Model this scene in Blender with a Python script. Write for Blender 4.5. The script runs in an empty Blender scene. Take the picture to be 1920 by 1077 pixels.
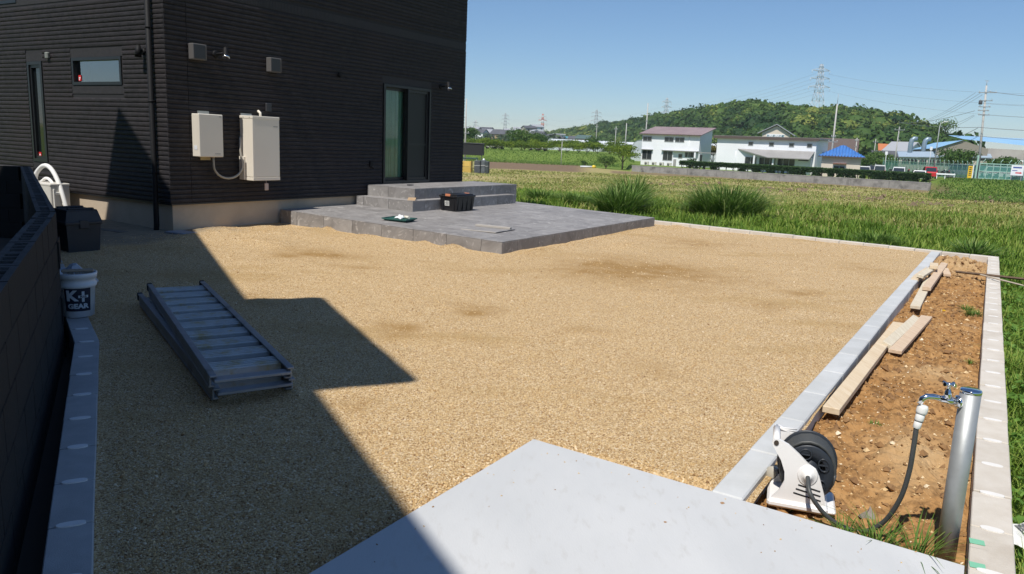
import bpy, math, random
import numpy as np
from mathutils import Matrix, Vector, noise

random.seed(11)
rng = np.random.default_rng(11)
scene = bpy.context.scene
col = scene.collection
R = math.radians

# ------------------------------------------------------------------ camera
CAM_Z = 1.535
FOC = 1450.0                      # focal length in photograph pixels (1920 wide)
ROLL = R(2.4)
HOR = 268.0                       # horizon height in the photograph at its centre column
PITCH = math.atan((538.5 - HOR) * math.cos(ROLL) / FOC)
_f = Vector((0, math.cos(PITCH), -math.sin(PITCH)))
_d0 = Vector((0, -math.sin(PITCH), -math.cos(PITCH)))
_r = Vector((1, 0, 0)) * math.cos(ROLL) - _d0 * math.sin(ROLL)
_d = Vector((1, 0, 0)) * math.sin(ROLL) + _d0 * math.cos(ROLL)
cam_data = bpy.data.cameras.new('camera')
cam_data.sensor_width = 36.0
cam_data.lens = 36.0 * FOC / 1920.0
cam_data.clip_start = 0.05
cam_data.clip_end = 20000
cam = bpy.data.objects.new('camera', cam_data)
col.objects.link(cam)
m = Matrix.Identity(4)
for i in range(3):
    m[i][0] = _r[i]; m[i][1] = -_d[i]; m[i][2] = -_f[i]
m[0][3], m[1][3], m[2][3] = 0, 0, CAM_Z
cam.matrix_world = m
scene.camera = cam

# ------------------------------------------------------------------ sky and sun
SUN_AZ, SUN_EL = R(28.0), R(57.5)          # direction the light travels (azimuth from +Y towards +X)
world = bpy.data.worlds.new('World')
scene.world = world
world.use_nodes = True
nt = world.node_tree
bg = nt.nodes['Background']
sky = nt.nodes.new('ShaderNodeTexSky')
sky.sky_type = 'NISHITA'
sky.sun_disc = False
sky.sun_elevation = SUN_EL
sky.sun_rotation = SUN_AZ + math.pi
sky.air_density = 2.7
sky.altitude = 7500
sky.dust_density = 0.0
sky.ozone_density = 7.0
nt.links.new(sky.outputs[0], bg.inputs[0])
bg.inputs[1].default_value = 0.100
sd = bpy.data.lights.new('sun', 'SUN')
sd.energy = 5.0
sd.angle = R(0.55)
sd.color = (1.0, 0.955, 0.88)
sun = bpy.data.objects.new('sun', sd)
col.objects.link(sun)
SUN = Vector((math.sin(SUN_AZ) * math.cos(SUN_EL), math.cos(SUN_AZ) * math.cos(SUN_EL), -math.sin(SUN_EL)))
sun.rotation_euler = SUN.to_track_quat('-Z', 'Y').to_euler()
vs = scene.view_settings
vs.view_transform = 'Standard'
vs.look = 'None'
vs.exposure = 0.0
vs.gamma = 1.0
vs.use_curve_mapping = False
scene.render.engine = 'CYCLES'

# ------------------------------------------------------------------ survey helpers
YA = R(58.8)                                # the lot's own axes: u runs along the kerbs and the house front, v towards the house
U = Vector((math.cos(YA), math.sin(YA), 0)); V = Vector((-math.sin(YA), math.cos(YA), 0))
D0 = Vector((-0.162, 10.461, 0))
def uvp(u, v, z=0.0):
    p = D0 + U * u + V * v
    return Vector((p.x, p.y, z))
def to_uv(x, y):
    q = Vector((x, y, 0)) - D0
    return q.dot(U), q.dot(V)
def at(px, py, depth):                      # a point of the place at a given distance in front of the camera
    v = _f + _r * ((px - 960) / FOC) + _d * ((py - 538.5) / FOC)
    return Vector((0, 0, CAM_Z)) + v * (depth / v.y)
def colx(px, depth): return (px - 970.7) * 6.7984e-4 * depth      # sideways offset of a photo column at a distance
def ss(t):
    t = np.clip(t, 0, 1); return t * t * (3 - 2 * t)

# ------------------------------------------------------------------ object helpers
def tag(o, label=None, cat=None, group=None, kind=None):
    if label: o['label'] = label
    if cat: o['category'] = cat
    if group: o['group'] = group
    if kind: o['kind'] = kind
    return o
def thing(name, label, cat, loc=(0, 0, 0), rz=0.0, group=None):
    o = bpy.data.objects.new(name, None)
    o.empty_display_size = 0.1
    col.objects.link(o)
    o.location = loc; o.rotation_euler = (0, 0, rz)
    return tag(o, label, cat, group)
def put(me, name, parent=None, loc=(0, 0, 0), rot=(0, 0, 0), scale=(1, 1, 1)):
    o = bpy.data.objects.new(name, me)
    col.objects.link(o)
    o.parent = parent
    o.location = loc; o.rotation_euler = rot; o.scale = scale
    return o
def copy_tree(o, parent=None):
    c = o.copy(); col.objects.link(c)
    c.parent = parent
    for ch in o.children: copy_tree(ch, c)
    return c

class MB:
    def __init__(s): s.v = []; s.f = []; s.sm = []
    def add(s, vs, fs, smooth=False, M=None):
        b = len(s.v)
        for p in vs:
            p = Vector(p)
            s.v.append(tuple(M @ p) if M is not None else tuple(p))
        for f in fs:
            s.f.append([b + i for i in f]); s.sm.append(smooth)
        return s
    def box(s, x0, x1, y0, y1, z0, z1, M=None):
        vs = [(x, y, z) for z in (z0, z1) for y in (y0, y1) for x in (x0, x1)]
        return s.add(vs, [(0, 2, 3, 1), (4, 5, 7, 6), (0, 1, 5, 4), (2, 6, 7, 3), (0, 4, 6, 2), (1, 3, 7, 5)], M=M)
    def cbox(s, x0, x1, y0, y1, z0, z1, c=0.004, M=None):
        vs = []; idx = {}
        X = (x0, x1); Y = (y0, y1); Z = (z0, z1); sg = (1, -1)
        for i in (0, 1):
            for j in (0, 1):
                for k in (0, 1):
                    for ax in range(3):
                        p = [X[i] + c * sg[i], Y[j] + c * sg[j], Z[k] + c * sg[k]]
                        p[ax] = (X[i], Y[j], Z[k])[ax]
                        idx[(i, j, k, ax)] = len(vs); vs.append(p)
        fs = []
        def order(ax, keys, side):
            f = [idx[k] for k in keys]
            return f if side else f[::-1]
        for side in (0, 1):
            fs.append(order(0, [(side, 0, 0, 0), (side, 1, 0, 0), (side, 1, 1, 0), (side, 0, 1, 0)], side))
            fs.append(order(1, [(0, side, 0, 1), (0, side, 1, 1), (1, side, 1, 1), (1, side, 0, 1)], side))
            fs.append(order(2, [(0, 0, side, 2), (1, 0, side, 2), (1, 1, side, 2), (0, 1, side, 2)], side))
        for i in (0, 1):
            for j in (0, 1):
                fs.append([idx[(i, j, 0, 0)], idx[(i, j, 1, 0)], idx[(i, j, 1, 1)], idx[(i, j, 0, 1)]])
                fs.append([idx[(i, 0, j, 0)], idx[(i, 1, j, 0)], idx[(i, 1, j, 2)], idx[(i, 0, j, 2)]])
                fs.append([idx[(0, i, j, 1)], idx[(1, i, j, 1)], idx[(1, i, j, 2)], idx[(0, i, j, 2)]])
                for k in (0, 1):
                    fs.append([idx[(i, j, k, 0)], idx[(i, j, k, 1)], idx[(i, j, k, 2)]])
        return s.add(vs, fs, M=M)
    def prism(s, poly, z0, z1, M=None, smooth=False):
        n = len(poly)
        vs = [(x, y, z0) for x, y in poly] + [(x, y, z1) for x, y in poly]
        fs = [list(range(n - 1, -1, -1)), list(range(n, 2 * n))]
        s.add(vs, fs, M=M)
        b = len(s.v) - 2 * n
        for i in range(n):
            j = (i + 1) % n
            s.f.append([b + i, b + j, b + n + j, b + n + i]); s.sm.append(smooth)
        return s
    def tube(s, pts, r, seg=8, M=None, smooth=True, cap=True):
        pts = [Vector(p) for p in pts]; n = len(pts)
        rs = r if isinstance(r, (list, tuple)) else [r] * n
        rings = []; prev = None
        vs = []; fs = []
        for i, p in enumerate(pts):
            t = (pts[min(i + 1, n - 1)] - pts[max(i - 1, 0)])
            if t.length < 1e-9: t = Vector((0, 0, 1))
            t.normalize()
            if prev is None:
                a = Vector((0, 0, 1)) if abs(t.z) < 0.9 else Vector((1, 0, 0))
                e1 = t.cross(a).normalized()
            else:
                e1 = (prev - t * prev.dot(t)).normalized()
            prev = e1; e2 = t.cross(e1)
            for k in range(seg):
                a = 2 * math.pi * k / seg
                vs.append(p + (e1 * math.cos(a) + e2 * math.sin(a)) * rs[i])
        for i in range(n - 1):
            for k in range(seg):
                k2 = (k + 1) % seg
                fs.append((i * seg + k, i * seg + k2, (i + 1) * seg + k2, (i + 1) * seg + k))
        s.add(vs, fs, smooth, M)
        if cap:
            b = len(s.v) - len(vs)
            s.f.append([b + k for k in range(seg)][::-1]); s.sm.append(False)
            s.f.append([b + (n - 1) * seg + k for k in range(seg)]); s.sm.append(False)
        return s
    def lathe(s, prof, seg=24, M=None, smooth=True, closed=False):
        vs = []; fs = []; n = len(prof)
        for r_, z in prof:
            for k in range(seg):
                a = 2 * math.pi * k / seg
                vs.append((r_ * math.cos(a), r_ * math.sin(a), z))
        m_ = n if closed else n - 1
        for i in range(m_):
            i2 = (i + 1) % n
            for k in range(seg):
                k2 = (k + 1) % seg
                fs.append((i * seg + k, i * seg + k2, i2 * seg + k2, i2 * seg + k))
        s.add(vs, fs, smooth, M)
        if not closed:
            b = len(s.v) - len(vs)
            if prof[0][0] > 1e-6: s.f.append([b + k for k in range(seg)][::-1]); s.sm.append(False)
            if prof[-1][0] > 1e-6: s.f.append([b + (n - 1) * seg + k for k in range(seg)]); s.sm.append(False)
        return s
    def mesh(s, name, mat=None):
        me = bpy.data.meshes.new(name)
        me.from_pydata(s.v, [], s.f)
        me.polygons.foreach_set('use_smooth', s.sm)
        if mat is not None: me.materials.append(mat)
        me.update()
        return me
    def build(s, name, mat, parent=None, loc=(0, 0, 0), rot=(0, 0, 0)):
        return put(s.mesh(name, mat), name, parent, loc, rot)

def np_mesh(name, verts, faces, mat, tint=None, smooth=False, attrs=None):
    """faces: (M,3) or (M,4) integer array"""
    me = bpy.data.meshes.new(name)
    verts = np.asarray(verts, np.float32); faces = np.asarray(faces, np.int32)
    M_, k = faces.shape
    me.vertices.add(len(verts)); me.vertices.foreach_set('co', verts.ravel())
    me.loops.add(M_ * k); me.loops.foreach_set('vertex_index', faces.ravel())
    me.polygons.add(M_)
    me.polygons.foreach_set('loop_start', np.arange(0, M_ * k, k, dtype=np.int32))
    me.polygons.foreach_set('loop_total', np.full(M_, k, np.int32))
    me.polygons.foreach_set('use_smooth', np.full(M_, smooth, bool))
    if tint is not None:
        a = me.attributes.new('tint', 'FLOAT', 'POINT'); a.data.foreach_set('value', np.asarray(tint, np.float32))
    for n_, arr in (attrs or {}).items():
        a = me.attributes.new(n_, 'FLOAT', 'POINT'); a.data.foreach_set('value', np.asarray(arr, np.float32))
    me.materials.append(mat)
    me.update(calc_edges=True)
    return me

def tri_blades(pos, h, w, lean, yaw, curl=0.5):
    """grass blades: five points each, returned as triangles"""
    n = len(pos)
    d = np.stack([np.cos(yaw), np.sin(yaw), np.zeros(n)], 1)
    s_ = np.stack([-np.sin(yaw), np.cos(yaw), np.zeros(n)], 1)
    up = np.array([0, 0, 1.0])
    mid = pos + up * (h * 0.55)[:, None] + d * (lean * h * 0.35)[:, None]
    tip = pos + up * (h * (1 - curl * np.minimum(lean, 1.2) * 0.5))[:, None] + d * (lean * h)[:, None]
    hw = (w * 0.5)[:, None]
    vs = np.stack([pos - s_ * hw, pos + s_ * hw, mid - s_ * hw * 0.85, mid + s_ * hw * 0.85, tip], 1).reshape(-1, 3)
    b = (np.arange(n) * 5)[:, None]
    f = np.concatenate([b + np.array([0, 1, 3]), b + np.array([0, 3, 2]), b + np.array([2, 3, 4])], 0)
    return vs, f

def leaf_quads(cen, nrm, size, aspect=0.6):
    n = len(cen)
    nrm = nrm / np.maximum(np.linalg.norm(nrm, axis=1, keepdims=True), 1e-6)
    a = rng.normal(size=(n, 3))
    t = np.cross(nrm, a); t /= np.maximum(np.linalg.norm(t, axis=1, keepdims=True), 1e-6)
    b = np.cross(nrm, t)
    sz = np.asarray(size)[:, None] * 0.5
    vs = np.stack([cen - t * sz, cen - b * sz * aspect + nrm * sz * .15, cen + t * sz, cen + b * sz * aspect + nrm * sz * .15], 1).reshape(-1, 3)
    f = (np.arange(n) * 4)[:, None] + np.array([0, 1, 2, 3])
    return vs, f

# ------------------------------------------------------------------ materials
MATS = {}
def mat(name, c1, c2=None, scale=3.0, rough=0.8, bump=0.0, bscale=60.0, metal=0.0, rnd=0.0, spec=0.5, detail=5.0, lo=0.35, hi=0.65, c3=None, s3=0.7, lo3=.55, hi3=.75, stretch=None):
    if name in MATS: return MATS[name]
    m_ = bpy.data.materials.new(name); m_.use_nodes = True
    t = m_.node_tree; N = t.nodes; L = t.links
    b = N['Principled BSDF']
    b.inputs['Roughness'].default_value = rough
    b.inputs['Metallic'].default_value = metal
    b.inputs['Specular IOR Level'].default_value = spec
    geo = N.new('ShaderNodeNewGeometry')
    src = geo.outputs['Position']
    if stretch:
        mp = N.new('ShaderNodeMapping'); mp.inputs['Rotation'].default_value = (0, 0, -stretch[1]); mp.inputs['Scale'].default_value = stretch[0]
        mp.vector_type = 'TEXTURE' if False else 'POINT'
        L.new(src, mp.inputs[0]); src = mp.outputs[0]
    out = None
    def noisefac(sc, lo_, hi_, det=detail):
        n = N.new('ShaderNodeTexNoise'); n.inputs['Scale'].default_value = sc; n.inputs['Detail'].default_value = det
        n.inputs['Roughness'].default_value = .6
        L.new(src, n.inputs['Vector'])
        r_ = N.new('ShaderNodeMapRange'); r_.inputs[1].default_value = lo_; r_.inputs[2].default_value = hi_
        L.new(n.outputs[0], r_.inputs[0]); return r_.outputs[0]
    if c2 is not None:
        mx = N.new('ShaderNodeMix'); mx.data_type = 'RGBA'
        L.new(noisefac(scale, lo, hi), mx.inputs[0])
        mx.inputs[6].default_value = (*c1, 1); mx.inputs[7].default_value = (*c2, 1)
        out = mx.outputs[2]
        if c3 is not None:
            m2 = N.new('ShaderNodeMix'); m2.data_type = 'RGBA'
            L.new(noisefac(s3, lo3, hi3), m2.inputs[0]); L.new(out, m2.inputs[6]); m2.inputs[7].default_value = (*c3, 1)
            out = m2.outputs[2]
    if rnd:
        oi = N.new('ShaderNodeObjectInfo'); mr = N.new('ShaderNodeMapRange')
        mr.inputs[3].default_value = 1 - rnd; mr.inputs[4].default_value = 1 + rnd
        L.new(oi.outputs['Random'], mr.inputs[0])
        hs = N.new('ShaderNodeHueSaturation'); L.new(mr.outputs[0], hs.inputs['Value'])
        if out is None: hs.inputs['Color'].default_value = (*c1, 1)
        else: L.new(out, hs.inputs['Color'])
        out = hs.outputs[0]
    if out is None: b.inputs['Base Color'].default_value = (*c1, 1)
    else: L.new(out, b.inputs['Base Color'])
    if bump:
        n = N.new('ShaderNodeTexNoise'); n.inputs['Scale'].default_value = bscale; n.inputs['Detail'].default_value = 6
        L.new(src, n.inputs['Vector'])
        bp = N.new('ShaderNodeBump'); bp.inputs['Strength'].default_value = bump; bp.inputs['Distance'].default_value = 0.01
        L.new(n.outputs[0], bp.inputs['Height']); L.new(bp.outputs[0], b.inputs['Normal'])
    MATS[name] = m_
    return m_

def leafmat(name, ca, cb, cc=None, trans=0.35, rough=0.6):
    if name in MATS: return MATS[name]
    m_ = bpy.data.materials.new(name); m_.use_nodes = True
    t = m_.node_tree; N = t.nodes; L = t.links
    b = N['Principled BSDF']; b.inputs['Roughness'].default_value = rough; b.inputs['Specular IOR Level'].default_value = .25
    a = N.new('ShaderNodeAttribute'); a.attribute_name = 'tint'
    r_ = N.new('ShaderNodeValToRGB')
    e = r_.color_ramp.elements
    e[0].color = (*ca, 1); e[1].color = (*cb, 1)
    if cc is not None:
        e[1].position = .6; x = r_.color_ramp.elements.new(1.0); x.color = (*cc, 1)
    L.new(a.outputs['Fac'], r_.inputs[0]); L.new(r_.outputs[0], b.inputs['Base Color'])
    tr = N.new('ShaderNodeBsdfTranslucent'); L.new(r_.outputs[0], tr.inputs[0])
    mx = N.new('ShaderNodeMixShader'); mx.inputs[0].default_value = trans
    L.new(b.outputs[0], mx.inputs[1]); L.new(tr.outputs[0], mx.inputs[2])
    L.new(mx.outputs[0], N['Material Output'].inputs[0])
    MATS[name] = m_
    return m_

def glassmat(name, tintc=(.7, .8, .78), refl=0.12, rough=.02):
    if name in MATS: return MATS[name]
    m_ = bpy.data.materials.new(name); m_.use_nodes = True
    t = m_.node_tree; N = t.nodes; L = t.links
    N.remove(N['Principled BSDF'])
    tr = N.new('ShaderNodeBsdfTransparent'); tr.inputs[0].default_value = (*tintc, 1)
    gl = N.new('ShaderNodeBsdfGlossy'); gl.inputs['Roughness'].default_value = rough
    fr = N.new('ShaderNodeFresnel'); fr.inputs[0].default_value = 1.5
    ad = N.new('ShaderNodeMath'); ad.operation = 'ADD'; ad.inputs[1].default_value = refl; ad.use_clamp = True
    L.new(fr.outputs[0], ad.inputs[0])
    mx = N.new('ShaderNodeMixShader'); L.new(ad.outputs[0], mx.inputs[0]); L.new(tr.outputs[0], mx.inputs[1]); L.new(gl.outputs[0], mx.inputs[2])
    L.new(mx.outputs[0], N['Material Output'].inputs[0])
    MATS[name] = m_
    return m_

# wall sheet with rectangular openings: x along the wall, z up, thickness towards +y
def holed_wall(x0, x1, z0, z1, holes, th=0.15):
    xs = sorted(set([x0, x1] + [min(max(c, x0), x1) for h in holes for c in (h[0], h[1])]))
    zs = sorted(set([z0, z1] + [min(max(c, z0), z1) for h in holes for c in (h[2], h[3])]))
    nx, nz = len(xs) - 1, len(zs) - 1
    def solid(i, j):
        if i < 0 or j < 0 or i >= nx or j >= nz: return False
        cx, cz = (xs[i] + xs[i + 1]) / 2, (zs[j] + zs[j + 1]) / 2
        return not any(h[0] < cx < h[1] and h[2] < cz < h[3] for h in holes)
    b = MB()
    for i in range(nx):
        for j in range(nz):
            if not solid(i, j): continue
            a, c, d, e = xs[i], xs[i + 1], zs[j], zs[j + 1]
            b.add([(a, 0, d), (c, 0, d), (c, 0, e), (a, 0, e)], [(0, 1, 2, 3)])
            b.add([(a, th, d), (c, th, d), (c, th, e), (a, th, e)], [(3, 2, 1, 0)])
            if not solid(i - 1, j): b.add([(a, 0, d), (a, 0, e), (a, th, e), (a, th, d)], [(0, 1, 2, 3)])
            if not solid(i + 1, j): b.add([(c, 0, d), (c, th, d), (c, th, e), (c, 0, e)], [(0, 1, 2, 3)])
            if not solid(i, j - 1): b.add([(a, 0, d), (a, th, d), (c, th, d), (c, 0, d)], [(0, 1, 2, 3)])
            if not solid(i, j + 1): b.add([(a, 0, e), (c, 0, e), (c, th, e), (a, th, e)], [(0, 1, 2, 3)])
    return b

def text_mesh(body, size, name, mat_, extrude=0.0, offset=0.0):
    cu = bpy.data.curves.new(name, 'FONT'); cu.body = body; cu.size = size
    cu.align_x = 'CENTER'; cu.align_y = 'CENTER'; cu.extrude = extrude; cu.offset = offset; cu.resolution_u = 3
    o = bpy.data.objects.new(name + '_tmp', cu); col.objects.link(o)
    dg = bpy.context.evaluated_depsgraph_get()
    me = bpy.data.meshes.new_from_object(o.evaluated_get(dg))
    bpy.data.objects.remove(o); bpy.data.curves.remove(cu)
    me.materials.clear(); me.materials.append(mat_)
    me.name = name
    return me

# ================================================================== TERRAIN
def hor(px): return 268.0 + 0.0419 * (px - 960)
RIDGE = np.array([  # photo column, tree-top row, distance, foot distance
    (900, 262, 1000, 900), (985, 254, 900, 780), (1030, 247, 850, 700), (1100, 239, 740, 560), (1200, 222, 600, 420), (1300, 206, 480, 310),
    (1385, 196, 420, 260), (1460, 201, 405, 250), (1540, 203, 395, 240), (1640, 212, 375, 230), (1700, 228, 350, 225), (1745, 247, 330, 225), (1800, 285, 320, 225), (2100, 330, 320, 225)], float)
WALL_A = np.array([19.1, 128.0]); WALL_B = np.array([52.4, 99.0])
def terrain(x, y):
    x = np.asarray(x, float); y = np.asarray(y, float)
    d = np.hypot(x, y)
    yy = np.where(y > 1, y, 1.0)
    s_ = np.where(y > 1, np.clip(x / yy, -0.8, 0.8), np.where(x > 0, 0.8, -0.8))
    D = np.where((y > 1) & (np.abs(x / yy) < 0.8), y, d * 0.78)
    px = 970.7 + s_ / 6.7984e-4
    z = -0.25 - 2.05 * ss((D - 18) / 57.0)
    # raised ground beyond the fields
    k1 = ss((px - 1165) / 25); k2 = ss((px - 1752) / 40)
    t = (px - 1190) / (1749 - 1190)
    # distance of the retaining wall along this column
    sx = s_
    den = (WALL_B[0] - WALL_A[0]) - sx * (WALL_B[1] - WALL_A[1])
    tt = (sx * WALL_A[1] - WALL_A[0]) / den
    dw = WALL_A[1] + np.clip(tt, -.3, 1.3) * (WALL_B[1] - WALL_A[1])
    st = 166 * (1 - k1) + k1 * (1 - k2) * (dw + .7) + k2 * 86
    en = 182 * (1 - k1) + k1 * (1 - k2) * (dw + 3.2) + k2 * 101
    lv = -0.2 * (1 - k1) + k1 * (1 - k2) * -1.35 + k2 * -0.75
    z = z + (lv - z) * ss((D - st) / np.maximum(en - st, .05))
    # wooded hill
    rd = np.interp(px, RIDGE[:, 0], RIDGE[:, 2]); ft = np.interp(px, RIDGE[:, 0], RIDGE[:, 3]); ry = np.interp(px, RIDGE[:, 0], RIDGE[:, 1])
    top = CAM_Z + (268 + .0419 * (px - 960) - ry) * rd / FOC - 7.5
    top = np.maximum(top, 0) * ss((px - 930) / 60)
    z = z + top * ss((D - ft) / (rd - ft)) * (1 - .8 * ss((D - rd - 30) / 300))
    return z
def gz(x, y): return float(terrain(x, y))

az = np.concatenate([np.arange(-180, -14, 6), np.arange(-14, 44, 0.3), np.arange(44, 180, 6)])
rr = np.concatenate([np.geomspace(2.0, 60, 50), np.geomspace(62, 220, 130)[0:], np.geomspace(224, 900, 60), np.geomspace(950, 9000, 22)])
AZ, RR = np.meshgrid(np.radians(az), rr, indexing='ij')
TX, TY = RR * np.sin(AZ), RR * np.cos(AZ)
TZ = terrain(TX, TY)
jit = np.array([noise.noise((x * .35, y * .35, 3.1)) * .06 + noise.noise((x * .07, y * .07, 1.0)) * .10 for x, y in zip(TX.ravel(), TY.ravel())]).reshape(TX.shape)
TZ = TZ + jit * ss((RR - 14) / 12) * (RR < 160)
na, nr = AZ.shape
vid = np.arange(na * nr).reshape(na, nr)
a2 = np.roll(vid, -1, axis=0)
fq = np.stack([vid[:, :-1], a2[:, :-1], a2[:, 1:], vid[:, 1:]], -1).reshape(-1, 4)
vv = np.stack([TX, TY, TZ], -1).reshape(-1, 3)
ctr = len(vv); vv = np.vstack([vv, [[0, 0, -.25]]])
# what grows where: dry stubble field, bare plots, green banks
PXT = 970.7 + 1470.9 * np.where(TY > 1, TX / np.maximum(TY, 1), 2)
wob = np.array([noise.noise((x * .05, y * .05, 7.7)) for x, y in zip(TX.ravel(), TY.ravel())]).reshape(TX.shape)
edge = np.interp(PXT, [860, 1000, 1250, 1500, 1920], [38, 32, 25, 20, 17]) + 6 * wob
dry = ss((TY - edge) / 9) * (1 - ss((TY - np.interp(PXT, [1000, 1190, 1750, 1760, 1960], [160, 125, 97, 84, 78])) / 6))
soil = ss((PXT - 895) / 25) * (1 - ss((PXT - 1075) / 40)) * ss((TY - 113) / 4) * (1 - ss((TY - 152) / 5))
edge2 = np.interp(PXT, [1200, 1755, 1800, 2000], [120, 94, 83, 74])
soil = np.maximum(soil, .75 * (PXT > 1150) * ss((TY - edge2 + 5) / 3) * (1 - ss((TY - edge2 - 6) / 3)))
def field_mat():
    m_ = bpy.data.materials.new('field_ground'); m_.use_nodes = True
    t = m_.node_tree; N = t.nodes; L = t.links; b = N['Principled BSDF']; b.inputs['Roughness'].default_value = .95; b.inputs['Specular IOR Level'].default_value = .1
    g = N.new('ShaderNodeNewGeometry')
    def nz(sc, lo, hi, det=6):
        n = N.new('ShaderNodeTexNoise'); n.inputs['Scale'].default_value = sc; n.inputs['Detail'].default_value = det; n.inputs['Roughness'].default_value = .65
        L.new(g.outputs['Position'], n.inputs['Vector'])
        r_ = N.new('ShaderNodeMapRange'); r_.inputs[1].default_value = lo; r_.inputs[2].default_value = hi; L.new(n.outputs[0], r_.inputs[0]); return r_.outputs[0]
    def mix(f, a, c):
        x = N.new('ShaderNodeMix'); x.data_type = 'RGBA'
        L.new(f, x.inputs[0])
        for i, q in ((6, a), (7, c)):
            if isinstance(q, tuple): x.inputs[i].default_value = (*q, 1)
            else: L.new(q, x.inputs[i])
        return x.outputs[2]
    green = mix(nz(1.3, .3, .7), (.10, .16, .028), (.19, .26, .055))
    straw = mix(nz(.9, .35, .68), (.34, .285, .12), (.20, .25, .06))
    straw = mix(nz(.16, .42, .62), straw, (.38, .30, .15))
    straw = mix(nz(.33, .60, .70), straw, (.17, .11, .06))
    brown = mix(nz(2.0, .3, .7), (.23, .165, .105), (.16, .11, .07))
    def at_(n):
        a = N.new('ShaderNodeAttribute'); a.attribute_name = n; return a.outputs['Fac']
    c = mix(at_('dry'), green, straw); c = mix(at_('soil'), c, brown)
    L.new(c, b.inputs['Base Color'])
    n = N.new('ShaderNodeTexNoise'); n.inputs['Scale'].default_value = 5; n.inputs['Detail'].default_value = 8; L.new(g.outputs['Position'], n.inputs['Vector'])
    bp = N.new('ShaderNodeBump'); bp.inputs['Strength'].default_value = .8; bp.inputs['Distance'].default_value = .12; L.new(n.outputs[0], bp.inputs['Height']); L.new(bp.outputs[0], b.inputs['Normal'])
    return m_
me = np_mesh('field', vv, fq, field_mat(), smooth=True, attrs={'dry': np.append(dry.ravel(), 0), 'soil': np.append(soil.ravel(), 0)})
field = put(me, 'field'); tag(field, 'wide grassy field and farmland running to the wooded hill', 'field', kind='structure')
cap = MB(); n0 = 48
cap.add([(2.05 * math.cos(2 * math.pi * k / n0), 2.05 * math.sin(2 * math.pi * k / n0), -.256) for k in range(n0)], [list(range(n0))])
me = cap.mesh('ground', mat('bare_ground', (.12, .09, .055), (.08, .06, .04), rough=.95))
tag(put(me, 'ground'), 'bare ground under the yard', 'ground', kind='structure')

# ================================================================== GRAVEL YARD
def lk_side(x, y):                       # >0 on the yard side of the left kerb's outer edge
    n1 = (0.885, 0.465); c1 = (-1.514, 2.327)
    n2 = (0.834, 0.552); c2 = (-2.977, 5.114)
    s1 = (x - c1[0]) * n1[0] + (y - c1[1]) * n1[1]
    s2 = (x - c2[0]) * n2[0] + (y - c2[1]) * n2[1]
    return max(s1, s2)
MOUNDS = [(-.25, 3.2, .55, .10, .05), (-.25, 1.3, .5, .14, .045), (-.2, .75, .35, .15, .06), (-.3, 2.3, .3, .12, .04), (.55, -.28, .45, .12, .045), (1.6, -.3, .6, .14, .05), (3.0, -.3, .7, .15, .05), (4.6, -.35, .6, .25, .05), (2.2, -.9, .35, .22, .05),
          (5.55, -.5, .3, .25, .06), (-1.5, 3.9, .35, .3, .07), (-1.1, 3.3, .5, .25, .06), (-2.3, 3.6, .4, .3, .05), (-1.75, 2.7, .3, .5, .05), (-2.8, 3.0, .35, .4, .05)]
def gravel_z(u, v):
    z = .035 + .010 * max(0.0, v)
    z += .012 * noise.noise((u * .8, v * .8, 0)) + .008 * noise.noise((u * 3, v * 3, 4)) + .007 * noise.noise((u * 7, v * 7, 8))
    z -= .010 * rut(u, v)
    for a, b, su, sv, h in MOUNDS:
        q = ((u - a) / su) ** 2 + ((v - b) / sv) ** 2
        if q < 9: z += h * math.exp(-q) * (1 + .5 * noise.noise((u * 9, v * 9, 2)))
    return z
DAMP = [(1.58, 9.50, 1.01, 0.95, 0.95), (-2.50, 9.64, 0.48, 0.38, 0.90), (-0.26, 6.91, 0.21, 0.17, 0.85), (-0.90, 5.97, 0.19, 0.15, 0.80), (0.60, 6.15, 0.21, 0.17, 0.50), (2.57, 7.60, 0.21, 0.22, 0.60), (2.95, 12.67, 0.64, 0.58, 0.50), (3.15, 8.50, 0.19, 0.20, 0.70), (3.93, 16.07, 0.54, 0.45, 0.50), (-1.87, 8.87, 0.30, 0.21, 0.50), (-2.33, 6.89, 0.23, 0.27, 0.40), (4.72, 10.63, 0.36, 0.43, 0.35), (-0.76, 4.17, 0.14, 0.12, 0.50), (1.10, 5.18, 0.21, 0.13, 0.30)]          # damp sandy patches: x, y, half sizes, strength
RUTS = [((4.6, -.9), (2.2, -3.2), (-.6, -4.2), .05), ((4.1, -2.6), (1.2, -3.6), (-1.6, -3.9), .05), ((5.2, -3.4), (2.0, -2.2), (-1.5, -2.6), .06), ((-1.0, 1.0), (-3.4, -1.2), (-5.2, -2.2), .06)]
def rut(u, v):
    d = 0.0
    for a, c, e, w in RUTS:
        best = 9.0
        for k in range(13):
            t = k / 12.0
            x = (1 - t) ** 2 * a[0] + 2 * t * (1 - t) * c[0] + t * t * e[0]; y = (1 - t) ** 2 * a[1] + 2 * t * (1 - t) * c[1] + t * t * e[1]
            best = min(best, abs(u - x) * .35 + abs(v - y)) if abs(u - x) < .6 else best
        if best < .3: d = max(d, math.exp(-(best / w) ** 2))
    return d
gu = np.arange(-13.0, 6.35, 0.055); gv = np.arange(-4.86, 7.4, 0.055); dampA = []
keep = {}; vs_ = []; soilA = []
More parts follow.
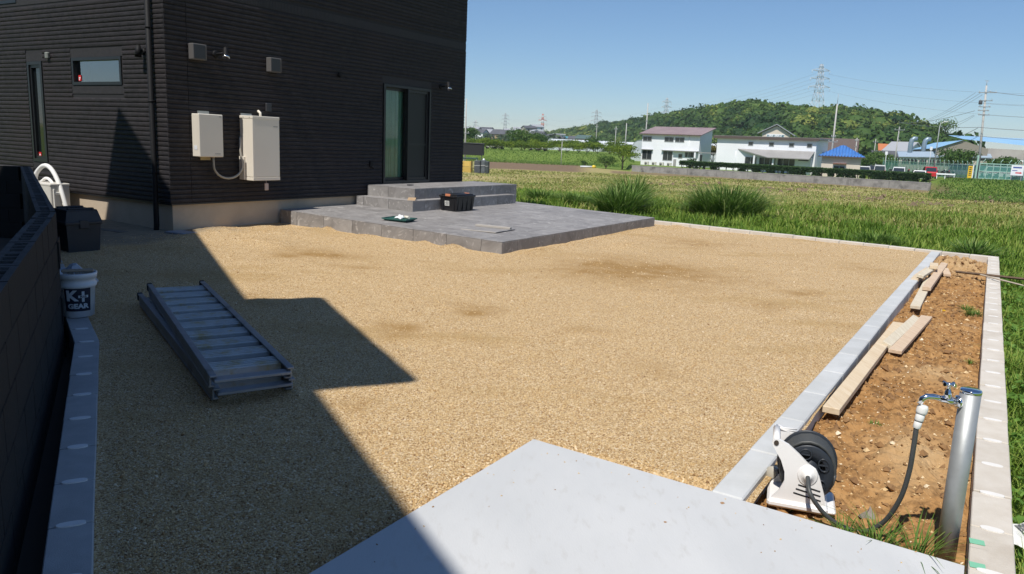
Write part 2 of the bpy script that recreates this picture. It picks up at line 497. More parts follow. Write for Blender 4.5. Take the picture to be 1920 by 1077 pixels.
def gid(i, j):
    if (i, j) not in keep:
        u, v = gu[i], gv[j]
        keep[(i, j)] = len(vs_)
        vs_.append(uvp(u, v, gravel_z(u, v)))
        p = vs_[-1]
        near_house = max(0., min(1., (v - 3.6 + .5 * noise.noise((u * 1.5, v * 1.5, 9))) / .5)) * (1. if u < -1.2 else 0.)
        soilA.append(near_house)
        w0, w1 = .35 * noise.noise((u * 1.7, v * 1.1, 3)), .35 * noise.noise((u * 1.3, v * 1.9, 6))
        dm = 0.0
        for a, b, su, sv, k_ in DAMP:
            q = ((p.x - a + w0) / su) ** 2 + ((p.y - b + w1) / sv) ** 2
            if q < 6: dm = max(dm, k_ * math.exp(-q))
        dampA.append(min(1.0, dm * (1.1 + .9 * noise.noise((u * 5, v * 5, 1)))))
    return keep[(i, j)]
fs_ = []
for i in range(len(gu) - 1):
    for j in range(len(gv) - 1):
        u, v = gu[i] + .027, gv[j] + .027
        if u > 6.05 + (v * .075) or (u > -1.9 and v > 4.42): continue
        if u > .1 and u < 5.55 and v > .12: continue
        p = uvp(u, v)
        if lk_side(p.x, p.y) < 0.06: continue
        if p.y < -5 : continue
        fs_.append((gid(i, j), gid(i + 1, j), gid(i + 1, j + 1), gid(i, j + 1)))
def gravel_mat(name, pebble=False):
    m_ = bpy.data.materials.new(name); m_.use_nodes = True
    t = m_.node_tree; N = t.nodes; L = t.links; b = N['Principled BSDF']; b.inputs['Roughness'].default_value = .85; b.inputs['Specular IOR Level'].default_value = .25
    g = N.new('ShaderNodeNewGeometry')
    r_ = N.new('ShaderNodeValToRGB'); r_.color_ramp.interpolation = 'LINEAR'
    el = [(.0, (.13, .06, .025)), (.16, (.33, .195, .085)), (.40, (.50, .338, .16)), (.66, (.59, .418, .212)), (.85, (.69, .525, .31)), (1., (.79, .69, .52))]
    e = r_.color_ramp.elements
    e[0].position, e[0].color = el[0][0], (*el[0][1], 1); e[1].position, e[1].color = el[-1][0], (*el[-1][1], 1)
    for p_, c_ in el[1:-1]:
        x = e.new(p_); x.color = (*c_, 1)
    if pebble:
        a = N.new('ShaderNodeAttribute'); a.attribute_name = 'tint'; L.new(a.outputs['Fac'], r_.inputs[0])
        L.new(r_.outputs[0], b.inputs['Base Color']); return m_
    vo = N.new('ShaderNodeTexVoronoi'); vo.inputs['Scale'].default_value = 180; vo.inputs['Randomness'].default_value = 1
    L.new(g.outputs['Position'], vo.inputs['Vector'])
    sp = N.new('ShaderNodeSeparateColor'); L.new(vo.outputs['Color'], sp.inputs[0])
    L.new(sp.outputs[0], r_.inputs[0])
    def nz(sc, lo, hi):
        n = N.new('ShaderNodeTexNoise'); n.inputs['Scale'].default_value = sc; n.inputs['Detail'].default_value = 5; n.inputs['Roughness'].default_value = .55
        mp = N.new('ShaderNodeMapping'); mp.inputs['Rotation'].default_value = (0, 0, R(-12)); mp.inputs['Scale'].default_value = (.55, 1.3, 1)
        L.new(g.outputs['Position'], mp.inputs[0]); L.new(mp.outputs[0], n.inputs['Vector'])
        q = N.new('ShaderNodeMapRange'); q.inputs[1].default_value = lo; q.inputs[2].default_value = hi; q.inputs[4].default_value = 1; L.new(n.outputs[0], q.inputs[0]); return q.outputs[0]
    def mix(f, a, c):
        x = N.new('ShaderNodeMix'); x.data_type = 'RGBA'; L.new(f, x.inputs[0])
        for i_, q in ((6, a), (7, c)):
            if isinstance(q, tuple): x.inputs[i_].default_value = (*q, 1)
            else: L.new(q, x.inputs[i_])
        return x.outputs[2]
    f1 = nz(.75, .53, .66)
    mm = N.new('ShaderNodeMath'); mm.operation = 'MULTIPLY'; mm.inputs[1].default_value = .5; L.new(f1, mm.inputs[0])
    sand = mix(nz(60, .3, .7), (.34, .215, .08), (.44, .29, .115))
    c = mix(mm.outputs[0], r_.outputs[0], sand)
    da = N.new('ShaderNodeAttribute'); da.attribute_name = 'damp'
    c = mix(da.outputs['Fac'], c, mix(nz(70, .3, .7), (.30, .175, .06), (.38, .235, .09)))
    a = N.new('ShaderNodeAttribute'); a.attribute_name = 'soil'
    earth = mix(nz(14, .35, .65), (.20, .165, .115), (.29, .24, .17))
    c = mix(a.outputs['Fac'], c, earth)
    L.new(c, b.inputs['Base Color'])
    bp = N.new('ShaderNodeBump'); bp.inputs['Strength'].default_value = .75; bp.inputs['Distance'].default_value = .005; bp.invert = True
    L.new(vo.outputs['Distance'], bp.inputs['Height']); L.new(bp.outputs[0], b.inputs['Normal'])
    return m_
me = np_mesh('gravel_yard', vs_, fs_, gravel_mat('yard_gravel'), smooth=True, attrs={'soil': soilA, 'damp': dampA})
gravel = put(me, 'gravel_yard'); tag(gravel, 'tan crushed gravel spread over the whole yard', 'gravel', kind='structure')

# loose stones lying on top of the gravel, denser towards the viewer and along edges
def pebbles(pts, sizes, name, mt, tint):
    n = len(pts)
    base = np.array([(1, 0, 0), (0, 1, 0), (-1, 0, 0), (0, -1, 0), (0, 0, .75), (0, 0, -.6)], float)
    tri = np.array([(0, 1, 4), (1, 2, 4), (2, 3, 4), (3, 0, 4), (1, 0, 5), (2, 1, 5), (3, 2, 5), (0, 3, 5)])
    sc = np.asarray(sizes)[:, None, None] * rng.uniform(.6, 1.25, (n, 6, 1))
    ang = rng.uniform(0, 6.28, n); c_, s_ = np.cos(ang), np.sin(ang)
    el = rng.uniform(.6, 1.1, n)
    V_ = base[None] * sc
    V_[:, :, 1] *= el[:, None]
    x = V_[:, :, 0] * c_[:, None] - V_[:, :, 1] * s_[:, None]; y = V_[:, :, 0] * s_[:, None] + V_[:, :, 1] * c_[:, None]
    tl = rng.normal(0, .35, (n, 1))
    V_ = np.stack([x, y, V_[:, :, 2] + x * tl], -1) + np.asarray(pts)[:, None, :]
    F_ = (np.arange(n) * 6)[:, None, None] + tri[None]
    return np_mesh(name, V_.reshape(-1, 3), F_.reshape(-1, 3), mt, tint=np.repeat(tint, 6))
pp = []; sz = []
cand = 0
while len(pp) < 60000 and cand < 400000:
    cand += 1
    y = 2.2 + 12.5 * random.random() ** 2.1
    x = random.uniform(-.62, .56) * y
    u, v = to_uv(x, y)
    if v < -4.68 or lk_side(x, y) < .22 or u > 5.9: continue
    if u < -5.60 and v < -3.74: continue
    if u > -.02 and v > -.02 and u < 5.68: continue
    if v > 4.3: continue
    pp.append((x, y, gravel_z(u, v) + .002)); sz.append((.0022 + .0045 * random.random() ** 2 + (.006 * random.random() if random.random() < .05 else 0)) * (1 + .04 * y))
for k in range(9000):                      # stones gathered along the slab edge and the deck
    if k % 2:
        t = random.random() * 7
        if k % 4 == 1: u, v = -5.60 + abs(random.gauss(0, .05)), -3.75 - t * .13
        else: u, v = -5.60 - t * .35, -3.745 + abs(random.gauss(0, .05))
    else:
        a, b, su, sv, h = random.choice(MOUNDS); u, v = random.gauss(a, su * .6), random.gauss(b, sv * .6)
        if u > -.02 and v > -.02: continue
    if v < -4.66: continue
    p = uvp(u, v)
    if lk_side(p.x, p.y) < .22: continue
    pp.append((p.x, p.y, gravel_z(u, v) + .003)); sz.append(.003 + .008 * random.random() ** 3)
ps = put(pebbles(np.array(pp), np.array(sz), 'loose_gravel', gravel_mat('loose_gravel', True), rng.beta(2.2, 1.7, len(pp))), 'loose_gravel')
tag(ps, 'loose tan stones lying on the gravel yard', 'gravel', kind='stuff')

# ================================================================== CONCRETE SLAB
CONC = mat('slab_concrete', (.50, .51, .515), (.575, .58, .58), scale=.9, rough=.75, bump=.07, bscale=90, c3=(.475, .47, .455), s3=14, lo3=.56, hi3=.78, detail=9, stretch=((1.6, .6, 1), YA))
b = MB()
b.prism([(-16, -5.66), (-5.705, -5.66), (-5.605, -3.756), (-5.61, -3.75), (-16, -3.75)], -.14, .060)
slab = b.build('concrete_slab', CONC, None, D0, (0, 0, YA)); tag(slab, 'pale concrete parking slab with a clean corner', 'slab', kind='structure')

pp = []; sz = []
for k in range(60):
    e_ = random.random()
    u, v = (-5.66 - abs(random.gauss(0, .25)), random.uniform(-5.5, -3.8)) if e_ < .4 else ((random.uniform(-8, -5.7), -3.77 - abs(random.gauss(0, .25))) if e_ < .85 else (random.uniform(-8, -5.8), random.uniform(-5.4, -3.9)))
    pp.append(uvp(u, v, .0615)); sz.append(random.uniform(.0025, .0055))
tag(put(pebbles(np.array(pp), np.array(sz), 'stray_gravel', gravel_mat('stray_gravel', True), rng.random(len(pp))), 'stray_gravel'), 'stray bits of gravel kicked onto the slab', 'gravel', kind='stuff')
b = MB()
for (u, v, r_) in ((-6.55, -4.86, .010), (-6.53, -4.88, .006), (-6.05, -4.62, .007), (-5.74, -4.76, .011), (-7.1, -4.3, .006), (-6.3, -5.2, .006)):
    P = [(u + r_ * random.uniform(.7, 1.2) * math.cos(k * .63), v + r_ * random.uniform(.7, 1.2) * math.sin(k * .63)) for k in range(10)]
    b.add([(x, y, .0606) for x, y in P], [list(range(10))])
b.build('mud_spots', mat('mud_spot', (.36, .22, .12), rough=.95), slab)
# ================================================================== KERBS OF CONCRETE BLOCK
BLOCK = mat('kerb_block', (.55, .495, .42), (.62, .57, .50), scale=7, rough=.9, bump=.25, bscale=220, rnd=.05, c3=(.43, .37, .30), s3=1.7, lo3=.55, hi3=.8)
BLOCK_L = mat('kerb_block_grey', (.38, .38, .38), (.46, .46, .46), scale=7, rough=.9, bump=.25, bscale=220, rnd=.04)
MORT = mat('kerb_mortar', (.68, .66, .62), (.74, .72, .69), scale=12, rough=.85)
KERB = mat('plain_kerb', (.47, .48, .475), (.54, .55, .55), scale=5, rough=.88, bump=.2, bscale=200, rnd=.05, c3=(.40, .39, .36), s3=2.5, lo3=.58, hi3=.8)
SEAL = mat('kerb_joint', (.33, .32, .30), rough=.95)
blk = MB().cbox(-.1955, .1955, -.075, .075, -.19, 0, .004).mesh('block', BLOCK)
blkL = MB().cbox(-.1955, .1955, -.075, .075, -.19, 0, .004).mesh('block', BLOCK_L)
def oval_mesh(m_):
    b = MB(); n = 20; P = []
    for k in range(n):
        a = 2 * math.pi * k / n
        P.append((.021 * math.copysign(abs(math.cos(a)) ** .8, math.cos(a)), .048 * math.copysign(abs(math.sin(a)) ** .75, math.sin(a))))
    b.prism(P, -.02, .0025)
    return b.mesh('mortar_fill', m_)
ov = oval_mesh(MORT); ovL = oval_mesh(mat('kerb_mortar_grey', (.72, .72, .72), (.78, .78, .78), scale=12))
seal = MB().box(-.008, .008, -.0735, .0735, -.19, -.009).mesh('joint', SEAL)
def block_run(parent, p0, p1, bm, om, first=0.0):
    d = (p1 - p0); n = int(d.length / .4 + .5); ang = math.atan2(d.y, d.x); dz = d.z
    st = d.normalized() * .4
    for k in range(n):
        c = p0 + st * (k + .5) - parent.location
        put(bm, 'block', parent, (c.x + random.gauss(0, .0008), c.y + random.gauss(0, .0008), c.z + random.gauss(0, .0012)), (0, 0, ang + random.gauss(0, .002)))
        e = p0 + st * (k + 1) - parent.location
        put(seal, 'joint', parent, (e.x, e.y, e.z), (0, 0, ang))
        if om: put(om, 'mortar_fill', parent, (e.x, e.y, e.z + .001), (0, 0, ang), (random.uniform(.85, 1.1), random.uniform(.85, 1.05), 1))
k = thing('block_kerb', 'long pale block kerb with white mortar ovals on the right edge of the yard', 'kerb', uvp(-8, -5.745, .07))
block_run(k, uvp(-8.93, -5.745, .07), uvp(5.47, -5.745, .07), blk, ov)
for (uu, vv_) in ((-5.70, -5.70), (-5.49, -5.695)):
    put(MB().box(-.022, .022, -.026, .026, 0, .0012).mesh('green_tape', mat('green_tape', (.20, .50, .33), rough=.6)), 'green_tape', k, uvp(uu, vv_, .0712) - k.location, (0, 0, YA + .1))
k = thing('back_kerb', 'thin pale block kerb between the gravel and the tall grass', 'kerb', uvp(5.62, -5.745, .07))
block_run(k, uvp(5.545, -5.82, .068), uvp(6.42, 4.3, .13), blk, None)
k = thing('grey_kerb', 'low grey kerb between the gravel and the bare soil bed', 'kerb', uvp(-5.66, -4.76, .065))
kb = MB().cbox(-.2955, .2955, -.07, .07, -.19, 0, .007).mesh('kerb_stone', KERB)
d = (uvp(5.42, -4.93, .066) - uvp(-5.66, -4.755, .066)); ang = math.atan2(d.y, d.x); st = d.normalized() * .6
for i in range(19):
    c = uvp(-5.66, -4.755, .066) + st * (i + .5) - k.location
    put(kb, 'kerb_stone', k, (c.x, c.y, c.z + random.gauss(0, .001)), (0, 0, ang + random.gauss(0, .0015)))
    e = uvp(-5.66, -4.755, .066) + st * (i + 1) - k.location
    put(seal, 'joint', k, (e.x, e.y, e.z + .001), (0, 0, ang), (.7, .93, 1))
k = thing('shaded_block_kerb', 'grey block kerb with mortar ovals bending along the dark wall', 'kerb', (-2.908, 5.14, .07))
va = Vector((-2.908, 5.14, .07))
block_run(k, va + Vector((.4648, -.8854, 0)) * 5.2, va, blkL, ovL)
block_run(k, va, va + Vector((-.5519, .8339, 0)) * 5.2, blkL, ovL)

# ================================================================== SOIL BED
def bed_z(u, v):
    z = -.060 + .030 * noise.noise((u * 2.2, v * 2.2, 0)) + .032 * noise.noise((u * 5, v * 5, 1)) + .040 * abs(noise.noise((u * 11, v * 11, 2))) + .022 * abs(noise.noise((u * 27, v * 27, 2)))
    for a, b, s_, h in ((4.2, -5.35, .75, .11), (4.9, -5.2, .5, .06), (-4.35, -5.42, .32, .055), (-2.4, -5.35, .3, .03), (2.9, -5.5, .4, .03)):
        q = ((u - a) / s_) ** 2 + ((v - b) / (s_ * .6)) ** 2
        if q < 8: z += h * math.exp(-q) * (1 + .9 * noise.noise((u * 11, v * 11, 5)))
    return z
bu = np.concatenate([np.arange(-5.74, -2.6, .016), np.arange(-2.6, 5.56, .028)]); bv = np.arange(-5.68, -4.80, .017)
vs_ = []; so = []
for u in bu:
    for v in bv:
        vs_.append(uvp(u, v, bed_z(u, v)))
        s0 = max(math.exp(-(((u - 4.2) / .95) ** 2 + ((v + 5.35) / .5) ** 2)), .95 * math.exp(-(((u + 4.35) / .42) ** 2 + ((v + 5.42) / .22) ** 2)), .8 * math.exp(-(((u + 2.4) / .3) ** 2 + ((v + 5.4) / .2) ** 2)), .9 if u < -5.62 and v < -5.5 else 0)
        so.append(s0)
nb = len(bv)
fs_ = [(i * nb + j, (i + 1) * nb + j, (i + 1) * nb + j + 1, i * nb + j + 1) for i in range(len(bu) - 1) for j in range(nb - 1)]
def bed_mat():
    m_ = bpy.data.materials.new('bed_soil'); m_.use_nodes = True
    t = m_.node_tree; N = t.nodes; L = t.links; b = N['Principled BSDF']; b.inputs['Roughness'].default_value = .95; b.inputs['Specular IOR Level'].default_value = .1
    g = N.new('ShaderNodeNewGeometry')
    def nz(sc, lo, hi, det=6):
        n = N.new('ShaderNodeTexNoise'); n.inputs['Scale'].default_value = sc; n.inputs['Detail'].default_value = det; n.inputs['Roughness'].default_value = .65
        L.new(g.outputs['Position'], n.inputs['Vector'])
        r_ = N.new('ShaderNodeMapRange'); r_.inputs[1].default_value = lo; r_.inputs[2].default_value = hi; L.new(n.outputs[0], r_.inputs[0]); return r_.outputs[0]
    def mix(f, a, c):
        x = N.new('ShaderNodeMix'); x.data_type = 'RGBA'; L.new(f, x.inputs[0])
        for i_, q in ((6, a), (7, c)):
            if isinstance(q, tuple): x.inputs[i_].default_value = (*q, 1)
            else: L.new(q, x.inputs[i_])
        return x.outputs[2]
    c = mix(nz(3.5, .35, .65), (.32, .165, .06), (.43, .25, .105))
    c = mix(nz(17, .46, .66), c, (.17, .088, .034))
    c = mix(nz(1.7, .62, .74), c, (.33, .26, .18))
    a = N.new('ShaderNodeAttribute'); a.attribute_name = 'pale'
    c = mix(a.outputs['Fac'], c, mix(nz(9, .35, .7), (.50, .345, .185), (.40, .255, .12)))
    L.new(c, b.inputs['Base Color'])
    n = N.new('ShaderNodeTexNoise'); n.inputs['Scale'].default_value = 55; n.inputs['Detail'].default_value = 8; L.new(g.outputs['Position'], n.inputs['Vector'])
    bp = N.new('ShaderNodeBump'); bp.inputs['Strength'].default_value = .7; bp.inputs['Distance'].default_value = .012; L.new(n.outputs[0], bp.inputs['Height']); L.new(bp.outputs[0], b.inputs['Normal'])
    return m_
bed = put(np_mesh('soil_bed', vs_, fs_, bed_mat(), smooth=False, attrs={'pale': so}), 'soil_bed'); tag(bed, 'strip of bare orange brown soil beside the kerb', 'soil bed', kind='structure')
pp = []; sz = []; tn = []
for k in range(3600):
    u, v = random.uniform(-5.68, 5.4), random.uniform(-5.66, -4.88)
    p = uvp(u, v, bed_z(u, v) + .002); pp.append(p); r_ = random.random()
    sz.append(.004 + .007 * r_ ** 3 + (.014 if r_ > .985 else 0)); tn.append(random.uniform(.35, 1))
ps = put(pebbles(np.array(pp), np.array(sz), 'soil_stones', gravel_mat('soil_stone', True), np.array(tn)), 'soil_stones'); tag(ps, 'small pale stones and clods in the soil bed', 'stones', kind='stuff')
pp = []; sz = []
for k in range(2600):
    u, v = random.uniform(-5.68, 5.4), random.uniform(-5.66, -4.86)
    pp.append(uvp(u, v, bed_z(u, v) + .003)); sz.append(.006 + .034 * random.random() ** 5)
ps = put(pebbles(np.array(pp), np.array(sz), 'soil_clods', mat('soil_clod', (.30, .17, .07), (.19, .10, .042), scale=6, rough=.95), np.array([.5] * 2600)), 'soil_clods'); tag(ps, 'crumbled brown clods on the soil bed', 'soil', kind='stuff')

# ================================================================== DARK HOUSE
W = 4.35; UC = -1.968; UR = 5.2
SID = mat('dark_siding', (.023, .0215, .023), (.037, .0335, .0355), scale=11, rough=.62, bump=.9, bscale=38, rnd=.10, spec=.15, c3=(.036, .030, .031), s3=.9, lo3=.48, hi3=.7)
SIDP = mat('dark_siding_trim', (.026, .024, .026), (.034, .031, .033), scale=20, rough=.7, bump=.3, bscale=90)
BODY = mat('house_sheathing', (.018, .017, .019), rough=.8)
FOUND = mat('foundation_render', (.45, .365, .27), (.50, .415, .315), scale=2.2, rough=.9, bump=.2, bscale=120, c3=(.34, .28, .215), s3=1.2, lo3=.55, hi3=.8)
BLACK = mat('black_frame', (.012, .012, .014), rough=.4)
PIPEB = mat('black_downpipe', (.008, .008, .009), rough=.65, spec=.25)
GLASS_D = mat('dark_glass', (.010, .013, .014), rough=.03, spec=1.0)
house = thing('house', 'two storey house clad in black horizontal siding beside the tiled terrace', 'house', D0, YA)
LEN_L = 8.2; TOP = 6.4
DOOR = (2.555, 4.0, .665, 2.53)
WIN = (5.398, 6.676, 2.13, 2.535); SLIT = (7.53, 7.965, .91, 2.5); UPW = (8.16, 9.6, 3.42, 4.6)
BELT = (3.43, 3.565)
# load-bearing shell behind the siding
fw = holed_wall(UC + .02, UR, .46, TOP, [DOOR], .16)
fw.build('front_wall', BODY, house, (0, W + .012, 0))
def lx(h): return (4.37 + LEN_L - h[1] - .0, 4.37 + LEN_L - h[0], h[2], h[3])
lw = holed_wall(0, LEN_L, .46, TOP, [lx(h) for h in (WIN, SLIT, UPW)], .16)
lw.build('side_wall', BODY, house, (UC + .012, W + .02 + LEN_L, 0), (0, 0, R(-90)))
b = MB(); b.box(UR - .16, UR, W + .18, W + LEN_L, .1, TOP); b.box(UC + .02, UR, W + LEN_L + .03, W + LEN_L + .18, .1, TOP)
b.build('rear_walls', BODY, house)
b = MB(); b.box(UC - .25, UR + .25, W - .25, W + LEN_L + .4, TOP, TOP + .22)
b.build('roof', mat('roof_dark', (.03, .03, .033), rough=.5), house)
b = MB(); b.box(UC + .2, UR - .2, W + .2, W + LEN_L, .50, .62); b.build('floor', mat('room_floor', (.16, .11, .07), rough=.6), house)
b = MB(); b.box(UC + .2, UR - .2, W + .2, W + LEN_L, 2.75, 2.85); b.build('room_ceiling', mat('room_white', (.55, .54, .5), rough=.9), house)
b = MB(); b.box(UC + .3, UR - .3, W + 3.4, W + 3.5, .62, 2.75); b.box(1.2, 1.3, W + .4, W + 3.3, .62, 2.75)
b.build('inner_wall', MATS['room_white'], house)
# siding: every course its own board, cut at the openings
CH = 1 / 15.0
prof = [(0, 0), (.007, .003), (.0125, .016), (.014, .034), (.012, .052), (.006, .061), (0, .063)]
def course_mesh():
    bm = MB(); n = len(prof)
    vs_ = [(0, -o, z) for o, z in prof] + [(1, -o, z) for o, z in prof]
    fs = [(i, n + i, n + i + 1, i + 1) for i in range(n - 1)]
    fs += [list(range(n)), list(range(2 * n - 1, n - 1, -1))]
    bm.add(vs_, fs); return bm.mesh('siding_board', SID)
cm = course_mesh()
def lay_courses(a0, a1, z0, z1, holes, place):
    z = z0
    while z < z1 - .02:
        segs = [(a0, a1)]
        for h in holes:
            if z + CH - .008 > h[2] and z + .008 < h[3]:
                new = []
                for s0, s1 in segs:
                    if h[1] <= s0 or h[0] >= s1: new.append((s0, s1)); continue
                    if h[0] > s0: new.append((s0, h[0]))
                    if h[1] < s1: new.append((h[1], s1))
                segs = new
        for s0, s1 in segs:
            if s1 - s0 > .03: place(s0, s1, z)
        z += CH
trim = lambda h, dz=.13: (h[0] - .03, h[1] + .03, h[2] - dz, h[3] + dz)
fh = [(DOOR[0] - .03, DOOR[1] + .03, 0, DOOR[3] + .14), (UC, UR, BELT[0], BELT[1])]
# panels butt at a sealed joint 0.3 m in from the corner
lay_courses(UC - .013, UC + .33, .48, 5.0, [(-9, 9, BELT[0], BELT[1])], lambda s0, s1, z: put(cm, 'siding_board', house, (s0, W + .012, z), (0, 0, 0), (s1 - s0, 1, 1)))
lay_courses(UC + .338, UR, .48, 5.0, fh, lambda s0, s1, z: put(cm, 'siding_board', house, (s0, W + .012, z), (0, 0, 0), (s1 - s0, 1, 1)))
lh = [trim(WIN), (SLIT[0] - .03, SLIT[1] + .03, SLIT[2] - .12, SLIT[3] + .13), (-9, 20, BELT[0] - .06, BELT[1]), (UPW[0] - .03, 20, BELT[0], 5)]
lay_courses(W + .012, W + LEN_L, .48, 5.0, lh, lambda s0, s1, z: put(cm, 'siding_board', house, (UC + .012, s1, z), (0, 0, R(-90)), (s1 - s0, 1, 1)))
# fluted trim panels over and under the openings and the belt course
def flutes(x0, x1, z0, z1, name, loc, rot, pitch=.03):
    b = MB(); n = max(2, int((x1 - x0) / pitch)); st = (x1 - x0) / n
    for i in range(n):
        b.add([(x0 + i * st, 0, z0), (x0 + i * st + .004, -.009, z0), (x0 + (i + 1) * st - .004, -.009, z0), (x0 + (i + 1) * st, 0, z0),
               (x0 + i * st, 0, z1), (x0 + i * st + .004, -.009, z1), (x0 + (i + 1) * st - .004, -.009, z1), (x0 + (i + 1) * st, 0, z1)],
              [(0, 1, 5, 4), (1, 2, 6, 5), (2, 3, 7, 6), (4, 5, 6, 7), (3, 2, 1, 0)])
    return b.build(name, SIDP, house, loc, rot)
flutes(UC, UR, BELT[0] + .003, BELT[1] - .003, 'belt_course', (0, W + .012, 0), (0, 0, 0))
flutes(DOOR[0] - .028, DOOR[1] + .028, DOOR[3] + .002, DOOR[3] + .138, 'lintel_panel', (0, W + .012, 0), (0, 0, 0))
Lr = (0, 0, R(-90))
flutes(0, LEN_L, BELT[0] - .057, BELT[1] - .003, 'belt_course', (UC + .012, W + .012 + LEN_L, 0), Lr)
for h, lo, hi in ((WIN, .128, .128), (SLIT, .118, .128)):
    flutes(-h[1] - .028, -h[0] + .028, h[3] + .002, h[3] + hi, 'lintel_panel', (UC + .012, 0, 0), Lr)
    flutes(-h[1] - .028, -h[0] + .028, h[2] - lo, h[2] - .002, 'sill_panel', (UC + .012, 0, 0), Lr)
# foundation, set back under a drip edge
b = MB(); b.box(UC + .045, UR - .05, W + .05, W + .17, -.2, .462); b.box(UC + .045, UC + .17, W + .17, W + LEN_L, -.2, .462)
b.build('foundation', FOUND, house)
b = MB(); b.box(UC - .004, UR, W - .004, W + .05, .455, .476); b.box(UC - .004, UC + .045, W + .05, W + LEN_L, .455, .476)
b.build('drip_edge', BLACK, house)
# windows on the side wall
def frame(x0, x1, z0, z1, fwid, y0, y1):
    b = MB()
    b.box(x0, x1, y0, y1, z0, z0 + fwid); b.box(x0, x1, y0, y1, z1 - fwid, z1)
    b.box(x0, x0 + fwid, y0, y1, z0 + fwid, z1 - fwid); b.box(x1 - fwid, x1, y0, y1, z0 + fwid, z1 - fwid)
    return b
RED = mat('red_sticker', (.65, .03, .03), rough=.5); WHITE = mat('white_print', (.8, .8, .8), rough=.6)
WGL = glassmat('window_glass', (.62, .70, .68), .30)
for h, nm, fwid in ((WIN, 'window', .045), (SLIT, 'slit_window', .05), (UPW, 'upper_window', .05)):
    x0, x1 = -h[1], -h[0]
    w = frame(x0 + .001, x1 - .001, h[2] + .001, h[3] - .001, fwid, -.02, .09).build(nm, BLACK, house, (UC + .012, 0, 0), Lr)
    b = MB(); b.add([(x0 + fwid, .038, h[2] + fwid), (x1 - fwid, .038, h[2] + fwid), (x1 - fwid, .038, h[3] - fwid), (x0 + fwid, .038, h[3] - fwid)], [(0, 1, 2, 3)]); b.build('pane', WGL if nm != 'slit_window' else GLASS_D, w)
    if nm == 'slit_window':
        frame(x0 + fwid, x1 - fwid, h[2] + fwid, h[3] - fwid, .045, .0, .034).build('sash', BLACK, w)
    if nm != 'upper_window':
        b = MB(); b.box(x0 + fwid + .045, x0 + fwid + .115, .030, .0335, h[2] + fwid + .02, h[2] + fwid + .105); s_ = b.build('sticker', RED, w)
        b = MB(); b.box(x0 + fwid + .06, x0 + fwid + .10, .028, .0298, h[2] + fwid + .055, h[2] + fwid + .075); b.box(x0 + fwid + .06, x0 + fwid + .08, .028, .0298, h[2] + fwid + .03, h[2] + fwid + .048)
        b.build('sticker_print', WHITE, w)
    else:
        b = MB(); b.box(x0 + .62, x0 + .67, .0, .06, h[2] + fwid, h[3] - fwid); b.build('mullion', BLACK, w)
b = MB(); b.box(WIN[0] - .4, WIN[0] - .38, 0, .4, 0, .4)
# pale green blind and dark furniture seen through the wide window
b = MB(); b.box(UC + .7, UC + .74, 6.2, 7.4, 1.2, 2.7); b.build('green_blind', mat('green_blind', (.22, .30, .22), rough=.9), house)
# sliding door: frame, two leaves, screen, curtain
dr = frame(DOOR[0] + .002, DOOR[1] - .002, DOOR[2] + .001, DOOR[3] - .002, .05, -.03, .13).build('sliding_door', BLACK, house, (0, W + .012, 0))
mid = (DOOR[0] + DOOR[1]) / 2
lf = frame(DOOR[0] + .052, mid + .04, DOOR[2] + .052, DOOR[3] - .052, .055, .06, .10).build('glazed_leaf', BLACK, dr)
b = MB(); b.add([(DOOR[0] + .105, .08, DOOR[2] + .105), (mid - .012, .08, DOOR[2] + .105), (mid - .012, .08, DOOR[3] - .105), (DOOR[0] + .105, .08, DOOR[3] - .105)], [(0, 1, 2, 3)]); b.build('pane', glassmat('door_glass', (.62, .80, .72), .03), dr)
rf = frame(mid - .01, DOOR[1] - .052, DOOR[2] + .052, DOOR[3] - .052, .055, .005, .05).build('screen_leaf', BLACK, dr)
b = MB(); b.box(mid + .04, DOOR[1] - .105, .028, .031, DOOR[2] + .105, DOOR[3] - .105); b.build('insect_screen', mat('insect_screen', (.016, .018, .017), rough=.5, spec=.4), dr)
b = MB(); b.box(mid + .04, DOOR[1] - .105, .012, .036, DOOR[2] + .74, DOOR[2] + .775); b.build('mid_rail', BLACK, dr)
b = MB(); b.box(mid - .03, mid + .005, -.045, .02, DOOR[2] + .05, DOOR[3] - .05); b.build('meeting_stile', mat('dark_bronze', (.03, .03, .033), rough=.35, metal=.6), dr)
b = MB(); pv = []; nx = 70
for i in range(nx + 1):
    x = DOOR[0] + .06 + (mid - DOOR[0] - .0) * i / nx
    y = .15 + .03 * math.sin(i * .62) + .012 * math.sin(i * 1.7 + 1)
    pv.append((x, y))
vs_ = [(x, y, DOOR[2] + .03) for x, y in pv] + [(x, y * 1.0, DOOR[3] - .08) for x, y in pv]
b.add(vs_, [(i, i + 1, nx + 2 + i, nx + 1 + i) for i in range(nx)], True)
b.build('curtain', mat('curtain', (.50, .62, .57), (.42, .54, .50), scale=8, rough=.9), dr)
b = MB(); b.box(DOOR[0] - .2, DOOR[0] + .52, -.055, .0, DOOR[2] - .03, DOOR[2] - .004); b.build('door_sill', mat('sill_metal', (.13, .13, .135), rough=.45, metal=.5), dr)
b = MB(); b.box(DOOR[1] - .35, DOOR[1] + .4, -.05, .0, DOOR[2] - .03, DOOR[2] - .006); b.build('threshold_strip', MATS['sill_metal'], dr)
# downpipe with brackets and shoe
v0 = 4.64
b = MB(); b.tube([(UC - .055, v0, 5.3), (UC - .055, v0, .16), (UC - .065, v0, .06)], .038, 14); dp = b.build('downpipe', PIPEB, house)
for z in (.9, 1.9, 2.9, 3.9):
    b = MB(); b.lathe([(.043, -.014), (.043, .014)], 14, Matrix.Translation((UC - .055, v0, z))); b.box(UC - .03, UC + .01, v0 - .012, v0 + .012, z - .01, z + .01); b.build('bracket', PIPEB, dp)
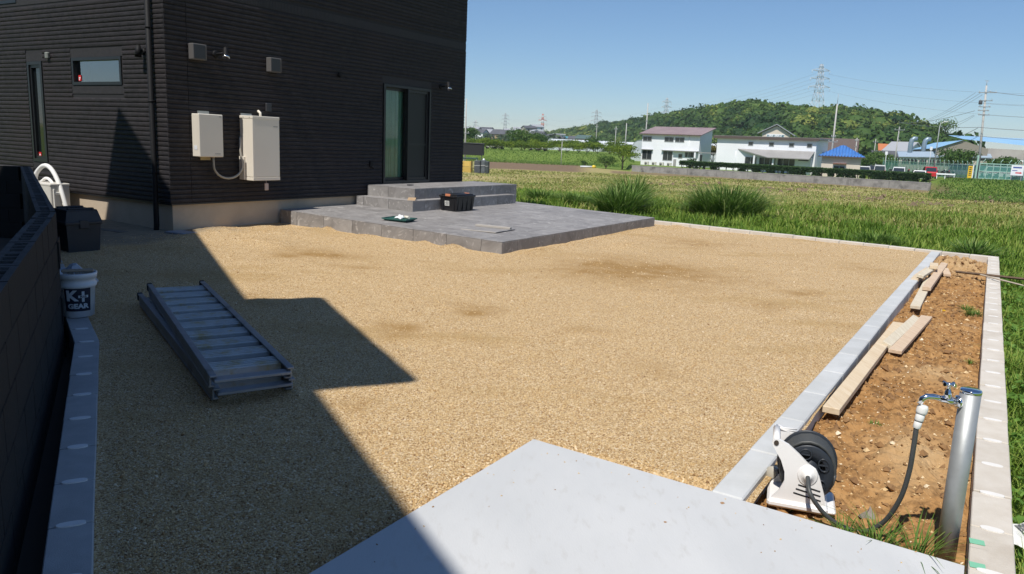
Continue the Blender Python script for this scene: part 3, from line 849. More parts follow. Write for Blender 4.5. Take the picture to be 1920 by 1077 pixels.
# side-wall spot lamp seen edge on, small sensor
b = MB(); b.lathe([(.0, 0), (.045, .0), (.05, .012), (.03, .03), (.0, .03)], 14, Matrix.Translation((UC - .012, 4.83, 2.58)) @ Matrix.Rotation(R(-90), 4, 'Y')); b.tube([(UC - .02, 4.83, 2.58), (UC - .09, 4.83, 2.6)], .014, 8)
b.tube([(UC - .09, 4.83, 2.66), (UC - .10, 4.83, 2.50)], [.03, .048], 14); b.build('wall_lamp', PIPEB, house)
b = MB(); b.cbox(UC - .05, UC, 7.26, 7.34, 2.53, 2.63, .012); b.build('air_cap', mat('cap_grey', (.19, .20, .18), rough=.6), house)
# vent hoods on the front wall
VENT = mat('vent_grey', (.105, .10, .098), rough=.55); 
for uu, zz, w_ in ((-1.50, 2.625, .23), (-.115, 2.585, .22)):
    b = MB(); b.cbox(uu - w_ / 2, uu + w_ / 2, W - .11, W - .003, zz - .115, zz + .105, .008)
    v_ = b.build('vent_hood', VENT, house)
    b = MB(); b.cbox(uu - w_ / 2 + .012, uu + w_ / 2 - .03, W - .116, W - .1095, zz - .10, zz + .09, .003); b.build('vent_face', mat('vent_face', (.032, .032, .036), rough=.5), v_)
    b = MB(); b.box(uu + w_ / 2 - .02, uu + w_ / 2 - .012, W - .118, W - .1095, zz - .10, zz + .09); b.build('vent_lip', VENT, v_)
# spot lamps on the front wall
CHROME = mat('chrome', (.75, .76, .78), rough=.12, metal=1.0)
for uu, zz in ((-1.10, 2.63), (4.38, 2.61)):
    b = MB(); b.lathe([(.0, 0), (.055, 0), (.055, .018), (.04, .03), (.0, .03)], 18, Matrix.Translation((uu - .06, W - .0, zz)) @ Matrix.Rotation(R(90), 4, 'X'))
    b.tube([(uu - .06, W - .02, zz), (uu - .03, W - .10, zz + .01), (uu + .0, W - .13, zz + .03)], .016, 8)
    l_ = b.build('spot_lamp', PIPEB, house)
    Mx = Matrix.Translation((uu + .01, W - .14, zz + .09)) @ Matrix.Rotation(R(18), 4, 'Y') @ Matrix.Rotation(R(-22), 4, 'X') @ Matrix.Rotation(R(180), 4, 'X')
    b = MB(); b.lathe([(.0, 0), (.028, .0), (.032, .01), (.032, .09), (.045, .13), (.055, .15)], 18, Mx); b.build('shade', PIPEB, l_)
    b = MB(); b.lathe([(.046, .132), (.0575, .153), (.058, .172), (.05, .174), (.0, .165)], 18, Mx); b.build('chrome_ring', CHROME, l_)
b = MB(); b.cbox(1.34, 1.42, W - .05, W, 2.545, 2.61, .01); b.lathe([(.02, 0), (.024, .03)], 10, Matrix.Translation((1.385, W - .03, 2.525))); b.build('sensor', PIPEB, house)
b = MB(); b.cbox(2.17, 2.25, W - .04, W, .98, 1.09, .01); b.tube([(2.22, W - .03, .99), (2.24, W - .06, .95)], .02, 8); b.build('outdoor_socket', PIPEB, house)
b = MB(); b.cbox(-.26, -.15, W - .04, W + .0, 1.86, 1.99, .008); b.build('cable_box', MATS['vent_face'], house)

# ================================================================== WALL APPLIANCES
BEIGE = mat('beige_enamel', (.70, .65, .565), (.73, .68, .59), scale=1.5, rough=.42, spec=.5)
BEIGE2 = mat('beige_steel', (.72, .665, .575), (.75, .695, .60), scale=1.5, rough=.45)
GREYT = mat('grey_print', (.16, .16, .16), rough=.6)
ap = thing('wall_unit', 'small beige wall unit to the left of the taller beige cabinet', 'electric unit', uvp(-1.4, 4.27, 1.14), YA, 'beige units on the dark wall')
x0, x1, y0, y1, z0, z1 = -1.602 + 1.4, -1.192 + 1.4, 4.18 - 4.27, 4.345 - 4.27, .01, .62
b = MB(); b.cbox(x0, x1, y0 + .03, y1, z0, z1, .008); b.build('case', BEIGE, ap)
b = MB(); b.cbox(x0 - .002, x1 + .002, y0, y0 + .028, z0 - .002, z1 + .002, .01); b.build('cover', BEIGE, ap)
b = MB(); b.box(x0 + .1, x0 + .29, y1 - .012, y1, z1, z1 + .045); b.build('top_bracket', mat('galvanised', (.42, .42, .40), rough=.45, metal=.7), ap)
b = MB(); b.box(x0 + .11, x0 + .28, y1 - .03, y1 - .015, z0 - .05, z0 - .003); b.build('bottom_bracket', mat('brass_bracket', (.42, .33, .17), rough=.5, metal=.3), ap)
b = MB(); b.box(x0 - .0035, x0 - .002, y0 + .05, y0 + .12, z0 + .10, z0 + .16); b.build('label_sticker', mat('label_white', (.72, .74, .78), rough=.5), ap)
b = MB()
for i in range(8): b.box(x1 - .15 + i * .012, x1 - .143 + i * .012, y0 - .0012, y0 - .0002, z0 + .04, z0 + .052)
for i in range(4): b.box(x1 - .065 + i * .01, x1 - .058 + i * .01, y0 - .0012, y0 - .0002, z1 - .035, z1 - .025)
b.build('maker_print', GREYT, ap)
a2 = thing('wall_cabinet', 'tall beige metal cabinet mounted on the dark wall', 'electric cabinet', uvp(-.5, 4.2, .8), YA, 'beige units on the dark wall')
x0, x1, y0, y1 = -.258, .265, 4.055 - 4.2, 4.345 - 4.2
b = MB(); b.cbox(x0, x1, y0, y1, .055, .965, .004); b.build('case', BEIGE2, a2)
b = MB(); b.cbox(x0 - .004, x1 + .004, y0 - .004, y1, .93, .975, .006); b.build('lid', BEIGE2, a2)
b = MB(); b.cbox(x0 - .002, x1 + .002, y0 - .003, y1 - .1, .0, .05, .003); b.build('base_skirt', BEIGE2, a2)
b = MB(); b.cbox(x0 - .03, x0 - .001, y1 - .115, y1 - .004, .005, .36, .004); b.build('side_duct', BEIGE2, a2)
b = MB(); b.box(x0 + .02, x0 + .22, y1 - .014, y1, .976, 1.01); b.build('top_bracket', MATS['galvanised'], a2)
b = MB(); b.tube([(.1, y1 - .05, .96), (.1, y1 - .05, 1.03), (.1, y1 - .0, 1.06)], .02, 10); b.build('conduit_elbow', BEIGE2, a2)
b = MB()
for i in range(8): b.box(x1 - .12 + i * .011, x1 - .1135 + i * .011, y0 - .0012, y0 - .0002, .82, .834)
b.build('maker_print', GREYT, a2)
b = MB()
for yy in (y0 + .06, y0 + .2):
    b.lathe([(.0, 0), (.006, 0), (.006, .003)], 8, Matrix.Translation((x0 - .006, yy, .952)) @ Matrix.Rotation(R(-90), 4, 'Y'))
b.build('screws', GREYT, a2)
b = MB(); b.tube([(.01, y0 + .03, .0), (.012, y0 + .03, -.05)], .004, 6); b.cbox(-.02, .055, y0 + .02, y0 + .04, -.155, -.045, .008); b.build('hanging_tag', mat('tag_pinkish', (.50, .40, .36), rough=.6), a2)
pts = [(-1.325, 4.25, 1.155), (-1.322, 4.25, 1.07)]
for i in range(13):
    a = math.pi + math.pi * i / 12
    pts.append((-1.06 + .262 * math.cos(a), 4.25, 1.03 + .20 * math.sin(a)))
pts += [(-.798, 4.27, 1.12), (-.80, 4.29, 1.25), (-.79, 4.3, 1.45)]
b = MB(); b.tube([(p[0] + 1.06, p[1] - 4.25, p[2] - .83) for p in pts], .017, 10)
cd = thing('cable_conduit', 'beige flexible conduit hanging in a loop between the two wall units', 'conduit', uvp(-1.06, 4.25, .83), YA)
b.build('flexible_tube', mat('conduit_beige', (.34, .32, .28), rough=.6), cd)
b = MB()
b.lathe([(.022, 0), (.022, .04)], 12, Matrix.Translation((-.265, 0, .30))); b.build('gland', mat('gland_brown', (.33, .27, .2), rough=.6), cd)

# ================================================================== TILED TERRACE
def tile_mat(name, c1, c2, c3):
    m_ = bpy.data.materials.new(name); m_.use_nodes = True
    t = m_.node_tree; N = t.nodes; L = t.links; b = N['Principled BSDF']; b.inputs['Roughness'].default_value = .62; b.inputs['Specular IOR Level'].default_value = .4
    g = N.new('ShaderNodeNewGeometry'); oi = N.new('ShaderNodeObjectInfo')
    ad = N.new('ShaderNodeVectorMath'); ad.operation = 'ADD'
    cx = N.new('ShaderNodeCombineXYZ'); mu = N.new('ShaderNodeMath'); mu.operation = 'MULTIPLY'; mu.inputs[1].default_value = 37.0
    L.new(oi.outputs['Random'], mu.inputs[0]); L.new(mu.outputs[0], cx.inputs[0]); L.new(mu.outputs[0], cx.inputs[2])
    L.new(g.outputs['Position'], ad.inputs[0]); L.new(cx.outputs[0], ad.inputs[1])
    def nz(sc, lo, hi, dist=1.5):
        n = N.new('ShaderNodeTexNoise'); n.inputs['Scale'].default_value = sc; n.inputs['Detail'].default_value = 7; n.inputs['Distortion'].default_value = dist; n.inputs['Roughness'].default_value = .62
        L.new(ad.outputs[0], n.inputs['Vector'])
        q = N.new('ShaderNodeMapRange'); q.inputs[1].default_value = lo; q.inputs[2].default_value = hi; L.new(n.outputs[0], q.inputs[0]); return q.outputs[0]
    def mix(f, a, c):
        x = N.new('ShaderNodeMix'); x.data_type = 'RGBA'; L.new(f, x.inputs[0])
        for i_, q in ((6, a), (7, c)):
            if isinstance(q, tuple): x.inputs[i_].default_value = (*q, 1)
            else: L.new(q, x.inputs[i_])
        return x.outputs[2]
    c = mix(nz(2.2, .3, .7), c1, c2)
    c = mix(nz(4.0, .57, .72, 3.5), c, c3)
    mr = N.new('ShaderNodeMapRange'); mr.inputs[3].default_value = .9; mr.inputs[4].default_value = 1.1; L.new(oi.outputs['Random'], mr.inputs[0])
    hs = N.new('ShaderNodeHueSaturation'); L.new(mr.outputs[0], hs.inputs['Value']); L.new(c, hs.inputs['Color'])
    L.new(hs.outputs[0], b.inputs['Base Color'])
    n = N.new('ShaderNodeTexNoise'); n.inputs['Scale'].default_value = 30; n.inputs['Detail'].default_value = 6; L.new(ad.outputs[0], n.inputs['Vector'])
    bp = N.new('ShaderNodeBump'); bp.inputs['Strength'].default_value = .12; bp.inputs['Distance'].default_value = .01; L.new(n.outputs[0], bp.inputs['Height']); L.new(bp.outputs[0], b.inputs['Normal'])
    return m_
TILE = tile_mat('stone_tile', (.19, .178, .172), (.315, .30, .29), (.50, .48, .46))
GROUT = mat('tile_grout', (.30, .29, .28), rough=.95)
SLOPE = .024
def deckz(v): return .2 + SLOPE * v
ter = thing('tiled_terrace', 'low grey stone tiled terrace in front of the dark house', 'terrace', D0, YA)
DU, DV = 5.645, 4.32
tcache = {}
def tile(name, parent, x0, x1, y0, y1, z0, z1, tilt=0.0):
    k = tuple(round(q, 3) for q in (x1 - x0, y1 - y0, z1 - z0))
    if k not in tcache:
        tcache[k] = MB().cbox(-k[0] / 2, k[0] / 2, -k[1] / 2, k[1] / 2, -k[2] / 2, k[2] / 2, .0015).mesh('tile', TILE)
    return put(tcache[k], name, parent, ((x0 + x1) / 2, (y0 + y1) / 2, (z0 + z1) / 2), (tilt, 0, 0))
def core(parent, x0, x1, y0, y1, z0f):
    vs_ = [(x0, y0, -.1), (x1, y0, -.1), (x1, y1, -.1), (x0, y1, -.1), (x0, y0, z0f(y0)), (x1, y0, z0f(y0)), (x1, y1, z0f(y1)), (x0, y1, z0f(y1))]
    MB().add(vs_, [(3, 2, 1, 0), (4, 5, 6, 7), (0, 1, 5, 4), (1, 2, 6, 5), (2, 3, 7, 6), (3, 0, 4, 7)]).build('mortar_core', GROUT, parent)
core(ter, .0115, DU - .0115, .0115, DV, lambda y: deckz(y) - .0105)
G = .0035; TS = .6
def cuts(a, b, st, off=0):
    r_ = [a]; x = a + off if off else a + st
    while x < b - .06: r_.append(x); x += st
    r_.append(b); return r_
tl = math.atan(SLOPE)
# deck top
cu = cuts(0, DU, TS); cv = cuts(0, DV, TS, .34)
for i in range(len(cu) - 1):
    for j in range(len(cv) - 1):
        if cu[i] > 1.85 and cu[i + 1] < 5.2 and cv[j] > 3.1: continue
        yc = (cv[j] + cv[j + 1]) / 2; z = deckz(yc)
        tile('top_tile', ter, cu[i] + G, cu[i + 1] - G, cv[j] + G, cv[j + 1] - G, z - .010, z, tl)
# deck faces
for j in range(len(cv) - 1):
    z = deckz((cv[j] + cv[j + 1]) / 2) - .0125
    tile('face_tile', ter, 0, .010, cv[j] + G, cv[j + 1] - G, z - .215, z, tl)
    tile('face_tile', ter, DU - .010, DU, cv[j] + G, cv[j + 1] - G, z - .215, z, tl)
cu2 = cuts(0, DU, TS, .42)
for i in range(len(cu2) - 1):
    tile('face_tile', ter, cu2[i] + G, cu2[i + 1] - G, 0, .010, .2 - .0125 - .205, .2 - .0125)
# steps
ST1 = (1.80, 5.26, 3.0, 4.32, .27, .462); ST2 = (2.10, 5.62, 3.20, 4.32, .27, .655)
def step(name, label, S, zb, lev):
    x0, x1, y0, y1, _, zt = S
    t = thing(name, label, 'step', D0, YA, 'tiled steps up to the sliding door')
    b = MB(); b.box(x0 + .0115, x1 - .0115, y0 + .0115, y1, zb, zt - .0105); b.build('mortar_core', GROUT, t)
    cx = cuts(x0, x1, TS, lev); cy = cuts(y0, y1, TS, .62 if lev == .3 else .55)
    for i in range(len(cx) - 1):
        for j in range(len(cy) - 1):
            if name == 'lower_step' and cx[i] > 2.05 and cy[j] > 3.4: continue
            tile('top_tile', t, cx[i] + G, cx[i + 1] - G, cy[j] + G, cy[j + 1] - G, zt - .010, zt)
        tile('face_tile', t, cx[i] + G, cx[i + 1] - G, y0, y0 + .010, zb + .004, zt - .0125)
    for j in range(len(cy) - 1):
        tile('face_tile', t, x0, x0 + .010, cy[j] + G, cy[j + 1] - G, zb + .004, zt - .0125)
        tile('face_tile', t, x1 - .010, x1, cy[j] + G, cy[j + 1] - G, (zb if name == 'lower_step' else .27) + .004, zt - .0125)
    return t
step('lower_step', 'lower tiled step standing on the terrace', ST1, .2, .35)
step('upper_step', 'upper tiled step below the sliding door', ST2, .3, .3)

# ================================================================== NEIGHBOUR'S HOUSE (out of the picture, casts the big shadow)
def back(p, z):
    t = (z - p.z) / (-SUN.z); return p - SUN * t
ZE = 6.0
ea = back(uvp(-1.968, 5.518, 1.821), ZE); eb = back(Vector((-.144, 2.466, .05)), ZE); ed = (eb - ea).normalized(); eb = ea + ed * 16.5
en = Vector((-.8880, -.4599, -.31))                      # roof falls away from the yard
nbh = thing('neighbour_house', 'neighbouring house outside the picture whose roof shades the yard', 'house', (0, 0, 0))
b = MB(); dn = Vector((0, 0, -.14)); far_a, far_b = ea + en * 8.2, eb + en * 8.2
b.add([ea, eb, far_b, far_a, ea + dn, eb + dn, far_b + dn, far_a + dn], [(0, 1, 2, 3), (7, 6, 5, 4), (0, 4, 5, 1), (1, 5, 6, 2), (2, 6, 7, 3), (3, 7, 4, 0)])
nroof = b.build('roof', mat('neighbour_roof', (.10, .10, .11), rough=.6), nbh)
g2, g3, g4, g5 = Vector((-2.433, 6.918, .05)), Vector((-1.773, 7.11, .05)), Vector((-.564, 4.686, .05)), Vector((-1.149, 4.496, .05))
q2, q5, q3, q4 = back(g2, ZE), back(g5, ZE), back(g3, ZE - .24), back(g4, ZE - .24)
inn = Vector((-.89, -.46, .1))
b = MB(); top = [q2 + inn, q3, q4, q5 + inn]; dn = Vector((0, 0, -.10))
b.add([p - Vector((0, 0, .012)) for p in top] + [p + dn for p in top], [(0, 1, 2, 3), (7, 6, 5, 4), (0, 4, 5, 1), (1, 5, 6, 2), (2, 6, 7, 3), (3, 7, 4, 0)]); b.build('canopy_roof', MATS['neighbour_roof'], nbh)
b = MB(); w0 = ea + ed * .5 + en * .55; w1 = eb - ed * .5 + en * .55; w2 = eb - ed * .5 + en * 7.7; w3 = ea + ed * .5 + en * 7.7
P4 = [w0, w1, w2, w3]
b.add([(p.x, p.y, -.3) for p in P4] + [(p.x, p.y, p.z - .16) for p in P4], [(0, 1, 5, 4), (1, 2, 6, 5), (2, 3, 7, 6), (3, 0, 4, 7), (4, 5, 6, 7)])
b.build('wall', mat('neighbour_wall', (.10, .095, .09), (.12, .115, .11), rough=.85), nbh)
for t in (3.0, 7.5, 12.0):
    c = ea + ed * t + en * .55
    M_ = Matrix.Translation((c.x, c.y, 0)) @ Matrix.Rotation(math.atan2(ed.y, ed.x), 4, 'Z')
    b = MB(); b.box(-.85, .85, .0, .04, 3.2, 4.4, M_); b.build('window', GLASS_D, nbh)

# ================================================================== NEIGHBOUR'S BLOCK WALL
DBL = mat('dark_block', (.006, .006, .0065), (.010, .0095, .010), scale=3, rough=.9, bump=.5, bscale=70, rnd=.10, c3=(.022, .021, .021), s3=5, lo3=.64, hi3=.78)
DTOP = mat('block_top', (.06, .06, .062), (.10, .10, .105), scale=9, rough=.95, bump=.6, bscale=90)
ZW = .92; TW = .12
blkA = MB().cbox(-.197, .197, -TW / 2, TW / 2, -.095, .095, .003).mesh('block', DBL)
def hollow_block():
    b = MB(); h = TW / 2; x0, x1 = -.197, .197; z0, z1 = -.095, .095
    holes = [(-.150, -.055), (-.035, .06), (.08, .160)]
    xs = [x0] + [q for hh in holes for q in hh] + [x1]; ys = [-h, -.030, .030, h]
    def solid(i, j): return not (j == 1 and i in (1, 3, 5))
    for i in range(len(xs) - 1):
        for j in range(3):
            a, c, d, e = xs[i], xs[i + 1], ys[j], ys[j + 1]
            zt = z1 if solid(i, j) else z1 - .11
            b.add([(a, d, zt), (c, d, zt), (c, e, zt), (a, e, zt)], [(0, 1, 2, 3)])
            if not solid(i, j):
                for (p, q) in (((a, d), (c, d)), ((c, d), (c, e)), ((c, e), (a, e)), ((a, e), (a, d))):
                    b.add([(*p, zt), (*q, zt), (*q, z1), (*p, z1)], [(0, 1, 2, 3)])
    for (p, q) in (((x0, -h), (x1, -h)), ((x1, -h), (x1, h)), ((x1, h), (x0, h)), ((x0, h), (x0, -h))):
        b.add([(*p, z0), (*q, z0), (*q, z1), (*p, z1)], [(0, 1, 2, 3)])
    me = b.mesh('hollow_block', DTOP); me.materials.append(DBL)
    for p in me.polygons[-4:]: p.material_index = 1
    return me
blkH = hollow_block()
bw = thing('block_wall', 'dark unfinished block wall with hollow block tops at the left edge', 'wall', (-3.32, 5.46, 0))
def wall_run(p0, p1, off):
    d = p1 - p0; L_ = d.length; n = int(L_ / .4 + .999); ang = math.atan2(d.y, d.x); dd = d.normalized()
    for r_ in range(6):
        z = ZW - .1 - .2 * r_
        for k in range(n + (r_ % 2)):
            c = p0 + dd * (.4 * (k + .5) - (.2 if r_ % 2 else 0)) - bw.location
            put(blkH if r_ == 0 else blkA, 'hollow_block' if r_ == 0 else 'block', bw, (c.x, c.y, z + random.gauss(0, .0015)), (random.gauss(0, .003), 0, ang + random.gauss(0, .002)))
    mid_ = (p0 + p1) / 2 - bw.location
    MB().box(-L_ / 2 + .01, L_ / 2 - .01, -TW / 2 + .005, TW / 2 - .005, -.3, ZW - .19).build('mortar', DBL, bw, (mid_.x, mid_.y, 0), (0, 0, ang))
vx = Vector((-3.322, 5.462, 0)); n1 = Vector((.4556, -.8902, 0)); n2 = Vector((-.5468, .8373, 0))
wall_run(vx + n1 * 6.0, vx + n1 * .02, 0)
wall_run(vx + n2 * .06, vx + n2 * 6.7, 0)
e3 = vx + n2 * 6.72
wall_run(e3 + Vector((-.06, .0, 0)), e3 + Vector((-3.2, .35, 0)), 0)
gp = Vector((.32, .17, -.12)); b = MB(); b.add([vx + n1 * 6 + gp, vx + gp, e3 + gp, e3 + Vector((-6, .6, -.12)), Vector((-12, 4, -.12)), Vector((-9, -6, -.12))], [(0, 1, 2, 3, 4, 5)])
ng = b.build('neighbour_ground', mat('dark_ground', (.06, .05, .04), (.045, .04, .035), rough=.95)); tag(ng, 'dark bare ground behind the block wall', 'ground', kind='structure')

# ================================================================== AIR CONDITIONER
ACW = mat('aircon_white', (.60, .57, .51), (.63, .60, .545), scale=3, rough=.5)
HOSEW = mat('white_lagging', (.80, .79, .76), rough=.6)
ac = thing('air_conditioner', 'cream outdoor air conditioner by the house with a thick white hose', 'air conditioner', uvp(-2.21, 7.14, -.02), YA)
b = MB(); b.cbox(-.16, .14, -.38, .40, .04, .62, .012); b.build('case', ACW, ac)
b = MB(); b.cbox(-.165, .145, -.385, .405, .60, .64, .01); b.build('top_cover', ACW, ac)
b = MB(); b.lathe([(.215, 0), (.215, .012), (.205, .014), (.205, 0)], 32, Matrix.Translation((-.162, .08, .32)) @ Matrix.Rotation(R(-90), 4, 'Y'), closed=True)
for q in range(8):
    a = q * math.pi / 8
    b.tube([(-.172, .08 + .21 * math.cos(a), .32 + .21 * math.sin(a)), (-.172, .08 - .21 * math.cos(a), .32 - .21 * math.sin(a))], .003, 5)
b.build('fan_grille', mat('grille_grey', (.25, .25, .24), rough=.5), ac)
b = MB(); b.cbox(-.10, -.02, -.405, -.381, .47, .51, .006); b.cbox(-.12, -.06, -.405, -.381, .22, .26, .006); b.cbox(-.125, -.105, -.404, -.381, .04, .56, .005); b.build('handle', mat('handle_white', (.75, .73, .68), rough=.5), ac)
b = MB(); b.cbox(.02, .12, -.44, -.381, .05, .3, .02); b.tube([(.06, -.40, .3), (.06, -.43, .22), (.05, -.44, .14)], .012, 8); b.build('valve_cover', mat('valve_grey', (.30, .28, .25), rough=.5), ac)
for yy in (-.28, .28):
    b = MB(); b.cbox(-.19, .17, yy - .05, yy + .05, -.1, .04, .01); b.build('foot_block', mat('plastic_white', (.65, .64, .6), rough=.6), ac)
pts = [(-.02, .30, .60), (-.02, .28, .74), (.0, .16, .86), (.0, .0, .90), (.0, -.15, .85), (.0, -.30, .70), (.0, -.42, .48), (.01, -.50, .22), (.02, -.54, -.02)]
def smooth_path(p, n=5):
    p = [Vector(q) for q in p]; out = []
    for i in range(len(p) - 1):
        a, b_, c, d = p[max(i - 1, 0)], p[i], p[i + 1], p[min(i + 2, len(p) - 1)]
        for k in range(n):
            t = k / n
            out.append(.5 * ((2 * b_) + (c - a) * t + (2 * a - 5 * b_ + 4 * c - d) * t * t + (3 * b_ - a - 3 * c + d) * t ** 3))
    out.append(p[-1]); return out
b = MB(); b.tube(smooth_path(pts), .034, 12); b.build('lagged_hose', HOSEW, ac)
b = MB(); b.tube(smooth_path([(.0, .16, .64), (.0, .02, .70), (0, -.12, .66), (0, -.30, .5), (.02, -.40, .30)]), .024, 10); b.build('lagged_hose', HOSEW, ac)
# short pale offcuts beside it
for i in range(3):
    t = thing('pale_batten', ['topmost of three short pale battens by the air conditioner', 'middle of three short pale battens by the air conditioner', 'lowest of three short pale battens by the air conditioner'][i], 'batten', uvp(-2.62 - .05 * i, 7.0 - .03 * i, .20 - .045 * i), YA + .25, 'pale battens by the air conditioner')
    MB().cbox(-.03, .03, -.13, .13, -.015, .015, .003).build('batten', mat('pale_plastic', (.62, .62, .6), rough=.6), t)

# ================================================================== DARK STORAGE BIN
BIN = mat('bin_plastic', (.020, .023, .030), (.028, .031, .038), scale=4, rough=.55, bump=.1, bscale=120)
rb = R(52)
bn = thing('storage_bin', 'dark lidded plastic storage bin beside the block wall', 'bin', (-5.19, 9.10, .045), rb); bn.scale = (.86, .86, 1.0)
b = MB()
def taper(b_, hx, hy, z0, hx2, hy2, z1):
    vs_ = [(-hx, -hy, z0), (hx, -hy, z0), (hx, hy, z0), (-hx, hy, z0), (-hx2, -hy2, z1), (hx2, -hy2, z1), (hx2, hy2, z1), (-hx2, hy2, z1)]
    b_.add(vs_, [(3, 2, 1, 0), (4, 5, 6, 7), (0, 1, 5, 4), (1, 2, 6, 5), (2, 3, 7, 6), (3, 0, 4, 7)]); return b_
taper(b, .20, .22, 0, .225, .245, .36); b.build('body', BIN, bn)
b = MB(); b.cbox(-.245, .245, -.265, .265, .345, .385, .01); b.build('rim', BIN, bn)
b = MB(); taper(b, .235, .255, .386, .20, .22, .50); b.cbox(-.20, .20, -.22, .22, .495, .515, .008); lid = b.build('lid', BIN, bn)
b = MB(); b.cbox(-.17, .17, -.19, -.13, .514, .535, .008); b.cbox(-.17, .17, .13, .19, .514, .535, .008); b.build('lid_rib', BIN, lid)
for s_ in (-1, 1):
    b = MB(); b.cbox(-.06, .06, s_ * .255 - .014, s_ * .255 + .014, .30, .40, .006); b.build('latch', BIN, bn)
bd = thing('grey_board', 'flat weathered grey board lying beside the dark storage bin', 'board', uvp(-2.55, 4.95, .075), YA + R(96))
MB().cbox(-.30, .30, -.07, .07, -.012, .018, .003).build('board', mat('weathered_board', (.12, .105, .09), (.16, .145, .125), scale=6, rough=.9), bd)
mc = thing('meter_cover', 'small pale drain cover on the ground by the house corner', 'cover', uvp(-2.0, 4.1, .085), YA)
b = MB(); b.cbox(-.12, .12, -.19, .19, -.02, .022, .006); b.build('lid', mat('cover_blue_grey', (.22, .25, .29), rough=.5), mc)
b = MB(); b.cbox(-.14, .14, -.21, .21, -.03, .012, .004); b.build('surround', mat('cover_frame', (.16, .16, .17), rough=.7), mc)

# ================================================================== WHITE PAIL
PAIL = mat('white_pail', (.60, .62, .66), (.66, .68, .71), scale=4, rough=.45)
bk = thing('plastic_pail', 'white plastic pail with dark square label standing on the kerb', 'pail', (-3.37, 5.87, .075), 0)
BR = lambda z: .125 + (.150 - .125) * z / .36
b = MB(); b.lathe([(.0, 0), (.118, 0), (.125, .008), (BR(.25), .25), (BR(.255) + .01, .255), (BR(.262) + .012, .262), (BR(.285) + .012, .285), (BR(.29), .29), (BR(.325), .325), (BR(.33) + .012, .33), (BR(.37) + .014, .37), (BR(.37) + .004, .374), (BR(.36) - .006, .36), (.128, .05), (.0, .04)], 40); b.build('body', PAIL, bk)
bk.scale = (.88, .88, .92)
FACE = R(-60)                                   # label faces the viewer
def bend(me, zc, rad):
    for v_ in me.vertices:
        a = FACE + v_.co.x / rad
        z = zc + v_.co.y; r_ = BR(z) + rad - .137 + v_.co.z
        v_.co = (r_ * math.cos(a), r_ * math.sin(a), z)
    me.update(); return me
b = MB(); n = 18
vs_ = [(-.108 + .216 * i / n, y, 0) for y in (-.098, .105) for i in range(n + 1)]
b.add(vs_, [(i, i + 1, n + 2 + i, n + 1 + i) for i in range(n)], True)
lb = put(bend(b.mesh('label', mat('navy_label', (.010, .014, .035), rough=.5)), .155, .1385), 'label', bk)
PRN = mat('label_print', (.55, .60, .66), rough=.55)
def ltext(body, size, cx, cy, sx=1.0, off=.004, rad=.1450):
    me = text_mesh(body, size, 'lettering', PRN, 0, off)
    for v_ in me.vertices: v_.co.x = v_.co.x * sx + cx; v_.co.y += cy; v_.co.z = 0
    return put(bend(me, .155, rad), 'lettering', lb)
ltext('K', .118, -.050, .032, 1.1, .006)
ltext('GEAR', .055, -.001, -.055, 1.22, .003)
b = MB(); 
for (a_, c_, d_, e_) in ((.031, .053, -.018, .072), (.004, .084, .017, .038)):
    m_ = 6; vs_ = [(a_ + (c_ - a_) * i / m_, y, 0) for y in (d_, e_) for i in range(m_ + 1)]
    b.add(vs_, [(i, i + 1, m_ + 2 + i, m_ + 1 + i) for i in range(m_)])
put(bend(b.mesh('plus_sign', PRN), .155, .1430), 'plus_sign', lb)
me = text_mesh('PLUS', .021, 'lettering', MATS['navy_label'], 0, .0008)
for v_ in me.vertices: v_.co.x = v_.co.x * 1.15 + .043; v_.co.y += .0275; v_.co.z = 0
put(bend(me, .155, .1480), 'lettering', lb)
b = MB(); pts = []
for i in range(17):
    a = math.pi * i / 16; pts.append((.158 * math.cos(a), -.158 * math.sin(a) * .75 , .355 - .02 * math.sin(a)))
b.tube(pts, .0028, 6, Matrix.Rotation(R(70), 4, 'Z')); b.build('wire_handle', mat('wire_steel', (.45, .46, .48), rough=.35, metal=1), bk)
br = thing('scrubbing_brush', 'pale worn brush lying across the mouth of the white pail', 'brush', (-3.37, 5.87, .405), R(28))
b = MB(); b.cbox(-.10, .12, -.028, .028, .012, .032, .006); b.build('back', mat('brush_wood', (.30, .25, .2), rough=.8), br)
b = MB()
for i in range(90):
    x, y = random.uniform(-.09, .11), random.uniform(-.024, .024)
    b.tube([(x, y, .012), (x + random.gauss(0, .006), y + random.gauss(0, .006), -.018)], .0022, 4)
b.build('bristles', mat('brush_bristle', (.46, .40, .33), rough=.9), br)
bg_ = thing('plastic_sack', 'crumpled pale blue plastic sack on the kerb behind the pail', 'sack', (-4.10, 7.02, .075), R(20))
b = MB(); n = 14
vs_ = []
for i in range(n + 1):
    for j in range(n + 1):
        x, y = -.20 + .42 * i / n, -.17 + .34 * j / n
        h = .17 * max(0, (1 - (x / .22) ** 2)) ** .5 * max(0, (1 - (y / .18) ** 2)) ** .5
        h = h * (1 + .5 * noise.noise((x * 9, y * 9, 0))) + .02 * noise.noise((x * 30, y * 30, 0)) * (h > 0)
        vs_.append((x, y, max(h, 0)))
b.add(vs_, [(i * (n + 1) + j, (i + 1) * (n + 1) + j, (i + 1) * (n + 1) + j + 1, i * (n + 1) + j + 1) for i in range(n) for j in range(n)])
b.build('sack', mat('sack_film', (.30, .35, .42), (.38, .42, .48), scale=14, rough=.5), bg_)

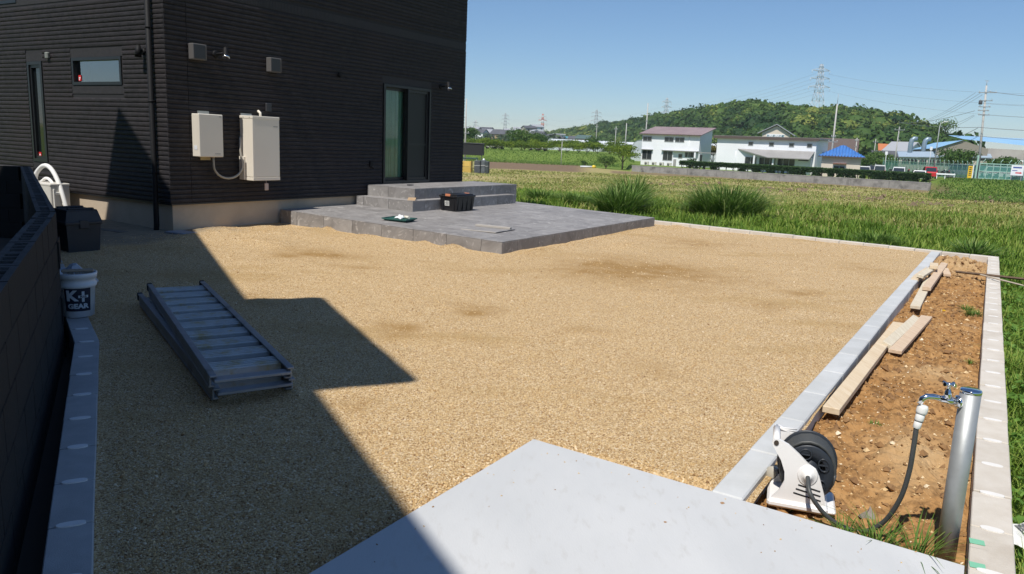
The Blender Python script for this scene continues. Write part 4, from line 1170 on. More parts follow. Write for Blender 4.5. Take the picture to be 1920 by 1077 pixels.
# ================================================================== LOADING RAMPS
ALU = mat('weathered_aluminium', (.30, .315, .34), (.38, .395, .42), scale=5, rough=.5, metal=.55, bump=.12, bscale=80, c3=(.22, .21, .19), s3=4, lo3=.56, hi3=.74)
TRD = mat('tread_aluminium', (.46, .48, .50), (.55, .57, .58), scale=7, rough=.5, metal=.25, c3=(.46, .39, .24), s3=9, lo3=.52, hi3=.68)
def ramp(label, c, ang, z, pitch_):
    L_, Wd, H_ = 2.82, .46, .085
    t = thing('loading_ramp', label, 'ramp', c, ang, 'stacked aluminium loading ramps')
    t.rotation_euler = (0, pitch_, ang)
    for s_ in (-1, 1):
        b = MB(); yc = s_ * (Wd / 2 - .02)
        b.cbox(-L_ / 2, L_ / 2, yc - .02, yc + .02, H_ - .012, H_, .003); b.cbox(-L_ / 2 + .04, L_ / 2 - .04, yc + s_ * .012 - .005, yc + s_ * .012 + .005, .012, H_ - .012, .002); b.cbox(-L_ / 2 + .06, L_ / 2 - .06, yc - .02, yc + .02, 0, .012, .003)
        b.build('side_rail', ALU, t)
        b = MB(); b.cbox(-L_ / 2 - .035, -L_ / 2 + .02, yc - .022, yc + .022, .02, H_ + .004, .008); b.build('end_shoe', mat('dark_rubber', (.03, .03, .032), rough=.7), t)
    n = 10; st = (L_ - .16) / n
    for i in range(n):
        x = -L_ / 2 + .10 + st * i
        b = MB(); b.cbox(x, x + st * .54, -Wd / 2 + .028, Wd / 2 - .028, H_ - .034, H_ - .022, .002)
        for q in range(4): b.cbox(x + .012 + q * st * .125, x + .020 + q * st * .125, -Wd / 2 + .03, Wd / 2 - .03, H_ - .022, H_ - .015, .001)
        b.box(x + st * .54 - .004, x + st * .54, -Wd / 2 + .028, Wd / 2 - .028, .02, H_ - .034); b.box(x, x + .004, -Wd / 2 + .028, Wd / 2 - .028, .02, H_ - .034)
        b.build('tread', TRD, t)
    b = MB(); b.cbox(L_ / 2 - .06, L_ / 2 + .015, -Wd / 2 + .02, Wd / 2 - .02, H_ - .04, H_ - .022, .003); b.build('hook_lip', ALU, t)
    return t
ang = math.atan2(4.225 - 6.67, -1.45 + 2.95)
ramp('lower aluminium loading ramp lying on the shaded gravel', Vector((-2.215, 5.395, .050)), R(-56.5), 0, R(.3))
ramp('upper aluminium loading ramp resting on top of another ramp', Vector((-2.164, 5.357, .139)), R(-58.5), 0, R(.2))

# ================================================================== THINGS ON THE TERRACE
CRT = mat('black_crate', (.011, .011, .013), rough=.45, spec=.5)
cz = deckz(2.75)
cr = thing('storage_crate', 'black lidded storage crate with orange latches on the terrace', 'crate', uvp(2.83, 2.78, cz), YA)
b = MB(); taper(b, .265, .165, .0, .285, .185, .255); b.build('body', CRT, cr)
b = MB(); b.cbox(-.305, .305, -.205, .205, .25, .285, .01); b.cbox(-.27, .27, -.17, .17, .284, .305, .01); ld = b.build('lid', CRT, cr)
for i in range(4):
    for s_ in (-1, 1):
        x = -.21 + .14 * i; b = MB(); b.cbox(x - .012, x + .012, s_ * .178 - .008, s_ * .178 + .008, .01, .25, .003); b.build('rib', CRT, cr)
for s_ in (-1, 1):
    for q in (-.12, .12):
        b = MB(); b.cbox(s_ * .28 - .008, s_ * .28 + .008, q - .012, q + .012, .01, .25, .003); b.build('rib', CRT, cr)
    b = MB(); b.cbox(s_ * .30 - .012, s_ * .30 + .012, -.055, .055, .268, .312, .005); b.build('latch', mat('orange_latch', (.55, .20, .10), rough=.5), cr)
b = MB(); b.box(-.2915, -.290, -.05, .05, .12, .21); b.build('label_sticker', mat('label_paper', (.62, .62, .58), rough=.7), cr, (.008, .02, 0), (0, R(-4.5), 0))
b = MB()
for i in range(4): b.box(-.2935, -.2925, -.04, .04 - .012 * (i % 2), .135 + .018 * i, .142 + .018 * i)
b.build('label_print', GREYT, cr, (.008, .02, 0), (0, R(-4.5), 0))
gz_ = deckz(2.3)
tr = thing('green_tray', 'flat dark green tool tray on the tiled terrace', 'tray', uvp(.58, 2.28, gz_), YA + R(8))
GRN = mat('tray_green', (.030, .11, .095), rough=.5)
b = MB(); taper(b, .13, .17, .0, .165, .215, .035); b.build('tray', GRN, tr)
b = MB(); 
for (x0_, x1_, y0_, y1_) in ((-.172, .172, -.222, -.212), (-.172, .172, .212, .222), (-.172, -.162, -.212, .212), (.162, .172, -.212, .212)): b.box(x0_, x1_, y0_, y1_, .030, .048)
b.build('rim', GRN, tr)
cl = thing('white_cloth', 'crumpled white rag lying in the green tray', 'rag', uvp(.56, 2.26, gz_ + .037), YA)
b = MB(); n = 12; vs_ = []
for i in range(n + 1):
    for j in range(n + 1):
        x, y = -.07 + .14 * i / n, -.07 + .14 * j / n
        vs_.append((x, y, max(0, .045 * (1 - (x * x + y * y) / .009) * (1 + 1.2 * noise.noise((x * 28, y * 28, 3))))))
b.add(vs_, [(i * (n + 1) + j, (i + 1) * (n + 1) + j, (i + 1) * (n + 1) + j + 1, i * (n + 1) + j + 1) for i in range(n) for j in range(n)])
b.build('rag', mat('white_rag', (.72, .73, .74), rough=.9), cl)
tb = thing('white_tube', 'short cream roller standing at the back of the green tray', 'roller', uvp(.66, 2.20, gz_ + .06), YA + R(70))
MB().tube([(-.07, 0, 0), (.07, 0, 0)], .022, 12).build('roller', mat('cream_roller', (.68, .64, .55), rough=.8), tb)
TE = mat('tile_edge', (.42, .39, .35), rough=.8)
sv = thing('spare_tile', 'spare grey tile lying flat on the terrace', 'tile', uvp(.98, .86, deckz(.86) + .001), YA + R(4))
o = MB().cbox(-.30, .30, -.30, .30, .0, .012, .002).build('tile', TILE, sv)
s2 = thing('spare_tile_strip', 'narrow cut tile strip lying on the spare tile', 'tile', uvp(1.16, .90, deckz(.9) + .014), YA + R(4))
MB().cbox(-.03, .03, -.31, .30, 0, .03, .002).build('strip', TE, s2)
s3 = thing('tile_edging', 'thin pale edging strip beside the spare tile', 'strip', uvp(.66, .84, deckz(.85) + .002), YA + R(4))
MB().cbox(-.012, .012, -.30, .30, 0, .010, .002).build('strip', TE, s3)
cb = thing('cardboard_scrap', 'folded brown cardboard scrap on the lower step', 'cardboard', uvp(1.96, 3.14, .463), YA + R(25))
b = MB(); b.add([(-.09, -.07, .0), (.0, -.07, .045), (.10, -.07, .03), (-.09, .07, .0), (.0, .07, .045), (.10, .07, .03)], [(0, 1, 4, 3), (1, 2, 5, 4)]); b.add([(-.09, -.07, -.003 + .0), (.0, -.07, .041), (.10, -.07, .026), (-.09, .07, -.001), (.0, .07, .041), (.10, .07, .026)], [(3, 4, 1, 0), (4, 5, 2, 1)])
b.build('scrap', mat('cardboard', (.42, .29, .17), (.36, .25, .15), scale=10, rough=.9), cb)
kb_ = thing('glove', 'small dark glove on the upper step near the door', 'glove', uvp(2.75, 3.85, .656), YA)
b = MB(); b.cbox(-.05, .05, -.035, .035, 0, .022, .01)
for q in range(4): b.tube([(.045, -.027 + q * .018, .012), (.085 + .008 * (q % 2), -.03 + q * .02, .01)], [.009, .007], 6)
b.tube([(-.01, -.03, .012), (.02, -.06, .01)], [.009, .007], 6); b.build('glove', mat('glove_grey', (.06, .06, .065), rough=.9), kb_)

# ================================================================== TIMBER OFFCUTS IN THE BED
WOOD = [mat('timber_pale', (.60, .47, .31), (.68, .56, .40), scale=2.5, rough=.8, bump=.15, bscale=120, stretch=((14, 1.2, 14), YA + math.pi / 2)), mat('timber_pinkish', (.56, .41, .28), (.64, .50, .36), scale=2.5, rough=.8, bump=.15, bscale=120, stretch=((14, 1.2, 14), YA + math.pi / 2)), mat('timber_grey', (.58, .50, .37), (.66, .59, .46), scale=2.5, rough=.85, bump=.15, bscale=120, stretch=((14, 1.2, 14), YA + math.pi / 2))]
def plank(label, a, b_, w, th, m_, roll=0.0):
    pa, pb = uvp(*a), uvp(*b_); d = pb - pa; L_ = d.length
    t = thing('timber_plank', label, 'plank', (pa + pb) / 2, 0, 'timber offcuts on the soil bed')
    t.rotation_euler = (roll, -math.asin(d.z / L_), math.atan2(d.y, d.x))
    MB().cbox(-L_ / 2, L_ / 2, -w / 2, w / 2, -th, 0, .003).build('plank', m_, t)
    return t
plank('long pale timber plank lying nearest the hose reel', (-4.03, -4.915, .045), (-.93, -4.995, .035), .098, .04, WOOD[0])
plank('narrow timber offcut tilted against the long plank', (-2.02, -5.01, .055), (-.50, -5.115, .035), .075, .035, WOOD[2], R(22))
plank('pinkish rough-edged board beside the long plank', (-2.13, -5.08, .035), (-.33, -5.19, .025), .10, .03, WOOD[1])
plank('pale board pointing forward under the far timber pile', (.18, -5.05, .025), (2.5, -5.04, .03), .098, .036, WOOD[2])
plank('pinkish beam on top of the far timber pile', (1.27, -5.08, .082), (4.0, -5.135, .075), .09, .045, WOOD[1])
plank('short orange block of timber leaning on the grey kerb', (.85, -4.885, .03), (1.98, -4.90, .04), .08, .04, WOOD[1])
plank('pale plank lying against the kerb behind the short block', (1.87, -4.90, .075), (3.45, -4.91, .06), .085, .04, WOOD[0], R(-8))
plank('short offcut lying slanted on the far pile', (1.95, -4.96, .125), (2.85, -5.03, .115), .08, .04, WOOD[2], R(10))
plank('square timber block on the far side of the pile', (2.72, -5.06, .165), (3.12, -5.04, .16), .10, .045, WOOD[0])
plank('small flat timber piece right of the far pile', (2.95, -5.22, .045), (3.50, -5.16, .06), .09, .035, WOOD[1])
sk = thing('dark_batten', 'long dark batten lying across the block kerb', 'batten', uvp(3.05, -5.68, .085), YA)
a, c = uvp(3.18, -5.31, .06) - uvp(3.05, -5.68, .085), uvp(2.83, -6.10, .10) - uvp(3.05, -5.68, .085)
Rz = Matrix.Rotation(-YA, 4, 'Z')
MB().tube([Rz @ a, Rz @ c], [.016, .018], 4, smooth=False).build('batten', mat('dark_wood', (.09, .055, .035), (.14, .09, .055), scale=20, rough=.85), sk)
sk = thing('pale_batten_stick', 'thin pale stick crossing over the dark batten', 'stick', uvp(2.6, -5.75, .11), YA)
a, c = uvp(2.93, -5.60, .085) - sk.location, uvp(2.0, -6.04, .125) - sk.location
MB().tube([Rz @ a, Rz @ c], [.011, .010], 4, smooth=False).build('stick', mat('pale_stick', (.50, .42, .32), rough=.8), sk)

# ================================================================== WATER POST, TAP, HOSE, REEL
STEEL = mat('brushed_steel', (.36, .375, .38), (.40, .415, .42), scale=30, rough=.5, metal=.55)
wp = thing('water_post', 'round brushed steel water standpipe beside the block kerb', 'standpipe', (1.803, 2.90, -.06), 0)
b = MB(); b.lathe([(.0375, -.1), (.0375, .715)], 40); b.build('post', STEEL, wp)
b = MB(); b.lathe([(.0385, .712), (.0388, .722), (.035, .7265), (.0, .728)], 40); b.build('cap', mat('polished_cap', (.70, .74, .80), rough=.08, metal=1), wp)
# faucet points along -x (to the left in view)
fx = Matrix.Translation((0, 0, .672)) @ Matrix.Rotation(R(176), 4, 'Z')
fa = MB(); fa.lathe([(.024, .034), (.026, .040), (.026, .048), (.015, .052)], 20, fx @ Matrix.Rotation(R(90), 4, 'Y')); f_ = fa.build('flange', CHROME, wp)
b = MB(); b.tube([(.05, 0, 0), (.075, 0, .004), (.11, 0, .008)], [.012, .016, .013], 14, fx); b.tube([(.10, 0, .008), (.135, 0, .014), (.16, 0, .014), (.178, 0, .004), (.186, 0, -.018)], [.011, .0115, .0115, .011, .0105], 14, fx)
sp = b.build('spout', CHROME, wp)
b = MB(); b.lathe([(.016, 0), (.014, .02), (.011, .03), (.008, .034), (.006, .05), (.012, .052), (.012, .062), (.0, .064)], 16, fx @ Matrix.Translation((.085, 0, .012)));
for q in range(4):
    a = q * math.pi / 2 + .5; b.tube([(0, 0, .057), (.018 * math.cos(a), .018 * math.sin(a), .057), (.026 * math.cos(a), .026 * math.sin(a), .058)], [.005, .0055, .0075], 8, fx @ Matrix.Translation((.085, 0, .012)))
b.build('cross_handle', CHROME, wp)
hose_top = fx @ Vector((.196, 0, -.10))
cn = thing('hose_connector', 'white plastic hose connector pushed on the chrome tap', 'connector', Vector((1.803, 2.90, -.06)) + fx @ Vector((.180, 0, -.090)), 0); cn.scale = (.80, .80, .80)
WPL = mat('white_plastic', (.72, .72, .70), rough=.4)
Mt = Matrix.Rotation(R(9), 4, 'Y')
b = MB(); b.lathe([(.018, .040), (.024, .042), (.026, .050), (.026, .072), (.021, .084), (.012, .086)], 20, Mt); b.build('collar', WPL, cn)
b = MB(); b.lathe([(.019, .004), (.021, .008), (.021, .038), (.018, .040)], 20, Mt); b.build('body', WPL, cn)
b = MB(); b.lathe([(.0185, .0), (.0195, .001), (.0195, .004)], 20, Mt); b.build('ring', mat('grey_ring', (.06, .06, .065), rough=.5), cn)
b = MB(); b.lathe([(.015, -.036), (.018, -.033), (.0185, -.001), (.017, 0)], 20, Mt); b.build('nut', WPL, cn)
# reel: base frame parallel to the slab edge, drum axle pointing at the viewer's left
rl = thing('hose_reel', 'white and charcoal garden hose reel standing on the bare soil', 'hose reel', (1.372, 3.305, -.018), R(-19)); rl.scale = (.97, 1.08, 1.12)
RW = mat('reel_white', (.78, .76, .74), (.81, .79, .77), scale=6, rough=.45)
RB = mat('reel_charcoal', (.022, .027, .036), rough=.42)
HZ = mat('hose_rubber', (.055, .058, .058), rough=.5)
# local: x to the right, y away, z up ; drum axle along y
def side_panel(y0, y1):
    P = [(-.150, .030), (-.118, .066), (-.098, .110), (-.102, .150), (-.122, .195), (-.160, .245), (-.168, .262), (-.160, .278), (-.142, .280), (-.095, .262), (-.045, .228), (-.005, .196), (.030, .178), (.048, .150), (.060, .120), (.078, .075), (.088, .030)]
    b = MB(); n = len(P)
    vs_ = [(x, y0, z) for x, z in P] + [(x, y1, z) for x, z in P]
    b.add(vs_, [list(range(n)), list(range(2 * n - 1, n - 1, -1))] + [(i, n + i, n + (i + 1) % n, (i + 1) % n) for i in range(n)])
    return b
CX, CZ = -.002, .150
b = MB(); b.cbox(-.165, .10, -.115, .10, .0, .032, .010); b.cbox(.07, .135, -.10, .10, .0, .020, .008); b.build('base', RW, rl)
side_panel(-.100, -.084).build('side_panel', RW, rl); side_panel(.075, .088).build('side_panel', RW, rl)
b = MB(); b.tube([(-.150, -.094, .264), (-.150, .084, .264)], .0165, 16); b.build('carry_handle', RW, rl)
b = MB(); b.lathe([(.0, 0), (.011, 0), (.011, .002)], 16, Matrix.Translation((-.150, -.101, .264)) @ Matrix.Rotation(R(90), 4, 'X')); b.build('handle_socket', mat('socket_brown', (.05, .035, .025), rough=.8), rl)
Md = lambda y: Matrix.Translation((CX, y, CZ)) @ Matrix.Rotation(R(90), 4, 'X')
def flange(y, thick, rr=.134):
    b = MB(); b.lathe([(.055, 0), (rr - .004, 0), (rr, .003), (rr, thick), (rr - .004, thick + .003), (.055, thick)], 44, Md(y), closed=True)
    return b
fl = flange(-.060, .006, .113)
fl.lathe([(.0, .004), (.06, .004), (.06, -.002), (.0, -.002)], 30, Md(-.060)); o = fl.build('drum_flange', RB, rl)
for q in range(5):
    a = q * 2 * math.pi / 5 + .55; c = Vector((CX + .076 * math.cos(a), -.0685, CZ + .076 * math.sin(a)))
    b = MB(); b.lathe([(.0195, 0), (.024, 0), (.024, .004), (.0195, .004)], 18, Matrix.Translation(c) @ Matrix.Rotation(R(90), 4, 'X') @ Matrix.Scale(1.25, 4, Vector((math.cos(a + 1.57), math.sin(a + 1.57), 0))), closed=True); b.build('hole_rim', RB, o)
    b = MB(); b.lathe([(.0, .0), (.0195, .0)], 18, Matrix.Translation(c + Vector((0, .0012, 0))) @ Matrix.Rotation(R(90), 4, 'X')); b.build('hole', mat('hole_dark', (.008, .008, .009), rough=.9), o)
    b = MB(); b.box(c.x - .02, c.x + .02, -.0715, -.0685, c.z - .003, c.z + .003); b.build('spoke', RB, o)
fl = flange(.062, .006); fl.build('drum_flange', RB, rl)
b = MB(); b.lathe([(.0, 0), (.06, 0), (.06, .12), (.0, .12)], 30, Md(.060)); b.build('drum', RB, rl)
# wound hose: two layers
b = MB(); pts = []
for lay, (rad, n_) in enumerate(((.100, 7), (.117, 7))):
    for i in range(n_ * 20 + 1):
        t = i / 20.0; a = 2 * math.pi * t; y = -.050 + .100 * (t / n_) if lay == 0 else .050 - .100 * (t / n_)
        pts.append((CX + rad * math.cos(a), y, CZ + rad * math.sin(a)))
b.tube(pts, .0088, 7); b.build('wound_hose', HZ, rl)
b = MB(); b.lathe([(.0, -.006), (.042, -.004), (.044, .003), (.038, .006), (.033, .005), (.030, .009), (.018, .011), (.015, .026), (.0, .026)], 32, Md(-.098)); b.build('hub', RW, rl)
for i in range(3):
    z = .10 - .019 * i; b = MB(); b.cbox(-.052 - .006 * i, .045 + .006 * i, -.1025, -.0985, z - .003, z + .0025, .0012); b.build('slot', MATS['hole_dark'], rl, (0, 0, 0), (0, R(8), 0))
b = MB(); b.tube([(CX - .125, .110, CZ - .095), (CX - .10, .104, CZ - .06), (CX, .098, CZ)], .012, 8); b.build('crank_arm', RB, rl)
b = MB(); b.lathe([(.0, 0), (.025, 0), (.027, .004), (.027, .05), (.022, .054), (.0, .054)], 24, Matrix.Translation((-.135, .135, .050)) @ Matrix.Rotation(R(75), 4, 'X') @ Matrix.Rotation(R(-25), 4, 'Y')); b.build('crank_knob', mat('knob_beige', (.42, .39, .33), rough=.6), rl)
b = MB()
for s_ in (-.3, .0, .3): b.tube([(-.150 + .02 * s_, .07, .27), (-.06, .085, .26 - .04 * s_)], .004, 5)
b.build('brace', RW, rl)
# feeder hose from the hub sagging to the tap
M0 = Matrix.Translation(rl.location) @ Matrix.Rotation(R(-19), 4, 'Z') @ Matrix.Diagonal((.97, 1.08, 1.12, 1))
h0 = M0 @ Vector((CX, -.125, CZ)); h1 = cn.location + Vector((-.005, 0, -.022))
def ground_pt(px, py, z):
    v = _f + _r * ((px - 960) / FOC) + _d * ((py - 538.5) / FOC); t = (z - CAM_Z) / v.z
    return Vector((0, 0, CAM_Z)) + v * t
path = [M0 @ Vector((CX, -.09, CZ)), h0, at(1520, 928, 3.11), at(1550, 968, 3.09), at(1590, 992, 3.07), at(1625, 996, 3.04), at(1660, 976, 3.0), at(1688, 935, 2.96), at(1704, 888, 2.93), at(1712, 845, 2.91), h1]
gh = thing('garden_hose', 'dark rubber hose looping from the reel up to the tap', 'hose', (0, 0, 0))
gh.location = path[5]
b = MB(); b.tube([p - gh.location for p in smooth_path(path, 8)], .0098, 12); b.build('hose', HZ, gh)
st_ = thing('field_stone', 'angular grey stone on the soil beside the hose reel', 'stone', (1.62, 3.21, -.03), .4)
b = MB(); b.add([(-.035, -.02, -.01), (.03, -.03, -.01), (.04, .02, -.01), (-.02, .03, -.01), (-.01, -.012, .035), (.018, .004, .042)], [(0, 1, 5, 4), (1, 2, 5), (2, 3, 4, 5), (3, 0, 4), (3, 2, 1, 0)]); b.build('stone', mat('grey_stone', (.24, .21, .18), (.32, .28, .24), scale=30, rough=.9, bump=.3, bscale=100), st_)
# printed sheet lying in the grass beyond the kerb
ps_ = thing('paper_leaflet', 'white printed leaflet lying in the grass beyond the block kerb', 'leaflet', (2.29, 3.14, -.085), R(24))
b = MB(); n = 6; vs_ = []
for i in range(n + 1):
    for j in range(n + 1):
        vs_.append((-.10 + .26 * i / n, -.08 + .16 * j / n, .012 * math.sin(i * 1.1) + .03 * (j / n) + .01 * math.sin(j * 1.3)))
b.add(vs_, [(i * (n + 1) + j, (i + 1) * (n + 1) + j, (i + 1) * (n + 1) + j + 1, i * (n + 1) + j + 1) for i in range(n) for j in range(n)], True); b.build('sheet', mat('paper', (.70, .69, .66), rough=.8), ps_)
b = MB()
for i in range(5): b.box(.02 + .024 * i, .036 + .024 * i, .0, .07, .034, .036)
b.build('print', GREYT, ps_)

# ================================================================== GRASS
G1 = leafmat('grass_green', (.085, .17, .02), (.19, .30, .04), (.34, .40, .09))
G2 = leafmat('field_stubble', (.14, .22, .035), (.34, .33, .10), (.55, .46, .24), .25)
def blades_obj(name, label, pts, h, w, lean, m_, tint):
    n = len(pts); vs_, f = tri_blades(np.asarray(pts), np.asarray(h), np.asarray(w), np.asarray(lean), rng.uniform(0, 6.283, n))
    o = put(np_mesh(name, vs_, f, m_, tint=np.repeat(tint, 5)), name)
    return tag(o, label, 'grass', kind='stuff')
def outside(u, v):                          # beyond the kerbs of the lot
    return (v < -5.86) | (u > 5.75 + (v + 5.8) * .087)
# tall grass behind the yard
N_ = 150000
D_ = 11.5 + 30 * rng.random(N_) ** 1.35; PXs = rng.uniform(850, 1990, N_)
X = colx(PXs, D_); Y = D_
q = np.stack([X - D0.x, Y - D0.y], 1); u_ = q @ np.array([U.x, U.y]); v_ = q @ np.array([V.x, V.y])
wb = np.array([noise.noise((x * .22, y * .22, 2.2)) for x, y in zip(X, Y)]); wb2 = np.array([noise.noise((x * .9, y * .9, 5.2)) for x, y in zip(X, Y)])
lim = np.interp(PXs, [860, 1000, 1250, 1500, 1920], [35, 32, 28, 24, 21]) + 7 * wb
ok = outside(u_, v_) & (Y < lim) & ~((u_ < 6.1) & (v_ > 0) & (v_ < 12) & (u_ > -3)) & (rng.random(N_) < .55 + .8 * wb2)
ok &= ~((v_ > -.2) & (u_ < 6.0))
X, Y, wb, wb2 = X[ok], Y[ok], wb[ok], wb2[ok]; uo, vo = u_[ok], v_[ok]
hh = (.10 + .27 * rng.random(len(X))) * (1 + .75 * wb2 + .35 * wb); hh *= np.where((uo - 5.75 < 1.2) | (vo > -7), .85, 1.0)
hh = np.clip(hh, .08, .75)
Z = terrain(X, Y) + .02
blades_obj('tall_grass', 'tall bright green grass growing behind the back kerb', np.stack([X, Y, Z], 1), hh, .010 + .0011 * Y * rng.uniform(.5, 1.2, len(X)), rng.uniform(.1, .95, len(X)), G1, np.clip(.50 + .26 * rng.normal(size=len(X)) + .45 * wb - .3 * wb2, 0, 1))
# short grass and weeds along the right kerb
N_ = 120000
uu = rng.uniform(-6.6, 6.5, N_) ; vv_ = -5.86 - rng.random(N_) ** 1.2 * 3.2
P = np.stack([D0.x + U.x * uu + V.x * vv_, D0.y + U.y * uu + V.y * vv_], 1)
s_ = P[:, 0] / np.maximum(P[:, 1], .1)
ok = (P[:, 1] > 1.8) & (s_ < .78) & (rng.random(N_) < np.clip(1.4 - .1 * P[:, 1], .25, 1))
wb = np.array([noise.noise((x * 1.3, y * 1.3, 2.2)) for x, y in P]); ok &= rng.random(N_) < .55 + .9 * wb
P, wb = P[ok], wb[ok]
blades_obj('verge_grass', 'short weedy grass along the outside of the block kerb', np.stack([P[:, 0], P[:, 1], np.full(len(P), -.24)], 1), rng.uniform(.06, .21, len(P)) * (1.1 + .9 * wb), .003 + .0010 * P[:, 1], rng.uniform(.3, 1.5, len(P)), G1, np.clip(.48 + .28 * rng.normal(size=len(P)) + .4 * wb, 0, 1))
# broad-leaved weeds in the verge
n = 1600; sel = rng.integers(0, len(P), n)
C_ = np.stack([P[sel, 0] + rng.normal(0, .03, n), P[sel, 1] + rng.normal(0, .03, n), -.22 + rng.uniform(.03, .14, n)], 1)
vs_, f = leaf_quads(C_, rng.normal(size=(n, 3)) * .5 + np.array([0, 0, 1]), rng.uniform(.025, .06, n) * (1 + .05 * C_[:, 1]), .75)
tag(put(np_mesh('verge_weeds', vs_, f, leafmat('weed_leaf', (.09, .19, .03), (.20, .36, .07)), tint=np.repeat(rng.random(n), 4)), 'verge_weeds'), 'broad leaved weeds among the verge grass', 'weeds', kind='stuff')
# stubble and hay on the field
N_ = 130000
D_ = 20 + 92 * rng.random(N_) ** 1.1; PXs = rng.uniform(860, 1980, N_)
X = colx(PXs, D_); Y = D_
lim = np.interp(PXs, [1150, 1200, 1755, 1800, 2000], [150, 122, 94, 84, 76])
wb = np.array([noise.noise((x * .13, y * .13, 8.2)) for x, y in zip(X, Y)])
ok = (Y < lim) & (Y > np.interp(PXs, [860, 1000, 1250, 1500, 1920], [26, 22, 18, 15, 14])) & (rng.random(N_) < .7 + .8 * wb) & ~((PXs < 1075) & (PXs > 890) & (Y > 111))
X, Y, wb = X[ok], Y[ok], wb[ok]
near = np.exp(-((Y - 20) / 16.0))
blades_obj('field_grass', 'thin dry and green grass over the mown field', np.stack([X, Y, terrain(X, Y)], 1), rng.uniform(.06, .22, len(X)) * (1 + .8 * near), (.006 + .0010 * Y) * rng.uniform(.6, 1.3, len(X)), rng.uniform(.2, 1.4, len(X)), G2, np.clip(.52 + .24 * rng.normal(size=len(X)) - .30 * near - .45 * wb, 0, 1))
# green bank under the orchard and along the road
N_ = 60000
PXs = rng.uniform(870, 1990, N_); left = PXs < 1190; right = PXs > 1745
D_ = np.where(left, rng.uniform(150, 184, N_), rng.uniform(78, 103, N_))
X = colx(PXs, D_); ok = (left | (right & (rng.random(N_) < (PXs - 1735) / 70))) & (rng.random(N_) < .8)
X, Y = X[ok], D_[ok]
blades_obj('bank_grass', 'lush green grass on the banks around the field', np.stack([X, Y, terrain(X, Y)], 1), rng.uniform(.12, .38, len(X)), rng.uniform(.05, .13, len(X)), rng.uniform(.2, 1.0, len(X)), leafmat('bank_green', (.08, .16, .025), (.15, .26, .045), (.27, .32, .09)), rng.random(len(X)))

# heaps of cut hay: dark clods on the field
def clump(name, label, cat, c, n, rad, h, w, m_, tint0, lean=(.3, 1.1), group=None, flop=1.0):
    t = thing(name, label, cat, c, random.random() * 6, group)
    a = rng.uniform(0, 6.283, n); r_ = rad * np.sqrt(rng.random(n)) * .55
    pos = np.stack([r_ * np.cos(a), r_ * np.sin(a), np.zeros(n)], 1)
    hh = rng.uniform(h * .55, h * 1.1, n); ln = rng.uniform(lean[0], lean[1], n) * (.35 + .65 * r_ / (rad * .55)) * flop
    yaw = a + rng.normal(0, .5, n)
    d = np.stack([np.cos(yaw), np.sin(yaw), np.zeros(n)], 1); s2 = np.stack([-np.sin(yaw), np.cos(yaw), np.zeros(n)], 1)
    K = 5; vsl = []
    ww = rng.uniform(.7, 1.2, n) * w
    for k in range(K):
        t_ = k / (K - 1)
        p = pos + d * (ln * hh * t_ ** 1.7)[:, None] + np.array([0, 0, 1.0]) * (hh * (t_ - .42 * np.minimum(ln, 1.3) * t_ ** 2.6))[:, None]
        wd = (ww * .5 * (1 - t_ ** 2 * .95))[:, None]
        vsl += [p - s2 * wd, p + s2 * wd]
    vs_ = np.stack(vsl, 1).reshape(-1, 3)
    b_ = (np.arange(n) * 2 * K)[:, None]
    f = np.concatenate([b_ + np.array([2 * k, 2 * k + 1, 2 * k + 3, 2 * k + 2]) for k in range(K - 1)], 0)
    put(np_mesh('blades', vs_, f, m_, tint=np.repeat(np.clip(tint0 + .22 * rng.normal(size=n), 0, 1), 2 * K)), 'blades', t)
    return t
SUS = leafmat('pampas_leaf', (.055, .125, .022), (.14, .25, .045), (.34, .40, .15))
for px, dep, n, rad, h, lab in ((1370, 20.5, 1700, 1.35, 1.15, 'big arching clump of coarse grass standing alone in the field'), (1168, 19.5, 1000, .8, 1.05, 'tall coarse grass clump right behind the terrace corner'), (1190, 22, 600, .5, 1.3, 'upright grass clump behind the one at the terrace corner'), (1085, 23, 500, .7, .6, 'low grass clump left of the terrace corner'), (1310, 22, 350, .55, .5, 'small grass clump beside the big arching one'), (1020, 24, 500, .7, .6, 'dark leafy clump behind the steps'), (1660, 14.8, 400, .45, .5, 'leafy weed clump behind the far corner of the soil bed'), (1850, 13.6, 400, .4, .55, 'weed clump outside the kerb corner')):
    x = colx(px, dep)
    clump('grass_clump', lab, 'grass clump', (x, dep, gz(x, dep)), n, rad, h, .034, SUS, .55, (.35, 1.25), group='coarse grass clumps behind the yard')
for (u, v, n, rad, h, lab) in ((-5.56, -5.36, 90, .13, .20, 'tuft of long grass at the slab edge by the hose'), (-5.57, -5.22, 40, .07, .11, 'smaller grass tuft beside the hose loop'), (-5.58, -5.50, 60, .10, .22, 'arching grass tuft at the foot of the water post'), (-5.38, -4.98, 16, .04, .04, 'tiny grass sprout in front of the hose reel'), (.35, -5.58, 120, .14, .10, 'low green weed in the soil near the block kerb'), (.8, -5.52, 60, .10, .08, 'small weed further along the soil bed'), (-3.9, -5.15, 40, .07, .03, 'flat sprig of weed in the middle of the soil bed'), (-1.9, -5.6, 25, .05, .05, 'tiny weed sprout against the block kerb')):
    clump('weed_tuft', lab, 'weed', uvp(u, v, bed_z(u, v) if -5.7 < u else -.05), n, rad, h, .0065, leafmat('weed_blade', (.07, .15, .02), (.14, .25, .04), (.25, .30, .09)), .5, (.4, 1.6), 'weeds growing in the soil bed')
b = MB()
for a in (-.9, -.3, .2, .8, 1.4):
    b.tube([(0, 0, 0), (.012 * math.cos(a), .012 * math.sin(a), .004)], [.006, .002], 5)
